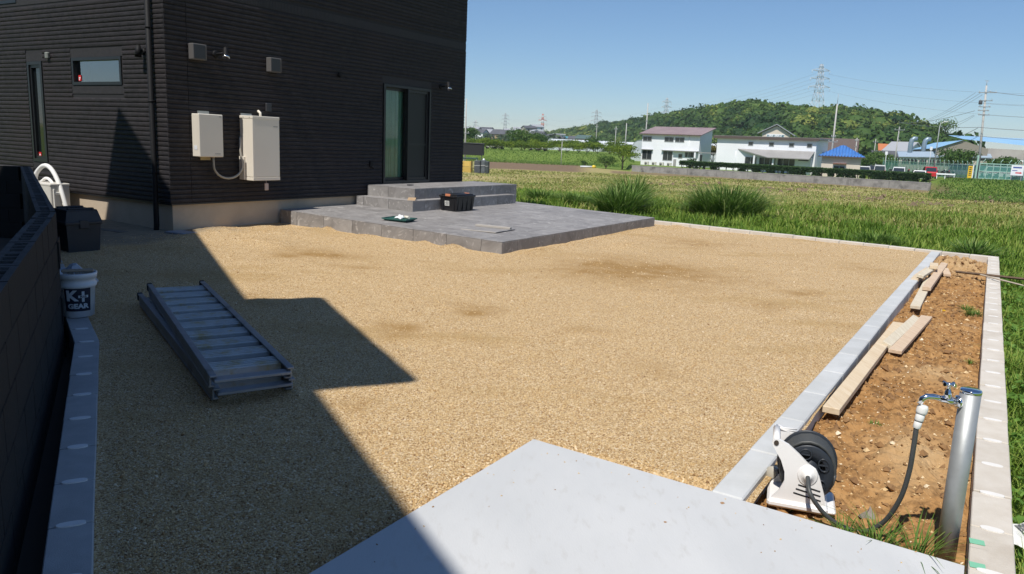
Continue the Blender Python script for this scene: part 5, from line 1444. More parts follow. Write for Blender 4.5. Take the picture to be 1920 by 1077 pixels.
fl_ = thing('fallen_petal', 'small yellow flower scrap lying on the soil bed', 'flower', uvp(.55, -5.3, bed_z(.55, -5.3) + .004), 0); b.build('petals', mat('yellow_petal', (.75, .45, .02), rough=.7), fl_); fl_.scale = (1.8, 1.8, 1.8)
# clods / hay lumps on field
HAY = mat('hay_lump', (.14, .095, .06), (.21, .155, .09), scale=3, rough=.95)
pp = []; sz = []
for (px, py, sp_, n) in ((1740, 385, 30, 60), (1500, 355, 25, 40), (1440, 357, 15, 25), (1640, 372, 40, 40), (1870, 375, 30, 30), (1280, 345, 40, 30)):
    for k in range(n):
        x_, y_ = random.gauss(px, sp_), random.gauss(py, 2.5)
        lo_, hi_ = 18., 110.
        for _ in range(22):
            md = (lo_ + hi_) / 2; X_ = colx(x_, md); row = hor(x_) + (CAM_Z - gz(X_, md)) * FOC / md
            if row > y_: lo_ = md
            else: hi_ = md
        pp.append((X_, md, gz(X_, md) + .01)); sz.append(random.uniform(.10, .42))
put_ = put(pebbles(np.array(pp), np.array(sz), 'hay_lumps', HAY, np.array([.5] * len(pp))), 'hay_lumps'); tag(put_, 'dark lumps of cut hay and turned earth on the field', 'hay', kind='stuff')

# ================================================================== TREES
BARK = mat('bark', (.10, .075, .055), (.15, .12, .09), scale=6, rough=.9)
def crown_mesh(n, lobes, leaf, m_, spread=.3, tshift=0.0):
    """leaf quads over the shells of several lobes; lobes = [(center, radii)]"""
    w = np.array([l[1][0] * l[1][1] for l in lobes]); w = w / w.sum()
    idx = rng.choice(len(lobes), n, p=w)
    C = np.array([l[0] for l in lobes], float)[idx]; Rr = np.array([l[1] for l in lobes], float)[idx]
    d = rng.normal(size=(n, 3)); d /= np.linalg.norm(d, axis=1, keepdims=True)
    d[:, 2] = np.where(d[:, 2] < -.35, -d[:, 2] * .6, d[:, 2])
    rad = 1 - np.abs(rng.normal(0, spread, n))
    p = C + d * Rr * rad[:, None]
    lt = rng.random(len(lobes))[idx]
    vs_, f = leaf_quads(p, d + rng.normal(0, .55, (n, 3)), rng.uniform(.7, 1.3, n) * leaf, .7)
    tint = np.clip(.15 + .45 * lt + .2 * rng.normal(size=n) + tshift, 0, 1)
    return np_mesh('crown', vs_, f, m_, tint=np.repeat(tint, 4))
def rand_lobes(w, h, base, n, sq=.5):
    L_ = []
    for i in range(n):
        a = random.random() * 6.283; r_ = random.random() ** .6 * w * .33
        z = base + (h - base) * random.uniform(.28, .78); s_ = random.uniform(.45, .8)
        L_.append(((r_ * math.cos(a), r_ * math.sin(a), z), (w * .5 * s_, w * .5 * s_, (h - base) * .33 * random.uniform(.7, 1.15))))
    L_.append(((0, 0, base + (h - base) * .5), (w * .36, w * .36, (h - base) * .42)))
    return L_
LF_A = leafmat('orchard_leaf', (.07, .13, .012), (.20, .29, .025), (.36, .40, .05), .4)
LF_B = leafmat('dark_leaf', (.03, .075, .014), (.075, .15, .026), (.15, .23, .045), .3)
LF_C = leafmat('hedge_leaf', (.012, .038, .009), (.03, .075, .016), (.075, .12, .03), .25)
def tree(name, label, px, dep, w, h, base, nleaf, leaf, m_, group=None, nl=7, py=None, tshift=0., cat='tree', trunk=.1):
    x = colx(px, dep); z = gz(x, dep)
    t = thing(name, label, cat, (x, dep, z), random.random() * 6, group)
    put(crown_mesh(nleaf, rand_lobes(w, h, base, nl), leaf, m_, tshift=tshift), 'crown', t)
    b = MB(); b.tube([(0, 0, -.2), (.03 * w, 0, base), (.0, .02 * w, (base + h) / 2)], [trunk, trunk * .75, trunk * .3], 7)
    for k in range(4):
        a = k * 1.57 + random.random(); b.tube([(.02 * w, 0, base * .8), (.22 * w * math.cos(a), .22 * w * math.sin(a), base + (h - base) * .45)], [trunk * .55, trunk * .2], 5)
    b.build('trunk', BARK, t)
    return t
ords = ['first', 'second', 'third', 'fourth', 'fifth', 'sixth', 'seventh', 'eighth', 'ninth', 'tenth', 'eleventh', 'twelfth', 'thirteenth', 'fourteenth', 'fifteenth', 'sixteenth', 'seventeenth', 'eighteenth']
xs_ = list(np.linspace(882, 1196, 18))
for i, px in enumerate(xs_):
    tree('orchard_tree', '%s yellow green orchard tree from the left in the row beyond the field' % ords[i], px + random.uniform(-4, 4), 186 + random.uniform(-2, 4), random.uniform(4.6, 6.0), random.uniform(2.2, 3.0), .05, 1500, .26, LF_A, 'orchard trees beyond the field', 6)
tree('round_tree', 'larger rounded green tree rising behind the orchard row', 985, 196, 9.0, 5.4, .3, 2800, .38, LF_B, None, 10, tshift=.15)
tree('round_tree', 'dark wide tree behind the orchard to the right of the largest one', 1008, 205, 6.5, 4.6, .8, 1600, .38, LF_B, None, 8, tshift=.05)
tree('round_tree', 'dark tree behind the utility pole by the house edge', 882, 200, 6.5, 5.2, .8, 1500, .36, LF_B, None, 8)
tree('garden_tree', 'bushy yellow green tree with a forked trunk left of the white house', 1168, 137, 5.2, 4.3, 1.5, 2600, .24, LF_A, None, 9, trunk=.16)
tree('shrub', 'dull olive shrub left of the garden tree', 1137, 139, 4.6, 2.3, .2, 1500, .22, LF_B, None, 8, tshift=.25, cat='shrub')
tree('shrub', 'low dark shrub in front of the yellow sack', 1098, 142, 1.4, 1.2, .1, 350, .2, LF_B, None, 4, cat='shrub')
tree('round_tree', 'orange tinged tree between the two white houses', 1336, 142, 3.2, 4.2, .8, 1300, .26, leafmat('bronze_leaf', (.10, .075, .02), (.16, .15, .03), (.24, .22, .05)), None, 7)
tree('garden_shrub', 'round clipped dark shrub at the end of the hedge', 1299, 130.2, 1.7, 1.7, .1, 700, .16, LF_C, None, 6, cat='shrub')
tree('round_tree', 'broad dark green tree in front of the factory wall', 1785, 135, 7.5, 4.6, .6, 2400, .34, LF_B, None, 9, tshift=.1)
tree('round_tree', 'dark bush behind the sliding gate', 1872, 128, 6.5, 3.4, .4, 1700, .32, LF_B, None, 8)
tree('round_tree', 'tall sparse tree at the right foot of the hill', 1756, 290, 9, 15, 5, 900, .6, LF_B, None, 7, tshift=.2)
for i, (px, dep, w, h) in enumerate(((1640, 175, 5, 4.5), (1665, 180, 5, 4), (1690, 176, 4.5, 3.8), (1622, 165, 4.5, 3.6), (1655, 160, 3.5, 2.8))):
    tree('round_tree', ['second', 'fourth', 'fifth', 'first', 'third'][i] + ' green tree from the left behind the parked cars', px, dep, w, h, .4, 1100, .32, LF_B, 'trees behind the parked cars', 7, tshift=.15)
for i, (px, dep, w, h) in enumerate(((1075, 215, 5.5, 3.4), (1112, 220, 6, 4.6), (1150, 230, 6, 4.6), (1180, 235, 6, 4.0), (1050, 230, 5, 3.0))):
    tree('round_tree', ['second', 'third', 'fourth', 'fifth', 'first'][i] + ' green tree from the left between orchard and hill', px, dep, w, h, .4, 1000, .38, LF_B if i % 2 else LF_A, 'trees between the orchard and the hill', 7)

# wooded hill: one mass of crowns
WOODS = leafmat('woodland_leaf', (.022, .065, .016), (.085, .155, .028), (.28, .31, .065), .25)
NC = 1150
cen = []; rad = []; hue = []
tries = 0
while len(cen) < NC and tries < 60000:
    tries += 1
    px = random.uniform(960, 1800)
    rd = np.interp(px, RIDGE[:, 0], RIDGE[:, 2]); ft = np.interp(px, RIDGE[:, 0], RIDGE[:, 3])
    t = random.random() ** .8; dep = ft + (rd - ft) * t * 1.04
    x = colx(px, dep)
    g_ = gz(x, dep)
    if random.random() > (dep / 600.) ** .5 + .3: continue
    rr_ = random.choice((1, 1, 1.35, .72)) * random.uniform(3.0, 5.2)
    cen.append((x, dep, g_ + 4.5)); rad.append(rr_)
    hn = 1.1 * noise.noise((x * .012, g_ * .045, 3)) + random.gauss(0, .30) + (.45 if random.random() < .09 else 0)
    hue.append(hn)
cen = np.array(cen); rad = np.array(rad); hue = np.array(hue)
per = 150
n = len(cen) * per
d = rng.normal(size=(n, 3)); d[:, 2] = np.abs(d[:, 2]) * 1.0 - .25; d[:, 1] -= .25; d /= np.linalg.norm(d, axis=1, keepdims=True)
Cc = np.repeat(cen, per, 0); Rr = np.repeat(rad, per)
lump = np.array([noise.noise(tuple(a * 2.2 + b_ * .13)) for a, b_ in zip(d, Cc)])
p = Cc + d * (Rr * (.85 + .35 * lump))[:, None] * np.array([1, 1, .95])
vs_, f = leaf_quads(p, d + rng.normal(0, .45, (n, 3)), Rr * rng.uniform(.20, .36, n), .75)
tn = np.clip(.36 + .62 * np.repeat(hue, per) + .12 * rng.normal(size=n), 0, 1)
# inner crowns closing the gaps
ico = []
b = MB(); b.lathe([(0, -.5), (.62, -.35), (.80, .05), (.66, .45), (.36, .68), (0, .76)], 8); iv = np.array(b.v); 
qf = np.array([q_ for q_ in b.f if len(q_) == 4])
IV = iv[None] * rad[:, None, None] + cen[:, None, :]
IF = (np.arange(len(cen)) * len(iv))[:, None, None] + qf[None]
allv = np.vstack([vs_, IV.reshape(-1, 3)]); allf = np.vstack([f, IF.reshape(-1, 4) + len(vs_)])
tt = np.concatenate([np.repeat(tn, 4), np.repeat(np.clip(.3 + .5 * hue, 0, 1), len(iv))])
tag(put(np_mesh('hill_forest', allv, allf, WOODS, tint=tt), 'hill_forest'), 'dense mixed green woodland covering the low hill', 'woodland', kind='stuff')

# ================================================================== FAR BUILDINGS
WP = mat('white_render', (.80, .81, .83), (.84, .85, .87), scale=.6, rough=.8)
WDK = mat('window_dark', (.03, .036, .042), rough=.08, spec=.8)
FRM = mat('window_frame_alu', (.42, .42, .42), rough=.5, metal=.3)
BRN = mat('fascia_brown', (.10, .075, .065), rough=.7)
GRC = mat('grey_sheet', (.28, .27, .265), (.33, .32, .31), scale=.8, rough=.7)
CN = mat('old_concrete', (.25, .235, .215), (.32, .305, .28), scale=1.2, rough=.95, bump=.3, bscale=8, c3=(.12, .115, .105), s3=.8, lo3=.5, hi3=.7)
CNT = mat('concrete_clean', (.34, .33, .32), rough=.9)
def win(parent, x, z, w, h, y=0.0, sash=2, name='window', frm=None):
    b = MB(); f_ = .07
    b.box(x, x + w, y - .06, y - .002, z, z + f_); b.box(x, x + w, y - .06, y - .002, z + h - f_, z + h); b.box(x, x + f_, y - .06, y - .002, z + f_, z + h - f_); b.box(x + w - f_, x + w, y - .06, y - .002, z + f_, z + h - f_)
    for s_ in range(1, sash): b.box(x + w * s_ / sash - .035, x + w * s_ / sash + .035, y - .055, y - .002, z + f_, z + h - f_)
    o = b.build(name, frm or FRM, parent)
    b = MB(); b.box(x + f_, x + w - f_, y - .03, y - .004, z + f_, z + h - f_); b.build('pane', WDK, o)
    return o
AB = R(37)
def bframe(name, label, px, dep, cat='house', z=-1.35, ang=None, group=None):
    x = colx(px, dep)
    return thing(name, label, cat, (x, dep, z), -(AB if ang is None else ang), group)
# --- white two-storey house with the mauve sloping roof: local x along the front, y away, origin at the front left corner
ha = bframe('white_house', 'white two storey house with mauve sloping roof beyond the field', 1202, 140)
LA, DA, EA = 10.9, 5.0, 5.4
b = MB(); b.add([(0, 0, 0), (LA, 0, 0), (LA, DA, 0), (0, DA, 0), (0, 0, EA), (LA, 0, EA), (LA, DA, EA + 1.2), (0, DA, EA + 1.2)], [(0, 1, 5, 4), (1, 2, 6, 5), (2, 3, 7, 6), (3, 0, 4, 7)]); b.build('wall', WP, ha)
b = MB(); b.add([(-.45, -.45, EA - .06), (LA + .45, -.45, EA - .06), (LA + .45, DA + .45, EA + 1.34), (-.45, DA + .45, EA + 1.34), (-.45, -.45, EA + .08), (LA + .45, -.45, EA + .08), (LA + .45, DA + .45, EA + 1.48), (-.45, DA + .45, EA + 1.48)], [(3, 2, 1, 0), (4, 5, 6, 7), (0, 1, 5, 4), (1, 2, 6, 5), (2, 3, 7, 6), (3, 0, 4, 7)]); rf = b.build('roof', mat('mauve_roof', (.27, .20, .205), (.32, .245, .245), scale=.5, rough=.6), ha)
b = MB()
for i in range(24):
    x = -.4 + i * .49; b.add([(x, -.45, EA + .085), (x + .05, -.45, EA + .085), (x + .05, DA + .45, EA + 1.485), (x, DA + .45, EA + 1.485), (x + .02, -.45, EA + .12), (x + .03, -.45, EA + .12), (x + .03, DA + .45, EA + 1.52), (x + .02, DA + .45, EA + 1.52)], [(0, 4, 7, 3), (4, 5, 6, 7), (5, 1, 2, 6)])
b.build('roof_ribs', MATS['mauve_roof'], rf)
b = MB(); b.box(-.45, LA + .45, -.52, -.455, EA - .10, EA + .06); b.build('gutter', BRN, ha)
for x, z, w, h in ((.15, 4.15, 1.75, .85), (4.35, 4.15, 1.75, .85), (6.35, 4.15, 1.75, .85), (.2, .95, 1.9, 1.65), (4.25, .95, 1.85, 1.65), (8.4, 1.65, 1.9, .9), (7.2, 1.45, .75, .75)):
    win(ha, x, z, w, h, sash=1 if w < 1 else 2)
for x, w in ((.0, 2.3), (4.0, 2.4)):
    b = MB(); b.box(x, x + w, -.45, -.01, 2.66, 2.74); b.build('window_hood', GRC, ha)
b = MB(); b.box(6.3, 10.9, -.7, -.01, 2.62, 2.75); b.build('porch_roof', GRC, ha)
b = MB(); b.box(10.35, 10.65, -.65, -.35, -.2, 2.62); b.build('porch_post', WP, ha)
b = MB(); b.box(6.35, 6.85, -.08, -.005, .05, 1.25); b.build('meter_box', GRC, ha)
b = MB(); b.box(LA + .005, LA + .06, .6, 1.4, .1, 2.2); b.build('side_door', WDK, ha)
b = MB(); b.tube([(9.0, -.05, EA - .1), (9.0, -.05, .1)], .04, 6); b.build('downpipe', WP, ha)
for i in range(4):
    t = thing('condenser_unit', ['leftmost', 'second', 'third', 'rightmost'][i] + ' of four small condenser units along the white house wall', 'air conditioner', ha.matrix_world @ Vector((0, 0, 0)) if False else Vector(ha.location) + Matrix.Rotation(-AB, 3, 'Z') @ Vector((1.1 + 1.45 * i, -.55, 0)), -AB, 'condensers beside the white house')
    MB().cbox(0, .78, -.15, .15, 0, .62, .02).build('case', mat('condenser_cream', (.58, .56, .5), rough=.6), t)
    MB().lathe([(.0, 0), (.23, 0), (.23, .02), (.0, .02)], 16, Matrix.Translation((.3, -.15, .31)) @ Matrix.Rotation(R(90), 4, 'X')).build('fan', mat('fan_grey', (.16, .16, .16), rough=.6), t)
# --- long white building with lean-to
hb = bframe('white_hall', 'long white flat roofed building with a grey lean-to roof', 1342, 128, 'building')
LB, DB, EB = 15.7, 6.0, 5.15
b = MB(); b.box(0, LB, 0, DB, 0, EB); b.build('wall', WP, hb)
b = MB(); b.box(-.5, LB + .5, -.38, DB + .5, EB + .02, EB + .30); b.build('roof', GRC, hb)
b = MB(); b.box(-.5, LB + .5, -.48, -.385, EB - .16, EB + .26); b.build('fascia', BRN, hb)
for x in (5.2, 8.5, 11.6, 14.3): win(hb, x, 4.0, .8, .62, sash=1)
b = MB(); b.add([(3.6, -.01, 3.45), (15.55, -.01, 3.45), (15.55, -2.2, 2.35), (9.2, -2.2, 2.35), (3.6, -.02, 3.30), (15.55, -.02, 3.30), (15.55, -2.2, 2.22), (9.2, -2.2, 2.22)], [(0, 1, 2, 3), (7, 6, 5, 4), (3, 2, 6, 7), (0, 3, 7, 4), (1, 5, 6, 2)]); b.build('lean_to_roof', mat('leanto_grey', (.27, .26, .25), (.32, .31, .30), scale=.6, rough=.7), hb)
for x, w, s_ in ((4.9, 1.9, 2), (7.2, 2.6, 3), (10.1, 2.7, 3)): win(hb, x, .35, w, 1.9, y=-.06, sash=s_, name='glazed_door')
for x in (6.95, 9.95): MB().box(x - .12, x + .12, -1.7, -1.45, -.1, 2.5).build('post', WP, hb)
MB().box(13.0, 15.3, -.75, -.02, -.1, 2.5).build('bay', WP, hb)
MB().box(13.5, 15.0, -.80, -.752, 2.0, 2.15).build('sign_bar', mat('sign_bar_dark', (.05, .05, .055), rough=.6), hb)
b = MB(); b.tube([(3.3, -.05, 3.1), (3.3, -.05, .1)], .03, 6); b.build('downpipe', WP, hb)
t = thing('covered_walkway', 'thin flat walkway roof between the two white buildings', 'canopy', Vector(hb.location) + Matrix.Rotation(-AB, 3, 'Z') @ Vector((-3.2, .2, 0)), -AB)
MB().box(0, 3.15, 0, 1.2, 2.5, 2.62).build('roof', GRC, t)
for x in (.1, 2.9): MB().box(x, x + .1, .1, .2, -.05, 2.5).build('post', WP, t)
# --- cream gable with a sign behind
hc = bframe('gable_building', 'cream gabled building with a lettered sign behind the white hall', 1424, 139, 'building', ang=R(22))
CRM = mat('cream_wall', (.62, .55, .45), (.66, .59, .49), scale=.7, rough=.85)
w_ = 4.7
b = MB(); b.add([(0, 0, 0), (w_, 0, 0), (w_, 0, 6.3), (w_ / 2, 0, 7.7), (0, 0, 6.5), (0, 7, 0), (w_, 7, 0), (w_, 7, 6.3), (w_ / 2, 7, 7.7), (0, 7, 6.5)], [(0, 1, 2, 3, 4), (1, 6, 7, 2), (5, 0, 4, 9), (6, 5, 9, 8, 7)]); b.build('wall', CRM, hc)
for s_, (xa, za) in ((-1, (-.75, 6.15)), (1, (w_ + .75, 5.9))):
    b = MB(); b.add([(w_ / 2, -.5, 7.85), (xa, -.5, za + .1), (xa, 7, za + .1), (w_ / 2, 7, 7.85), (w_ / 2, -.5, 8.0), (xa, -.5, za + .25), (xa, 7, za + .25), (w_ / 2, 7, 8.0)], [(0, 1, 2, 3), (7, 6, 5, 4), (0, 4, 5, 1), (1, 5, 6, 2)]); b.build('roof', mat('grey_roof_tile', (.27, .28, .30), rough=.7), hc)
b = MB(); b.box(.75, 3.75, -.06, -.005, 5.55, 6.25); sg = b.build('sign_board', WP, hc)
me = text_mesh('あいあいの家', .5, 'lettering', mat('sign_teal', (.05, .16, .20), rough=.7), .01, .008)
put(me, 'lettering', hc, (2.25, -.07, 5.9), (R(90), 0, 0))
# --- hut with the blue hipped roof
hd = bframe('blue_roof_hut', 'small cream hut with a bright blue ribbed roof', 1540, 112, 'hut', ang=R(24))
w_, d_, e_ = 5.1, 4.2, 2.95
b = MB(); b.box(0, w_, 0, d_, -.3, e_); b.build('wall', CRM, hd)
BLU = mat('blue_roof', (.045, .15, .42), (.06, .19, .50), scale=.7, rough=.45)
b = MB(); o_ = .55; zz = e_ - .05
b.add([(-o_, -o_, zz), (w_ + o_, -o_, zz), (w_ + o_, d_ + o_, zz), (-o_, d_ + o_, zz), (w_ * .5 - .25, d_ * .5, zz + 1.55), (w_ * .5 + .25, d_ * .5, zz + 1.55)], [(0, 1, 5, 4), (1, 2, 5), (2, 3, 4, 5), (3, 0, 4), (3, 2, 1, 0)]); rf = b.build('roof', BLU, hd)
b = MB(); apx = Vector((w_ * .5, d_ * .5, zz + 1.55))
for i in range(15):
    x = -o_ + (w_ + 2 * o_) * (i + .5) / 15
    tmax = 1 - abs((x - w_ * .5)) / (w_ / 2 + o_ + .01)
    hgt = min(1.0, tmax * (1 + .08))
    b.tube([(x, -o_ - .02, zz + .05), (x, -o_ + (d_ * .5 + o_) * hgt, zz + .05 + 1.55 * hgt)], .07, 5)
b.build('roof_ribs', BLU, rf)
b = MB(); b.box(-o_, w_ + o_, -o_ - .05, -o_ - .005, zz - .14, zz - .01); b.build('fascia', BRN, hd)
win(hd, 1.65, .65, 1.5, .95, frm=mat('window_frame_blue', (.30, .42, .52), rough=.5)); b = MB(); b.box(1.55, 3.3, -.5, -.01, 1.85, 1.95); b.build('awning', mat('awning_red', (.30, .14, .10), rough=.7), hd)
# pale shed and dark lean-to behind
hs = bframe('sheet_shed', 'pale corrugated shed between the white hall and the blue roofed hut', 1524, 122, 'shed', ang=R(30))
b = MB(); b.box(0, 2.9, 0, 3, 0, 3.3); b.build('wall', mat('pale_sheet', (.52, .56, .58), rough=.6), hs); MB().box(-.2, 3.1, -.25, 3.1, 3.31, 3.42).build('roof', GRC, hs)
for i in range(9): MB().box(.1 + i * .32, .16 + i * .32, -.03, -.001, 1.6, 3.25).build('rib', MATS['pale_sheet'], hs)
# brown steep-roofed chalet, tower poles etc. behind
def simple_house(label, px, dep, w, d_, e_, ridge, wallm, roofm, ang, z=None, name='far_house', nwin=2, group=None, hip=False):
    x = colx(px, dep)
    t = thing(name, label, 'house', (x, dep, (gz(x, dep) + (2.2 if dep > 400 else -.2)) if z is None else z), ang, group)
    b = MB(); b.add([(-w / 2, -d_ / 2, 0), (w / 2, -d_ / 2, 0), (w / 2, d_ / 2, 0), (-w / 2, d_ / 2, 0), (-w / 2, -d_ / 2, e_), (w / 2, -d_ / 2, e_), (w / 2, d_ / 2, e_), (-w / 2, d_ / 2, e_), (-w / 2, 0, e_ + ridge), (w / 2, 0, e_ + ridge)], [(0, 1, 5, 4), (2, 3, 7, 6), (1, 2, 6, 9, 5), (3, 0, 4, 8, 7)]); b.build('wall', wallm, t)
    o_ = .5; hx = w / 2 + o_ if not hip else w / 2 - d_ * .35
    for s_ in (-1, 1):
        y0 = s_ * (d_ / 2 + o_); zl = e_ - ridge * o_ / (d_ / 2)
        b = MB(); b.add([(-w / 2 - o_, y0, zl + .02), (w / 2 + o_, y0, zl + .02), (hx, 0, e_ + ridge + .02), (-hx, 0, e_ + ridge + .02), (-w / 2 - o_, y0, zl + .25), (w / 2 + o_, y0, zl + .25), (hx, 0, e_ + ridge + .25), (-hx, 0, e_ + ridge + .25)], [(0, 1, 2, 3), (7, 6, 5, 4), (0, 4, 5, 1), (1, 5, 6, 2), (3, 7, 4, 0)]); b.build('roof', roofm, t)
    if hip:
        for s_ in (-1, 1):
            b = MB(); zl = e_ - ridge * .5 / (d_ / 2); b.add([(s_ * (w / 2 + o_), -d_ / 2 - o_, zl + .24), (s_ * (w / 2 + o_), d_ / 2 + o_, zl + .24), (s_ * hx, 0, e_ + ridge + .25)], [(0, 1, 2)]); b.build('roof', roofm, t)
    for i in range(nwin):
        x0 = -w / 2 + w * (i + .5) / nwin - .8
        win(t, x0, e_ - 1.9, 1.6, 1.1, y=-d_ / 2)
        if e_ > 4.5: win(t, x0, .9, 1.6, 1.4, y=-d_ / 2)
    return t
RG = mat('roof_dark_grey', (.075, .078, .085), (.10, .10, .11), scale=.3, rough=.6); RBR = mat('roof_brown', (.10, .07, .06), rough=.7); RGN = mat('roof_green', (.07, .12, .11), rough=.6); ROR = mat('roof_orange', (.48, .16, .06), rough=.7); RLG = mat('roof_light', (.36, .37, .39), rough=.6); RTL = mat('roof_teal', (.08, .26, .34), rough=.5)
WB = mat('wall_beige', (.48, .44, .37), rough=.9); WG = mat('wall_grey', (.42, .42, .42), rough=.9); WTN = mat('wall_tan', (.42, .29, .16), rough=.9); WDB = mat('wall_dark_brown', (.09, .065, .05), rough=.9)
simple_house('brown chalet with twin steep gables behind the blue roofed hut', 1568, 190, 8, 8, 3.5, 3.6, WDB, RBR, R(-25))
simple_house('small orange roofed house at the foot of the hill', 1664, 228, 5.5, 6, 5.2, 1.8, WB, ROR, R(-20))
simple_house('white gabled house below the orange roofed one', 1690, 215, 7, 6.5, 5.3, 2.2, WP, RLG, R(-62))
simple_house('grey roofed house beside the white gabled one', 1665, 205, 8, 6, 3.0, 1.8, WG, RG, R(-15))
simple_house('dark grey house low behind the parked cars', 1705, 200, 7, 6, 2.6, 1.6, WDB, RG, R(-25))
# left group of far houses behind the orchard
simple_house('white walled house with dark roof, far left of the distant village', 900, 502, 8, 7, 5.0, 2.0, WP, RG, R(-30))
simple_house('white house with long pale roof slope in the distant village', 918, 525, 11, 7, 5.2, 2.3, WP, RLG, R(25))
simple_house('tan walled house with dark roof in the distant village', 937, 495, 10, 8, 4.6, 2.4, WTN, RG, R(-28))
simple_house('narrow white house beside the tan walled one', 948, 540, 5, 6, 6.2, 1.6, WP, RG, R(20))
simple_house('low white house with dark roof right of the narrow one', 957, 502, 5, 6, 3.6, 1.4, WP, RG, R(-10))
simple_house('dark roofed house partly behind the largest green tree', 1008, 517, 10, 8, 4.8, 2.6, WB, RG, R(-35))
simple_house('small white gabled house left of the dark roofed one', 1001, 562, 6, 6, 7.6, 1.6, WP, RLG, R(-70))
simple_house('wide bungalow with cream windows in the distant village', 1037, 495, 13, 8, 3.6, 2.1, WB, RG, R(-12), hip=True)
simple_house('white flat topped block behind the bungalow', 1046, 630, 9, 7, 7.4, .5, WP, RLG, R(10))
simple_house('teal roofed building right of the bungalow', 1063, 525, 8, 7, 3.6, 1.3, WG, RTL, R(-8))
simple_house('dark grey house between teal and green roofs', 1076, 517, 7, 7, 3.7, 1.7, WG, RG, R(-20))
simple_house('green roofed house with a tan gable at the hill foot', 1094, 502, 9, 7, 4.0, 2.0, WTN, RGN, R(-28))
for i, (px, dep, w, h) in enumerate(((885, 520, 10, 7), (908, 620, 12, 9), (925, 700, 14, 9), (955, 640, 10, 9), (975, 720, 16, 12), (990, 600, 9, 11), (1003, 640, 10, 13))):
    simple_house('faint far house number' if False else ['pale far house at the left edge of the skyline', 'pale far house second along the skyline', 'wide grey house on the far skyline', 'small white house on the far skyline', 'long low block on the far skyline', 'dark roofed house on the skyline left of the red tower', 'white block on the skyline below the red tower'][i], px, dep, w, 8, h, 1.5, [WB, WP, WG, WP, WG, WB, WP][i], [RLG, RG, RG, RLG, RLG, RG, RLG][i], R(-20 + 9 * i), nwin=2)
# far tree line closing the view left of the hill
n = 240; FT = leafmat('far_tree_leaf', (.03, .065, .03), (.06, .10, .045), (.10, .14, .06), .2)
pc = []; pr = []
for k in range(n):
    dep = random.uniform(420, 900); px = random.uniform(862, 1060); x = colx(px, dep); pc.append((x, dep, gz(x, dep) + random.uniform(.5, 3.0))); pr.append(random.uniform(2.5, 5.0))
pc = np.array(pc); pr = np.array(pr); per = 60
d = rng.normal(size=(n * per, 3)); d[:, 2] = np.abs(d[:, 2]); d /= np.linalg.norm(d, axis=1, keepdims=True)
vs_, f = leaf_quads(np.repeat(pc, per, 0) + d * np.repeat(pr, per)[:, None], d + rng.normal(0, .4, (n * per, 3)), np.repeat(pr, per) * .5, .8)
tag(put(np_mesh('far_trees', vs_, f, FT, tint=np.repeat(rng.random(n * per), 4)), 'far_trees'), 'hazy belt of distant trees along the skyline', 'trees', kind='stuff')
# greenhouses
FILM = mat('greenhouse_film', (.62, .65, .68), (.68, .71, .74), scale=.5, rough=.45)
def greenhouse(label, px, dep, w, L_, h, ang):
    x = colx(px, dep); t = thing('greenhouse', label, 'greenhouse', (x, dep, gz(x, dep)), ang, 'plastic greenhouses')
    b = MB(); P = [(-w / 2, 0)] + [(-w / 2 * math.cos(math.pi * i / 10), h * .5 + h * .5 * math.sin(math.pi * i / 10)) for i in range(11)] + [(w / 2, 0)]
    n = len(P); b.add([(x_, 0, z) for x_, z in P] + [(x_, L_, z) for x_, z in P], [(i, i + 1, n + i + 1, n + i) for i in range(n - 1)] + [list(range(n)), list(range(2 * n - 1, n - 1, -1))]); b.build('film_cover', FILM, t)
    for k in range(5):
        y = -.02 + k * (L_ + .04) / 4; b = MB(); b.tube([(x_ * 1.01, y, z * 1.01 + .02) for x_, z in P], .05, 5); b.build('hoop', FRM, t)
    return t
greenhouse('pale plastic greenhouse left of the white house', 1198, 176, 7.5, 20, 4.6, R(-70))
greenhouse('long low greenhouse behind the orchard row', 1030, 262, 7, 30, 3.6, R(-78))
greenhouse('smaller greenhouse with a visible arched end', 1064, 258, 6, 20, 3.4, R(-8))

# ================================================================== RETAINING WALL AND HEDGE
wa = Vector((WALL_A[0], WALL_A[1], 0)); wb_ = Vector((WALL_B[0], WALL_B[1], 0)); wd = (wb_ - wa); WL = wd.length; wang = math.atan2(wd.y, wd.x)
rw = thing('retaining_wall', 'long low stained concrete wall along the far edge of the field', 'wall', (wa.x, wa.y, -2.6), wang)
b = MB(); b.box(-.4, WL, 0, .25, 0, 1.27); b.build('wall_face', CN, rw)
b = MB(); b.box(-.45, WL + .05, -.03, .28, 1.272, 1.34); b.build('coping', CNT, rw)
for k in range(1, 9): MB().box(WL * k / 9 - .015, WL * k / 9 + .015, -.004, -.0005, .02, 1.26).build('joint', mat('joint_dark', (.09, .085, .08), rough=.95), rw)
hg = thing('clipped_hedge', 'long clipped dark green hedge on top of the concrete wall', 'hedge', (wa.x, wa.y, -1.28), wang)
n = 30000; L0, L1 = 8.0, WL - .3
xh = L0 + (L1 - L0) * rng.random(n); 
lowgap = np.array([noise.noise((x * .9, 0, 3)) for x in xh])
zh = np.where(rng.random(n) < .72, rng.uniform(.55, 1.18, n), rng.uniform(.05, .6, n)); dens = (zh > .5) | (lowgap + .28 * (xh / WL) > .12)
yh = .75 + rng.uniform(-.42, .42, n); top = zh > 1.0
ok = dens; xh, yh, zh = xh[ok], yh[ok], zh[ok] + .05 * np.array([noise.noise((x * .7, 1, 1)) for x in xh[ok]]); n = len(xh)
nr_ = np.stack([rng.normal(0, .6, n), -1 + rng.normal(0, .6, n), rng.normal(0, .6, n) + (zh > .95) * 1.2], 1)
vs_, f = leaf_quads(np.stack([xh, yh, zh], 1), nr_, rng.uniform(.14, .26, n), .75)
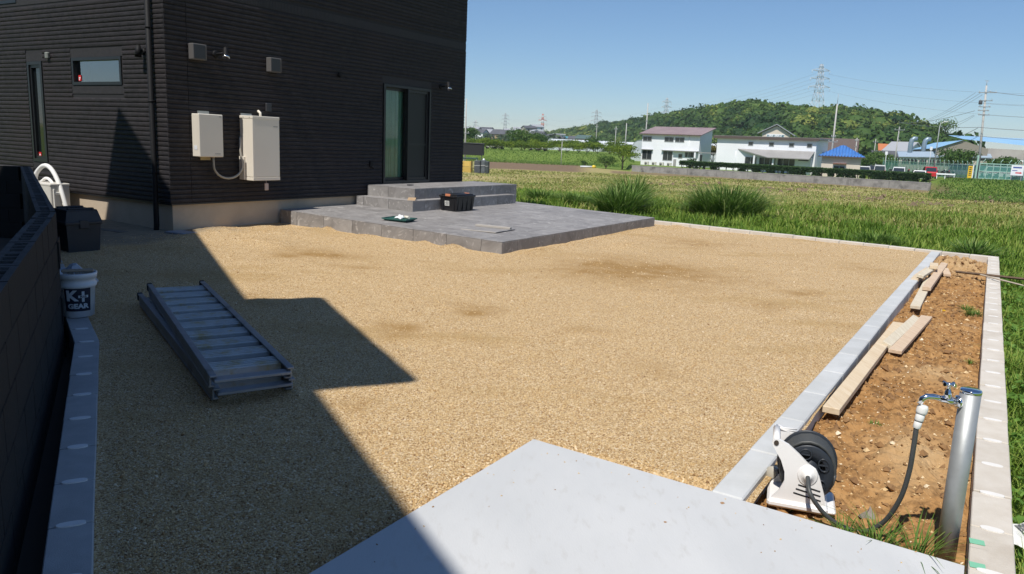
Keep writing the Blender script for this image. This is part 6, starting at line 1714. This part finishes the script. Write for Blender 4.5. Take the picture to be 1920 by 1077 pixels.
put(np_mesh('foliage', vs_, f, LF_C, tint=np.repeat(np.clip(.2 + .2 * rng.normal(size=n) + .35 * (zh > 1.0), 0, 1), 4)), 'foliage', hg)
k = 0; x = L0 + .4
while x < L1:
    b = MB()
    for q in range(3): b.tube([(x, .75, -.1), (x + random.uniform(-.15, .15), .75 + random.uniform(-.1, .1), .3), (x + random.uniform(-.5, .5), .75 + random.uniform(-.2, .2), .8)], [.05, .04, .02], 5)
    b.build('stem', BARK, hg); x += random.uniform(.9, 1.4)

# ================================================================== POLES, WIRES, PYLONS
PCON = mat('pole_concrete', (.42, .41, .39), (.47, .46, .44), scale=2, rough=.9); STL = mat('galvanised_arm', (.34, .35, .36), rough=.5, metal=.4); PORC = mat('insulator', (.70, .70, .68), rough=.3); DKM = mat('dark_metal', (.07, .075, .08), rough=.5)
def upole(label, px, dep, h, arms, r0=.17, r1=.11, lean=0.0, trans=False, z=None, group='utility poles', white=False):
    x = colx(px, dep); t = thing('utility_pole', label, 'utility pole', (x, dep, gz(x, dep) - .1 if z is None else z), R(-25), group)
    b = MB(); b.tube([(0, 0, -.3), (lean * h, 0, h)], [r0, r1], 10); b.build('pole', PCON, t)
    for (zf, L_, ni, off) in arms:
        z_ = h * zf; b = MB(); b.box(lean * z_ - L_ / 2 + off, lean * z_ + L_ / 2 + off, -.05 - r1, .03 - r1, z_ - .05, z_ + .05); a = b.build('crossarm', STL, t)
        for i in range(ni):
            xi = lean * z_ + off - L_ / 2 + L_ * (i + .15) / (ni - .7) if ni > 1 else lean * z_ + off
            MB().lathe([(.0, 0), (.05, 0), (.035, .08), (.06, .09), (.03, .2), (0, .22)], 8, Matrix.Translation((xi, -r1 - .01, z_ + .05))).build('insulator', PORC, a)
    if trans:
        b = MB(); b.lathe([(.0, 0), (.22, 0), (.24, .1), (.24, .5), (.2, .56), (0, .58)], 14, Matrix.Translation((-.55 + lean * h * .8, -.1, h * .80))); b.build('switch_drum', DKM, t)
    return t
def top_of(t, zf, dx=0): 
    return Vector(t.location) + Matrix.Rotation(R(-25), 3, 'Z') @ Vector((dx, -.1, 0)) + Vector((0, 0, zf))
up1 = upole('tall utility pole with many crossarms by the gate at the right', 1835, 112, 13.0, ((.925, 2.2, 4, .2), (.84, 1.6, 3, .1), (.775, 1.5, 2, 0), (.735, 1.4, 2, -.1), (.69, 1.4, 3, 0)), .19, .12, -.045, True)
MB().box(-.25, .25, -.03, .03, 0, .06).build('peak_bracket', STL, up1, (-.59, 0, 13.6)); MB().tube([(-.58, 0, 12.9), (-.6, 0, 13.65)], .04, 6).build('peak_rod', STL, up1)
up2 = upole('pale utility pole standing behind the blue roofed hut', 1557, 118, 10.6, ((.48, 1.3, 3, 0), (.55, .7, 2, 0)), .17, .10, .0)
b = MB(); b.tube([(0, 0, 10.5), (0, 0, 12.0)], .035, 6); b.build('lightning_rod', STL, up2)
up3 = upole('utility pole behind the white house with the mauve roof', 1208, 170, 12.5, ((.56, 2.0, 3, 0), (.70, .6, 1, 0)), .17, .10, .0)
up4 = upole('utility pole right beside the edge of the dark house', 872, 120, 10.2, ((.50, 1.4, 2, 0), (.72, .5, 1, -.3)), .16, .09, .0)
up5 = upole('utility pole with wide top arm in front of the hill', 1676, 165, 9.6, ((.93, 2.0, 3, .1), (.70, .6, 1, .2)), .16, .10, .01)
up6 = upole('slender street pole among the orchard field', 1053, 150, 4.6, (), .07, .05, .0, group='slender poles in the fields')
up7 = upole('bare pale pole between orchard and greenhouse', 1171, 185, 7.6, (), .12, .09, .0, group='slender poles in the fields')
up8 = upole('short pole with arms behind the orchard', 1152, 210, 7.2, ((.9, 1.1, 2, 0),), .1, .08, .0)
up9 = upole('thin pole in front of the woods left of the white house', 1116, 260, 9, ((.9, 1.2, 2, 0),), .1, .08, .0)
up10 = upole('slim pole among the houses behind the blue roofed hut', 1601, 150, 6.6, ((.92, .7, 2, 0), (.75, .5, 1, 0)), .1, .08, .0)
up11 = upole('distant pole on the far left of the village', 891, 260, 8.8, ((.9, 1.4, 2, 0),), .12, .09, .0)
up12 = upole('thin pole behind the parked white car', 1636, 190, 7.5, ((.9, 1.2, 2, 0),), .1, .08, .0)
sl = thing('street_lamp', 'tall street lamp with curved arm near the green fence', 'street lamp', (colx(1751, 118), 118, -.9), R(-20))
b = MB(); b.tube([(0, 0, 0), (0, 0, 7.4), (.1, 0, 7.9), (.6, 0, 8.15)], [.09, .06, .05, .05], 8); b.build('pole', mat('lamp_pole', (.52, .54, .55), rough=.5), sl)
b = MB(); b.cbox(.45, 1.05, -.12, .12, 8.08, 8.2, .03); b.build('lamp_head', PORC, sl)
for i, (px, top) in enumerate(((1741, 4.6), (1659, 3.6))):
    t = thing('sign_pole', ['thin pale pole left of the street lamp', 'short pale pole at the left end of the green fence'][i], 'pole', (colx(px, 122), 122, -1.0), 0); MB().tube([(0, 0, 0), (0, 0, top)], .05, 8).build('pole', MATS['lamp_pole'], t); MB().box(-.2, .2, -.02, .02, top - .5, top).build('plate', WP, t)
WIRE = mat('wire', (.20, .21, .23), rough=.6)
def wire(label, a, c, sag, r_=.018):
    a, c = Vector(a), Vector(c); t = thing('power_line', label, 'wire', (a + c) / 2, 0, 'overhead wires'); n = 16
    b = MB(); b.tube([a.lerp(c, i / n) - Vector((0, 0, sag * 4 * (i / n) * (1 - i / n))) - (a + c) / 2 for i in range(n + 1)], r_, 5); b.build('cable', WIRE, t)
P_ = lambda px, py, dep: at(px, py, dep)
p1 = P_(1838, 172, 112)
wire('uppermost wire from the tall pole to the right edge', P_(1850, 171, 112), P_(2060, 186, 100), .3, .03)
wire('second wire running right from the tall pole', P_(1840, 194, 112), P_(2060, 200, 100), .2, .016)
wire('third wire running right from the tall pole', P_(1838, 215, 112), P_(2060, 222, 100), .2, .016)
wire('thick fourth wire running right from the tall pole', P_(1835, 239, 112), P_(2060, 247, 100), .2, .035)
wire('lowest wire running right from the tall pole', P_(1832, 255, 112), P_(2060, 268, 100), .2, .03)
wire('upper of three wires dropping left from the tall pole', P_(1829, 174, 112), P_(1730, 228, 165), .4, .02)
wire('middle of three wires dropping left from the tall pole', P_(1838, 175, 112), P_(1728, 231, 165), .4, .02)
wire('lower of three wires dropping left from the tall pole', P_(1842, 178, 112), P_(1735, 232, 165), .4, .02)
wire('wire from the lower arms to the pole in front of the hill', P_(1828, 208, 112), P_(1684, 231, 165), .5, .03)
wire('wire from the bottom arm towards the hill', P_(1826, 216, 112), P_(1776, 236, 150), .2, .02)
wire('second wire from the bottom arm towards the hill', P_(1828, 217, 112), P_(1790, 236, 150), .2, .018)
wire('thick wire crossing left behind the tall pole', P_(1835, 239, 112), P_(1686, 229, 165), .4, .03)
wire('wire falling left below the thick one', P_(1834, 240, 112), P_(1788, 258, 150), .2, .035)
wire('lowest wire falling left to the factory roof', P_(1832, 257, 112), P_(1800, 268, 150), .2, .03)
PYL = mat('pylon_steel', (.50, .53, .56), rough=.5); PRED = mat('pylon_red', (.62, .20, .14), rough=.6); PWH = mat('pylon_white', (.74, .75, .77), rough=.5)
def pylon(label, px, py_top, dep, h, w, rad, mats=None, yaw=0.2):
    top = at(px, py_top, dep); t = thing('pylon', label, 'pylon', (top.x, top.y, top.z - h), yaw, 'lattice power pylons')
    lev = [0, .22, .40, .54, .66, .77, .87, .94, 1.0]; wid = [w, w * .70, w * .50, w * .38, w * .31, w * .26, w * .22, w * .19, w * .12]
    for i in range(len(lev) - 1):
        b = MB(); z0, z1, a, c = lev[i] * h, lev[i + 1] * h, wid[i] / 2, wid[i + 1] / 2
        cor0 = [(a, a), (-a, a), (-a, -a), (a, -a)]; cor1 = [(c, c), (-c, c), (-c, -c), (c, -c)]
        for k in range(4):
            k2 = (k + 1) % 4
            b.tube([(*cor0[k], z0), (*cor1[k], z1)], rad * 1.25, 4); b.tube([(*cor0[k], z0), (*cor1[k2], z1)], rad * .75, 4); b.tube([(*cor0[k2], z0), (*cor1[k], z1)], rad * .75, 4); b.tube([(*cor1[k], z1), (*cor1[k2], z1)], rad * .75, 4)
        b.build('lattice_section', (mats[i % 2] if mats else PYL), t)
    for j, (zf, L_) in enumerate(((.62, 1.15), (.76, 1.05), (.89, .95))):
        for s_ in (-1, 1):
            b = MB(); z = zf * h; hw = w * .14; e = Vector((s_ * w * L_ * .62, 0, z + .01 * h))
            for yy in (-hw * .8, hw * .8): b.tube([(s_ * hw, yy, z), e], rad * .9, 4); b.tube([(s_ * hw, yy, z + .045 * h), e], rad * .9, 4)
            for q in (.35, .7): b.tube([(s_ * (hw + (abs(e.x) - hw) * q), 0, z), (s_ * (hw + (abs(e.x) - hw) * q), 0, z + .045 * h * (1 - q))], rad * .6, 4)
            arm = b.build('arm', (mats[j % 2] if mats else PYL), t)
            b = MB(); b.tube([e, e - Vector((0, 0, .05 * h))], rad * 1.0, 4); b.build('insulator_string', PORC, t)
    return t
pylon('large grey lattice pylon standing on the hill top', 1541, 121, 460, 34, 9.5, .11)
pylon('faint pylon left of the hill above the white house', 1251, 184, 900, 44, 11, .16, None, .5)
pylon('pale pylon above the left end of the hill', 1119, 206, 1250, 46, 13, .2)
pylon('red and white banded pylon over the distant village', 1018, 214, 1300, 44, 11, .28, (PWH, PRED))
pylon('pale pylon left of the red and white one', 948, 212, 1400, 48, 11, .22)
pylon('faintest pylon near the edge of the dark house', 891, 226, 1800, 50, 13, .25)
for i, (a, c, s_) in enumerate((((1530, 138, 460), (1254, 196, 900), 6), ((1548, 140, 460), (1258, 201, 900), 6), ((1529, 154, 460), (1252, 205, 900), 6), ((1546, 156, 460), (1262, 211, 900), 6), ((1527, 169, 460), (1250, 214, 900), 6), ((1547, 171, 460), (1264, 219, 900), 6))):
    wire(['first', 'second', 'third', 'fourth', 'fifth', 'sixth'][i] + ' line from the top between the hill pylon and the fainter one', P_(*a), P_(*c), s_, .04)
for i, (a, c) in enumerate((((1552, 139, 460), (1920, 176, 330)), ((1550, 155, 460), (1920, 197, 330)), ((1548, 170, 460), (1920, 220, 330)))):
    wire(['upper', 'middle', 'lower'][i] + ' of three long lines running right from the hill pylon', P_(*a), P_(*c), 2.2, .035)
for i, (a, c) in enumerate((((1254, 196, 900), (1122, 214, 1250)), ((1254, 206, 900), (1122, 224, 1250)), ((1116, 216, 1250), (1020, 222, 1300)), ((1116, 226, 1250), (1020, 232, 1300)), ((1016, 222, 1300), (950, 221, 1400)), ((946, 222, 1400), (893, 233, 1800)))):
    wire(['upper faint line between the second and third pylon', 'lower faint line between the second and third pylon', 'upper faint line to the red and white pylon', 'lower faint line to the red and white pylon', 'faint line left of the red and white pylon', 'faint line to the leftmost pylon'][i], P_(*a), P_(*c), 7, .045)

# ================================================================== ROAD, FENCE, GATE, FACTORY, VEHICLES AT THE RIGHT
ROADM = mat('asphalt', (.10, .10, .10), (.13, .13, .128), scale=1.5, rough=.95)
b = MB(); xs2 = [(1775, 118), (1835, 109.5), (1900, 106), (1990, 103)]; vs_ = []
for px, dep in xs2:
    for dd in (-3.2, 3.2):
        d2 = dep + dd * .9; x = colx(px, d2); vs_.append((x, d2, -.72))
b.add(vs_, [(2 * i, 2 * i + 2, 2 * i + 3, 2 * i + 1) for i in range(3)])
tag(b.build('road', ROADM), 'narrow asphalt road along the bank at the right', 'road', kind='structure')
FGN = mat('fence_green', (.34, .52, .44), rough=.5); 
def netmat():
    m_ = bpy.data.materials.new('fence_net'); m_.use_nodes = True; t = m_.node_tree; N = t.nodes; L = t.links; b_ = N['Principled BSDF']; b_.inputs['Base Color'].default_value = (.12, .36, .30, 1)
    tr_ = N.new('ShaderNodeBsdfTransparent'); mx = N.new('ShaderNodeMixShader'); mx.inputs[0].default_value = .42
    L.new(tr_.outputs[0], mx.inputs[1]); L.new(b_.outputs[0], mx.inputs[2]); L.new(mx.outputs[0], N['Material Output'].inputs[0]); return m_
NET = netmat()
def fence(label, a, c, h, npost, z):
    pa = Vector((colx(a[0], a[1]), a[1], z)); pc_ = Vector((colx(c[0], c[1]), c[1], z)); d = pc_ - pa; L_ = d.length; t = thing('net_fence', label, 'fence', pa, math.atan2(d.y, d.x), 'green net fences')
    post = MB(); post.tube([(0, 0, 0), (0, 0, h), (.06, -.05, h + .25), (.22, -.18, h + .48)], .045, 6); pm = post.mesh('post', FGN)
    for i in range(npost): put(pm, 'post', t, (L_ * i / (npost - 1), 0, 0))
    MB().box(0, L_, .02, .03, .05, h).build('net', NET, t)
    b = MB(); b.box(0, L_, -.03, .015, h - .06, h); b.box(0, L_, -.03, .015, .02, .08); b.build('rail', FGN, t)
    return t
fence('green net fence with curved post tops left of the gate', (1655, 152), (1832, 108.5), 2.1, 26, -.95)
fence('green net fence with curved post tops right of the gate', (1899, 106), (2000, 103), 2.0, 6, -.75)
gt = thing('sliding_gate', 'pale green sliding gate of vertical and horizontal bars', 'gate', (colx(1836, 107.6), 107.6, -.72), -R(16))
GL = 5.0
b = MB(); b.box(0, GL, -.04, .04, .05, .17); b.box(0, GL, -.04, .04, 1.05, 1.15); b.box(0, GL, -.04, .04, 2.05, 2.17); b.build('gate_frame', FGN, gt)
for i in range(7): MB().box(GL * i / 6 - .04, GL * i / 6 + .04, -.045, .045, .0, 2.2).build('bar', FGN, gt)
MB().box(0, GL, .05, .06, .1, 2.1).build('net', NET, gt)
for x in (-.35, GL + .25): MB().cbox(x - .1, x + .1, -.1, .1, -.1, 3.2, .01).build('gate_post', FGN, gt)
for i in range(5):
    b = MB(); b.tube([(.4 + i * 1.05, .1, 2.1), (.4 + i * 1.05, .08, 2.4), (.6 + i * 1.05, 0, 2.75)], .04, 6); b.build('curved_top', FGN, gt)
ysn = thing('yellow_sign', 'narrow yellow notice board standing left of the gate', 'sign', (colx(1820, 107), 107, -.75), -R(12))
MB().cbox(-.32, .22, -.03, .03, .1, 1.75, .01).build('board', mat('sign_yellow', (.80, .50, .03), rough=.5), ysn); MB().cbox(.24, .36, -.05, .05, 0, 1.9, .01).build('post', WP, ysn)
b = MB()
for i in range(5): b.box(-.2, .1, -.034, -.0305, .45 + .25 * i, .58 + .25 * i)
b.build('print', mat('sign_black', (.03, .03, .03), rough=.6), ysn)
wsn = thing('white_sign', 'white board with a red arrow mark right of the gate', 'sign', (colx(1907, 105), 105, -.75), -R(14))
MB().cbox(-.75, .75, -.03, .03, .75, 2.1, .01).build('board', WP, wsn); MB().box(-.55, .5, -.034, -.0305, 1.7, 1.9).build('print', mat('sign_blue', (.08, .12, .35), rough=.6), wsn); MB().box(-.6, .0, -.034, -.0305, 1.35, 1.45).build('print', MATS['sign_blue'], wsn)
b = MB(); b.add([(-.2, -.034, 1.02), (.35, -.034, 1.02), (.35, -.034, .95), (.62, -.034, 1.1), (.35, -.034, 1.25), (.35, -.034, 1.18), (-.2, -.034, 1.18)], [(0, 1, 2, 3, 4, 5, 6)]); b.build('red_arrow', mat('sign_red', (.65, .04, .06), rough=.6), wsn)
for x in (-.6, .6): MB().cbox(x - .04, x + .04, .035, .1, 0, 2.1, .005).build('post', FRM, wsn)
gr_ = thing('guard_rail', 'white guard rail at the end of the hedge', 'guard rail', (colx(1757, 108), 108, -.8), -R(22))
MB().box(0, 2.3, -.04, .04, .45, .65).build('beam', WP, gr_)
for x in (.1, 1.1, 2.2): MB().box(x - .05, x + .05, .04, .12, -.1, .68).build('post', WP, gr_)
# factory
fc = thing('factory', 'long factory with pale blue roof and a grey gable end behind the fence', 'factory', (colx(1757, 172), 172, -1.0), -R(20))
BR_ = mat('factory_blue_roof', (.28, .50, .72), (.32, .55, .76), scale=.15, rough=.4); FW_ = mat('factory_wall', (.42, .39, .35), (.36, .33, .30), scale=.4, rough=.9); FG = mat('factory_gable', (.26, .23, .19), rough=.9)
b = MB(); b.add([(-.5, 0, 0), (9.2, 0, 0), (9.2, 0, 5.4), (4.2, 0, 7.0), (-.5, 0, 5.2)], [(0, 1, 2, 3, 4)]); b.add([(-.5, 0, 0), (-.5, 40, 0), (-.5, 40, 5.2), (-.5, 0, 5.2)], [(0, 1, 2, 3)]); b.build('gable_wall', FG, fc)
b = MB(); b.add([(-.9, -.4, 5.15), (4.2, -.4, 7.1), (4.2, 40, 7.1), (-.9, 40, 5.15)], [(0, 1, 2, 3)]); b.add([(4.2, -.4, 7.3), (30, 6, 5.5), (30, 26, 8.4), (4.2, 20, 8.6)], [(0, 1, 2, 3)]); b.build('roof', BR_, fc)
b = MB(); b.add([(9.2, 1.3, 0), (30, 6.5, 0), (30, 6.5, 5.3), (9.2, 1.3, 5.6)], [(0, 1, 2, 3)]); b.build('long_wall', FW_, fc)
b = MB(); b.add([(-8, -1, 3.1), (10, -1.0, 3.7), (10, 3, 4.9), (-8, 3, 4.2), (-8, -1, 2.95), (10, -1, 3.5), (10, 3, 4.7), (-8, 3, 4.0)], [(0, 1, 2, 3), (7, 6, 5, 4), (0, 4, 5, 1)]); b.build('lower_roof', mat('factory_lower_roof', (.32, .40, .48), rough=.5), fc)
b = MB(); b.box(-7.8, 9.8, -.6, -.3, 0, 3.0); b.build('lower_wall', mat('factory_low_wall', (.50, .46, .40), rough=.9), fc)
for i in range(6): win(fc, -7.2 + i * 1.7, 1.5, 1.5, 1.2, y=-.61)
b = MB(); b.box(10, 18, -1.5, 1, 3.0, 3.3); b.box(10.1, 10.3, -1.4, -1.2, 0, 3); b.build('canopy', WP, fc)
b = MB(); b.add([(21, -1.5, 0), (30, 1, 0), (30, 1, 3.8), (24.5, -.5, 5.2), (21, -1.5, 4.0)], [(0, 1, 2, 3, 4)]); b.build('cream_annex', CRM, fc)
for i, px in enumerate((1702, 1727)):
    t = thing('exhaust_duct', ['left', 'right'][i] + ' of two bent blue grey exhaust ducts behind the factory', 'duct', (colx(px, 176), 176, -.9), R(-10), 'exhaust ducts')
    MB().tube([(0, 0, 0), (0, 0, 6.0 - .1 * i), (.15, 0, 6.7), (.55, 0, 7.05), (1.2, 0, 7.0)], [.5, .5, .5, .48, .46], 14).build('duct', mat('duct_blue_grey', (.25, .32, .38), rough=.4, metal=.3), t)
# cars
RUB = mat('tyre', (.02, .02, .02), rough=.8); HUBM = mat('wheel_rim', (.4, .4, .4), rough=.35, metal=.8); LGT = mat('tail_light', (.45, .03, .03), rough=.3)
def car(label, px, dep, m_, ang, L_=3.9, W_=1.7, H_=1.55, van=False, z=-1.3, group='cars parked behind the hedge'):
    t = thing('parked_car', label, 'car', (colx(px, dep), dep, z), ang, group)
    # local: rear faces -y
    hw = W_ / 2
    prof_ = [(-L_ / 2, .35), (-L_ / 2 - .02, .85), (-L_ / 2 + .05, .95), (L_ / 2 - .9, .92), (L_ / 2 - .1, .72), (L_ / 2, .35)] if not van else [(-L_ / 2, .35), (-L_ / 2, .95), (L_ / 2 - .5, .95), (L_ / 2 - .05, .75), (L_ / 2, .35)]
    b = MB(); n = len(prof_); b.add([(-hw, y, z_) for y, z_ in prof_] + [(hw, y, z_) for y, z_ in prof_], [list(range(n)), list(range(2 * n - 1, n - 1, -1))] + [(i, (i + 1) % n, n + (i + 1) % n, n + i) for i in range(n)]); b.build('body', m_, t)
    cab = [(-L_ / 2 + .06, .93), (-L_ / 2 + (.28 if not van else .10), H_), (L_ / 2 - (1.75 if not van else 1.0), H_), (L_ / 2 - (1.0 if not van else .55), .93)]
    tw = hw - .14; b = MB(); n = 4; b.add([(-hw + .03, cab[0][0], cab[0][1]), (-tw, cab[1][0], cab[1][1]), (-tw, cab[2][0], cab[2][1]), (-hw + .03, cab[3][0], cab[3][1]), (hw - .03, cab[0][0], cab[0][1]), (tw, cab[1][0], cab[1][1]), (tw, cab[2][0], cab[2][1]), (hw - .03, cab[3][0], cab[3][1])], [(0, 1, 2, 3), (7, 6, 5, 4), (0, 4, 5, 1), (1, 5, 6, 2), (2, 6, 7, 3)]); b.build('cabin', m_, t)
    def lerp3(a, c, s_): return tuple(a[i] + (c[i] - a[i]) * s_ for i in range(3))
    A0, A1, B0, B1 = (-hw + .03, cab[0][0], cab[0][1]), (-tw, cab[1][0], cab[1][1]), (hw - .03, cab[0][0], cab[0][1]), (tw, cab[1][0], cab[1][1])
    rq = [lerp3(A0, A1, .12), lerp3(B0, B1, .12), lerp3(B0, B1, .84), lerp3(A0, A1, .84)]; rq = [(x * .90, y - .014, z_) for x, y, z_ in rq]
    MB().add(rq, [(0, 1, 2, 3)]).build('rear_window', WDK, t)
    for s_ in (-1, 1):
        q0 = [(s_ * (hw - .055), cab[0][0] + .2, cab[0][1] + .05), (s_ * (hw - .055), cab[3][0] - .15, cab[0][1] + .05), (s_ * (tw + .03), cab[2][0] - .03, H_ - .1), (s_ * (tw + .03), cab[1][0] + .2, H_ - .1)]
        MB().add([(x + s_ * .018, y, z_) for x, y, z_ in q0], [(0, 1, 2, 3)]).build('side_window', WDK, t)
        MB().cbox(s_ * (hw - .13) - .09, s_ * (hw - .13) + .09, -L_ / 2 - .035, -L_ / 2 + .03, .62, .9 if not van else 1.1, .02).build('tail_light', LGT, t)
        for y in (-L_ / 2 + .75, L_ / 2 - .75):
            w = MB().lathe([(.0, -.09), (.18, -.09), (.29, -.08), (.30, 0), (.29, .08), (.18, .09), (0, .09)], 16, Matrix.Translation((s_ * (hw - .1), y, .30)) @ Matrix.Rotation(R(90), 4, 'Y')).build('wheel', RUB, t); MB().lathe([(.0, .0), (.17, 0), (.17, .012), (0, .02)], 12, Matrix.Translation((s_ * (hw - .008), y, .30)) @ Matrix.Rotation(R(90 * s_), 4, 'Y')).build('rim', HUBM, w)
    return t
CW = mat('car_white', (.72, .72, .72), rough=.25); CBK = mat('car_black', (.02, .02, .022), rough=.25); CRD = mat('car_red', (.55, .03, .04), rough=.25); CSV = mat('car_silver', (.45, .46, .48), rough=.3, metal=.5)
car('white hatchback parked right of the blue roofed hut', 1622, 119, CW, R(-24))
car('white boxy van with a wide dark rear window', 1650, 116, CW, R(-24), 3.4, 1.65, 1.85, True)
car('white hatchback in the middle of the parked row', 1688, 111, CW, R(-30), H_=1.72)
car('white car at the right end of the parked row', 1727, 107, CW, R(-30), H_=1.42)
car('red hatchback parked behind the end of the hedge', 1743, 116, CRD, R(-20), H_=1.7, z=-1.1)
car('black car parked between the white hatchback and the van', 1636, 128, CBK, R(-24), H_=1.6)
car('silver minivan parked behind the green fence', 1802, 122, CSV, R(55), 4.6, 1.75, 1.95, True, -.8)
car('white pickup seen through the gate', 1868, 117, CW, R(65), 4.4, 1.7, 1.8, True, -.75)
car('white car seen right of the gate behind the fence', 1918, 113, CW, R(65), 4.2, 1.7, 1.5, False, -.7)
car('dark red van seen through the upper gate bars', 1845, 124, mat('car_maroon', (.20, .05, .06), rough=.3), R(65), 4.4, 1.7, 1.9, True, -.75)
def bike(label, px, dep, z=-.75):
    t = thing('motorcycle', label, 'motorcycle', (colx(px, dep), dep, z), R(random.uniform(30, 60)), 'motorcycles parked behind the fence')
    for y in (-.6, .6): MB().lathe([(.22, -.05), (.30, -.05), (.31, 0), (.30, .05), (.22, .05)], 14, Matrix.Translation((y, 0, .31)) @ Matrix.Rotation(R(90), 4, 'X'), closed=True).build('wheel', RUB, t)
    MB().tube([(-.6, 0, .31), (-.2, 0, .55), (.3, 0, .6), (.52, 0, .75), (.6, 0, .31)], [.05, .12, .14, .06, .04], 8).build('frame', DKM, t)
    MB().cbox(-.6, .05, -.12, .12, .68, .8, .03).build('seat', RUB, t); MB().tube([(.45, -.33, .98), (.5, 0, .9), (.45, .33, .98)], .02, 6).build('handlebar', HUBM, t)
    MB().cbox(.52, .62, -.12, .12, .72, .95, .03).build('front_cowl', [CW, CBK, CRD, CSV][random.randrange(4)], t)
for i, px in enumerate((1758, 1768, 1778, 1788)): bike(['first', 'second', 'third', 'fourth'][i] + ' motorcycle from the left behind the net fence', px, 118)
for i, px in enumerate((1842, 1856, 1869, 1884)): bike(['first', 'second', 'third', 'fourth'][i] + ' motorcycle from the left behind the gate', px, 110)
for i, px in enumerate((1672, 1704, 1716)): bike(['first', 'second', 'third'][i] + ' motorcycle from the left at the far fence end', px, 128, -.95)
# ================================================================== FARM GEAR BY THE HOUSE EDGE
bx_ = thing('fruit_crates', 'two stacked yellow crates standing in the grass by the house edge', 'crates', (colx(877, 96), 96, gz(colx(877, 96), 96)), R(-12))
CY = mat('crate_yellow', (.62, .42, .10), rough=.7)
for i in range(2):
    b = MB(); z = .72 * i
    for q in range(4): b.cbox(-.55, .55, -.42, -.38, z + .03 + q * .17, z + .17 + q * .17, .008); b.cbox(-.55, .55, .38, .42, z + .03 + q * .17, z + .17 + q * .17, .008)
    for s_ in (-1, 1): b.cbox(s_ * .55 - .03, s_ * .55 + .03, -.38, .38, z + .02, z + .70, .008); b.cbox(s_ * .4 - .05, s_ * .4 + .05, -.45, -.421, z + .02, z + .7, .006)
    b.cbox(-.53, .53, -.37, .37, z + .01, z + .05, .005); b.build('crate', CY, bx_)
gc = thing('tarpaulin_shelter', 'green tarpaulin covered shelter behind the yellow crates', 'shelter', (colx(882, 98), 98, gz(colx(882, 98), 98)), R(-5)); b = MB()
for x in (-.9, .9):
    for y in (-.5, .5): b.tube([(x, y, 0), (x, y, 1.75)], .03, 6)
b.build('legs', FGN, gc); MB().cbox(-.95, .95, -.55, .55, 1.6, 1.8, .04).build('tarpaulin', mat('tarp_dark_green', (.03, .07, .05), rough=.6), gc)
for i, (px, w, hh_, c_) in enumerate(((897, .75, 1.55, (.05, .055, .06)), (908, .55, 1.6, (.07, .08, .085)), (914, .5, 1.5, (.035, .045, .045)))):
    t = thing('covered_stack', ['left', 'middle', 'right'][i] + ' of three dark sheeted stacks right of the yellow crates', 'stack', (colx(px, 95), 95, gz(colx(px, 95), 95)), R(-10), 'dark sheeted stacks'); b = MB()
    vs_ = []; n = 7
    b.cbox(-w / 2, w / 2, -.4, .4, 0, hh_, .06); b.build('sheet', mat('sheet_dark_%d' % i, c_, tuple(q * 1.6 for q in c_), scale=3, rough=.6, bump=.6, bscale=5), t)
    MB().tube([(-w / 2 - .01, -.41, hh_ * .6), (w / 2 + .01, -.41, hh_ * .62)], .02, 5).build('rope', PORC, t)
    if i == 1: MB().lathe([(0, 0), (.12, .0), (.14, .1), (.09, .22), (0, .24)], 10, Matrix.Translation((0, -.1, hh_ - .02))).build('white_pot', WP, t)
bb = thing('black_shed', 'low black flat roofed shed beside the house edge', 'shed', (colx(878, 110), 110, gz(colx(878, 110), 110)), R(-5))
MB().box(-2.4, 2.0, 0, 2, 1.9, 3.5).build('black_cladding', mat('shed_black', (.012, .012, .013), rough=.6), bb); MB().box(-2.5, 2.1, -.1, 2.1, 3.51, 3.6).build('roof', RG, bb)
for x in (-2.2, 1.85): MB().box(x, x + .1, .1, .2, -.1, 1.9).build('post', DKM, bb)
ys = thing('yellow_sack', 'yellow sack lying at the edge of the field', 'sack', (colx(1115, 140), 140, gz(colx(1115, 140), 140)), .3)
b = MB(); b.lathe([(0, 0), (.35, .02), (.45, .2), (.3, .42), (.12, .5), (0, .52)], 12); b.build('sack', mat('sack_yellow', (.75, .55, .05), rough=.7), ys); ys.scale = (1, .8, 1)
ws = thing('white_sheet_roll', 'roll of white sheeting lying beside the yellow sack', 'roll', (colx(1100, 140), 140, gz(colx(1100, 140), 140) + .15), R(-5)); MB().tube([(-1.0, 0, 0), (1.1, 0, .05)], .16, 10).build('roll', mat('roll_white', (.66, .68, .7), rough=.6), ws)
for i, (px, dep) in enumerate(((1003, 191), (1014, 191), (921, 191), (934, 191))):
    t = thing('white_van', ['left white vehicle glimpsed under the orchard trees', 'right white vehicle glimpsed under the orchard trees', 'pale vehicle at the left end of the orchard', 'second pale vehicle at the left end of the orchard'][i], 'van', (colx(px, dep), dep, -.15), R(80)); MB().cbox(-.7, .7, -1.2, 1.2, .3, 1.0, .15).build('body', CW, t); MB().box(.705, .715, -.9, .9, .65, .9).build('window', WDK, t)
    for s_ in (-1, 1):
        for y in (-1, 1): MB().lathe([(0, 0), (.28, 0), (.28, .16), (0, .16)], 12, Matrix.Translation((s_ * .72, y, .28)) @ Matrix.Rotation(R(90), 4, 'Y')).build('wheel', RUB, t)

# ================================================================== HAZE
hz = MB(); hz.box(-2600, 2600, -400, 2600, -4.0, 75.0)
hm = bpy.data.materials.new('haze_air'); hm.use_nodes = True
try: hm.cycles.homogeneous_volume = True
except Exception: pass
hn = hm.node_tree; hn.nodes.remove(hn.nodes['Principled BSDF'])
pv_ = hn.nodes.new('ShaderNodeVolumePrincipled'); pv_.inputs['Color'].default_value = (.86, .92, 1.0, 1); pv_.inputs['Density'].default_value = .00017
hn.links.new(pv_.outputs[0], hn.nodes['Material Output'].inputs['Volume'])
ho = hz.build('haze', hm); tag(ho, 'thin summer haze in the air over the fields', 'haze', kind='stuff')
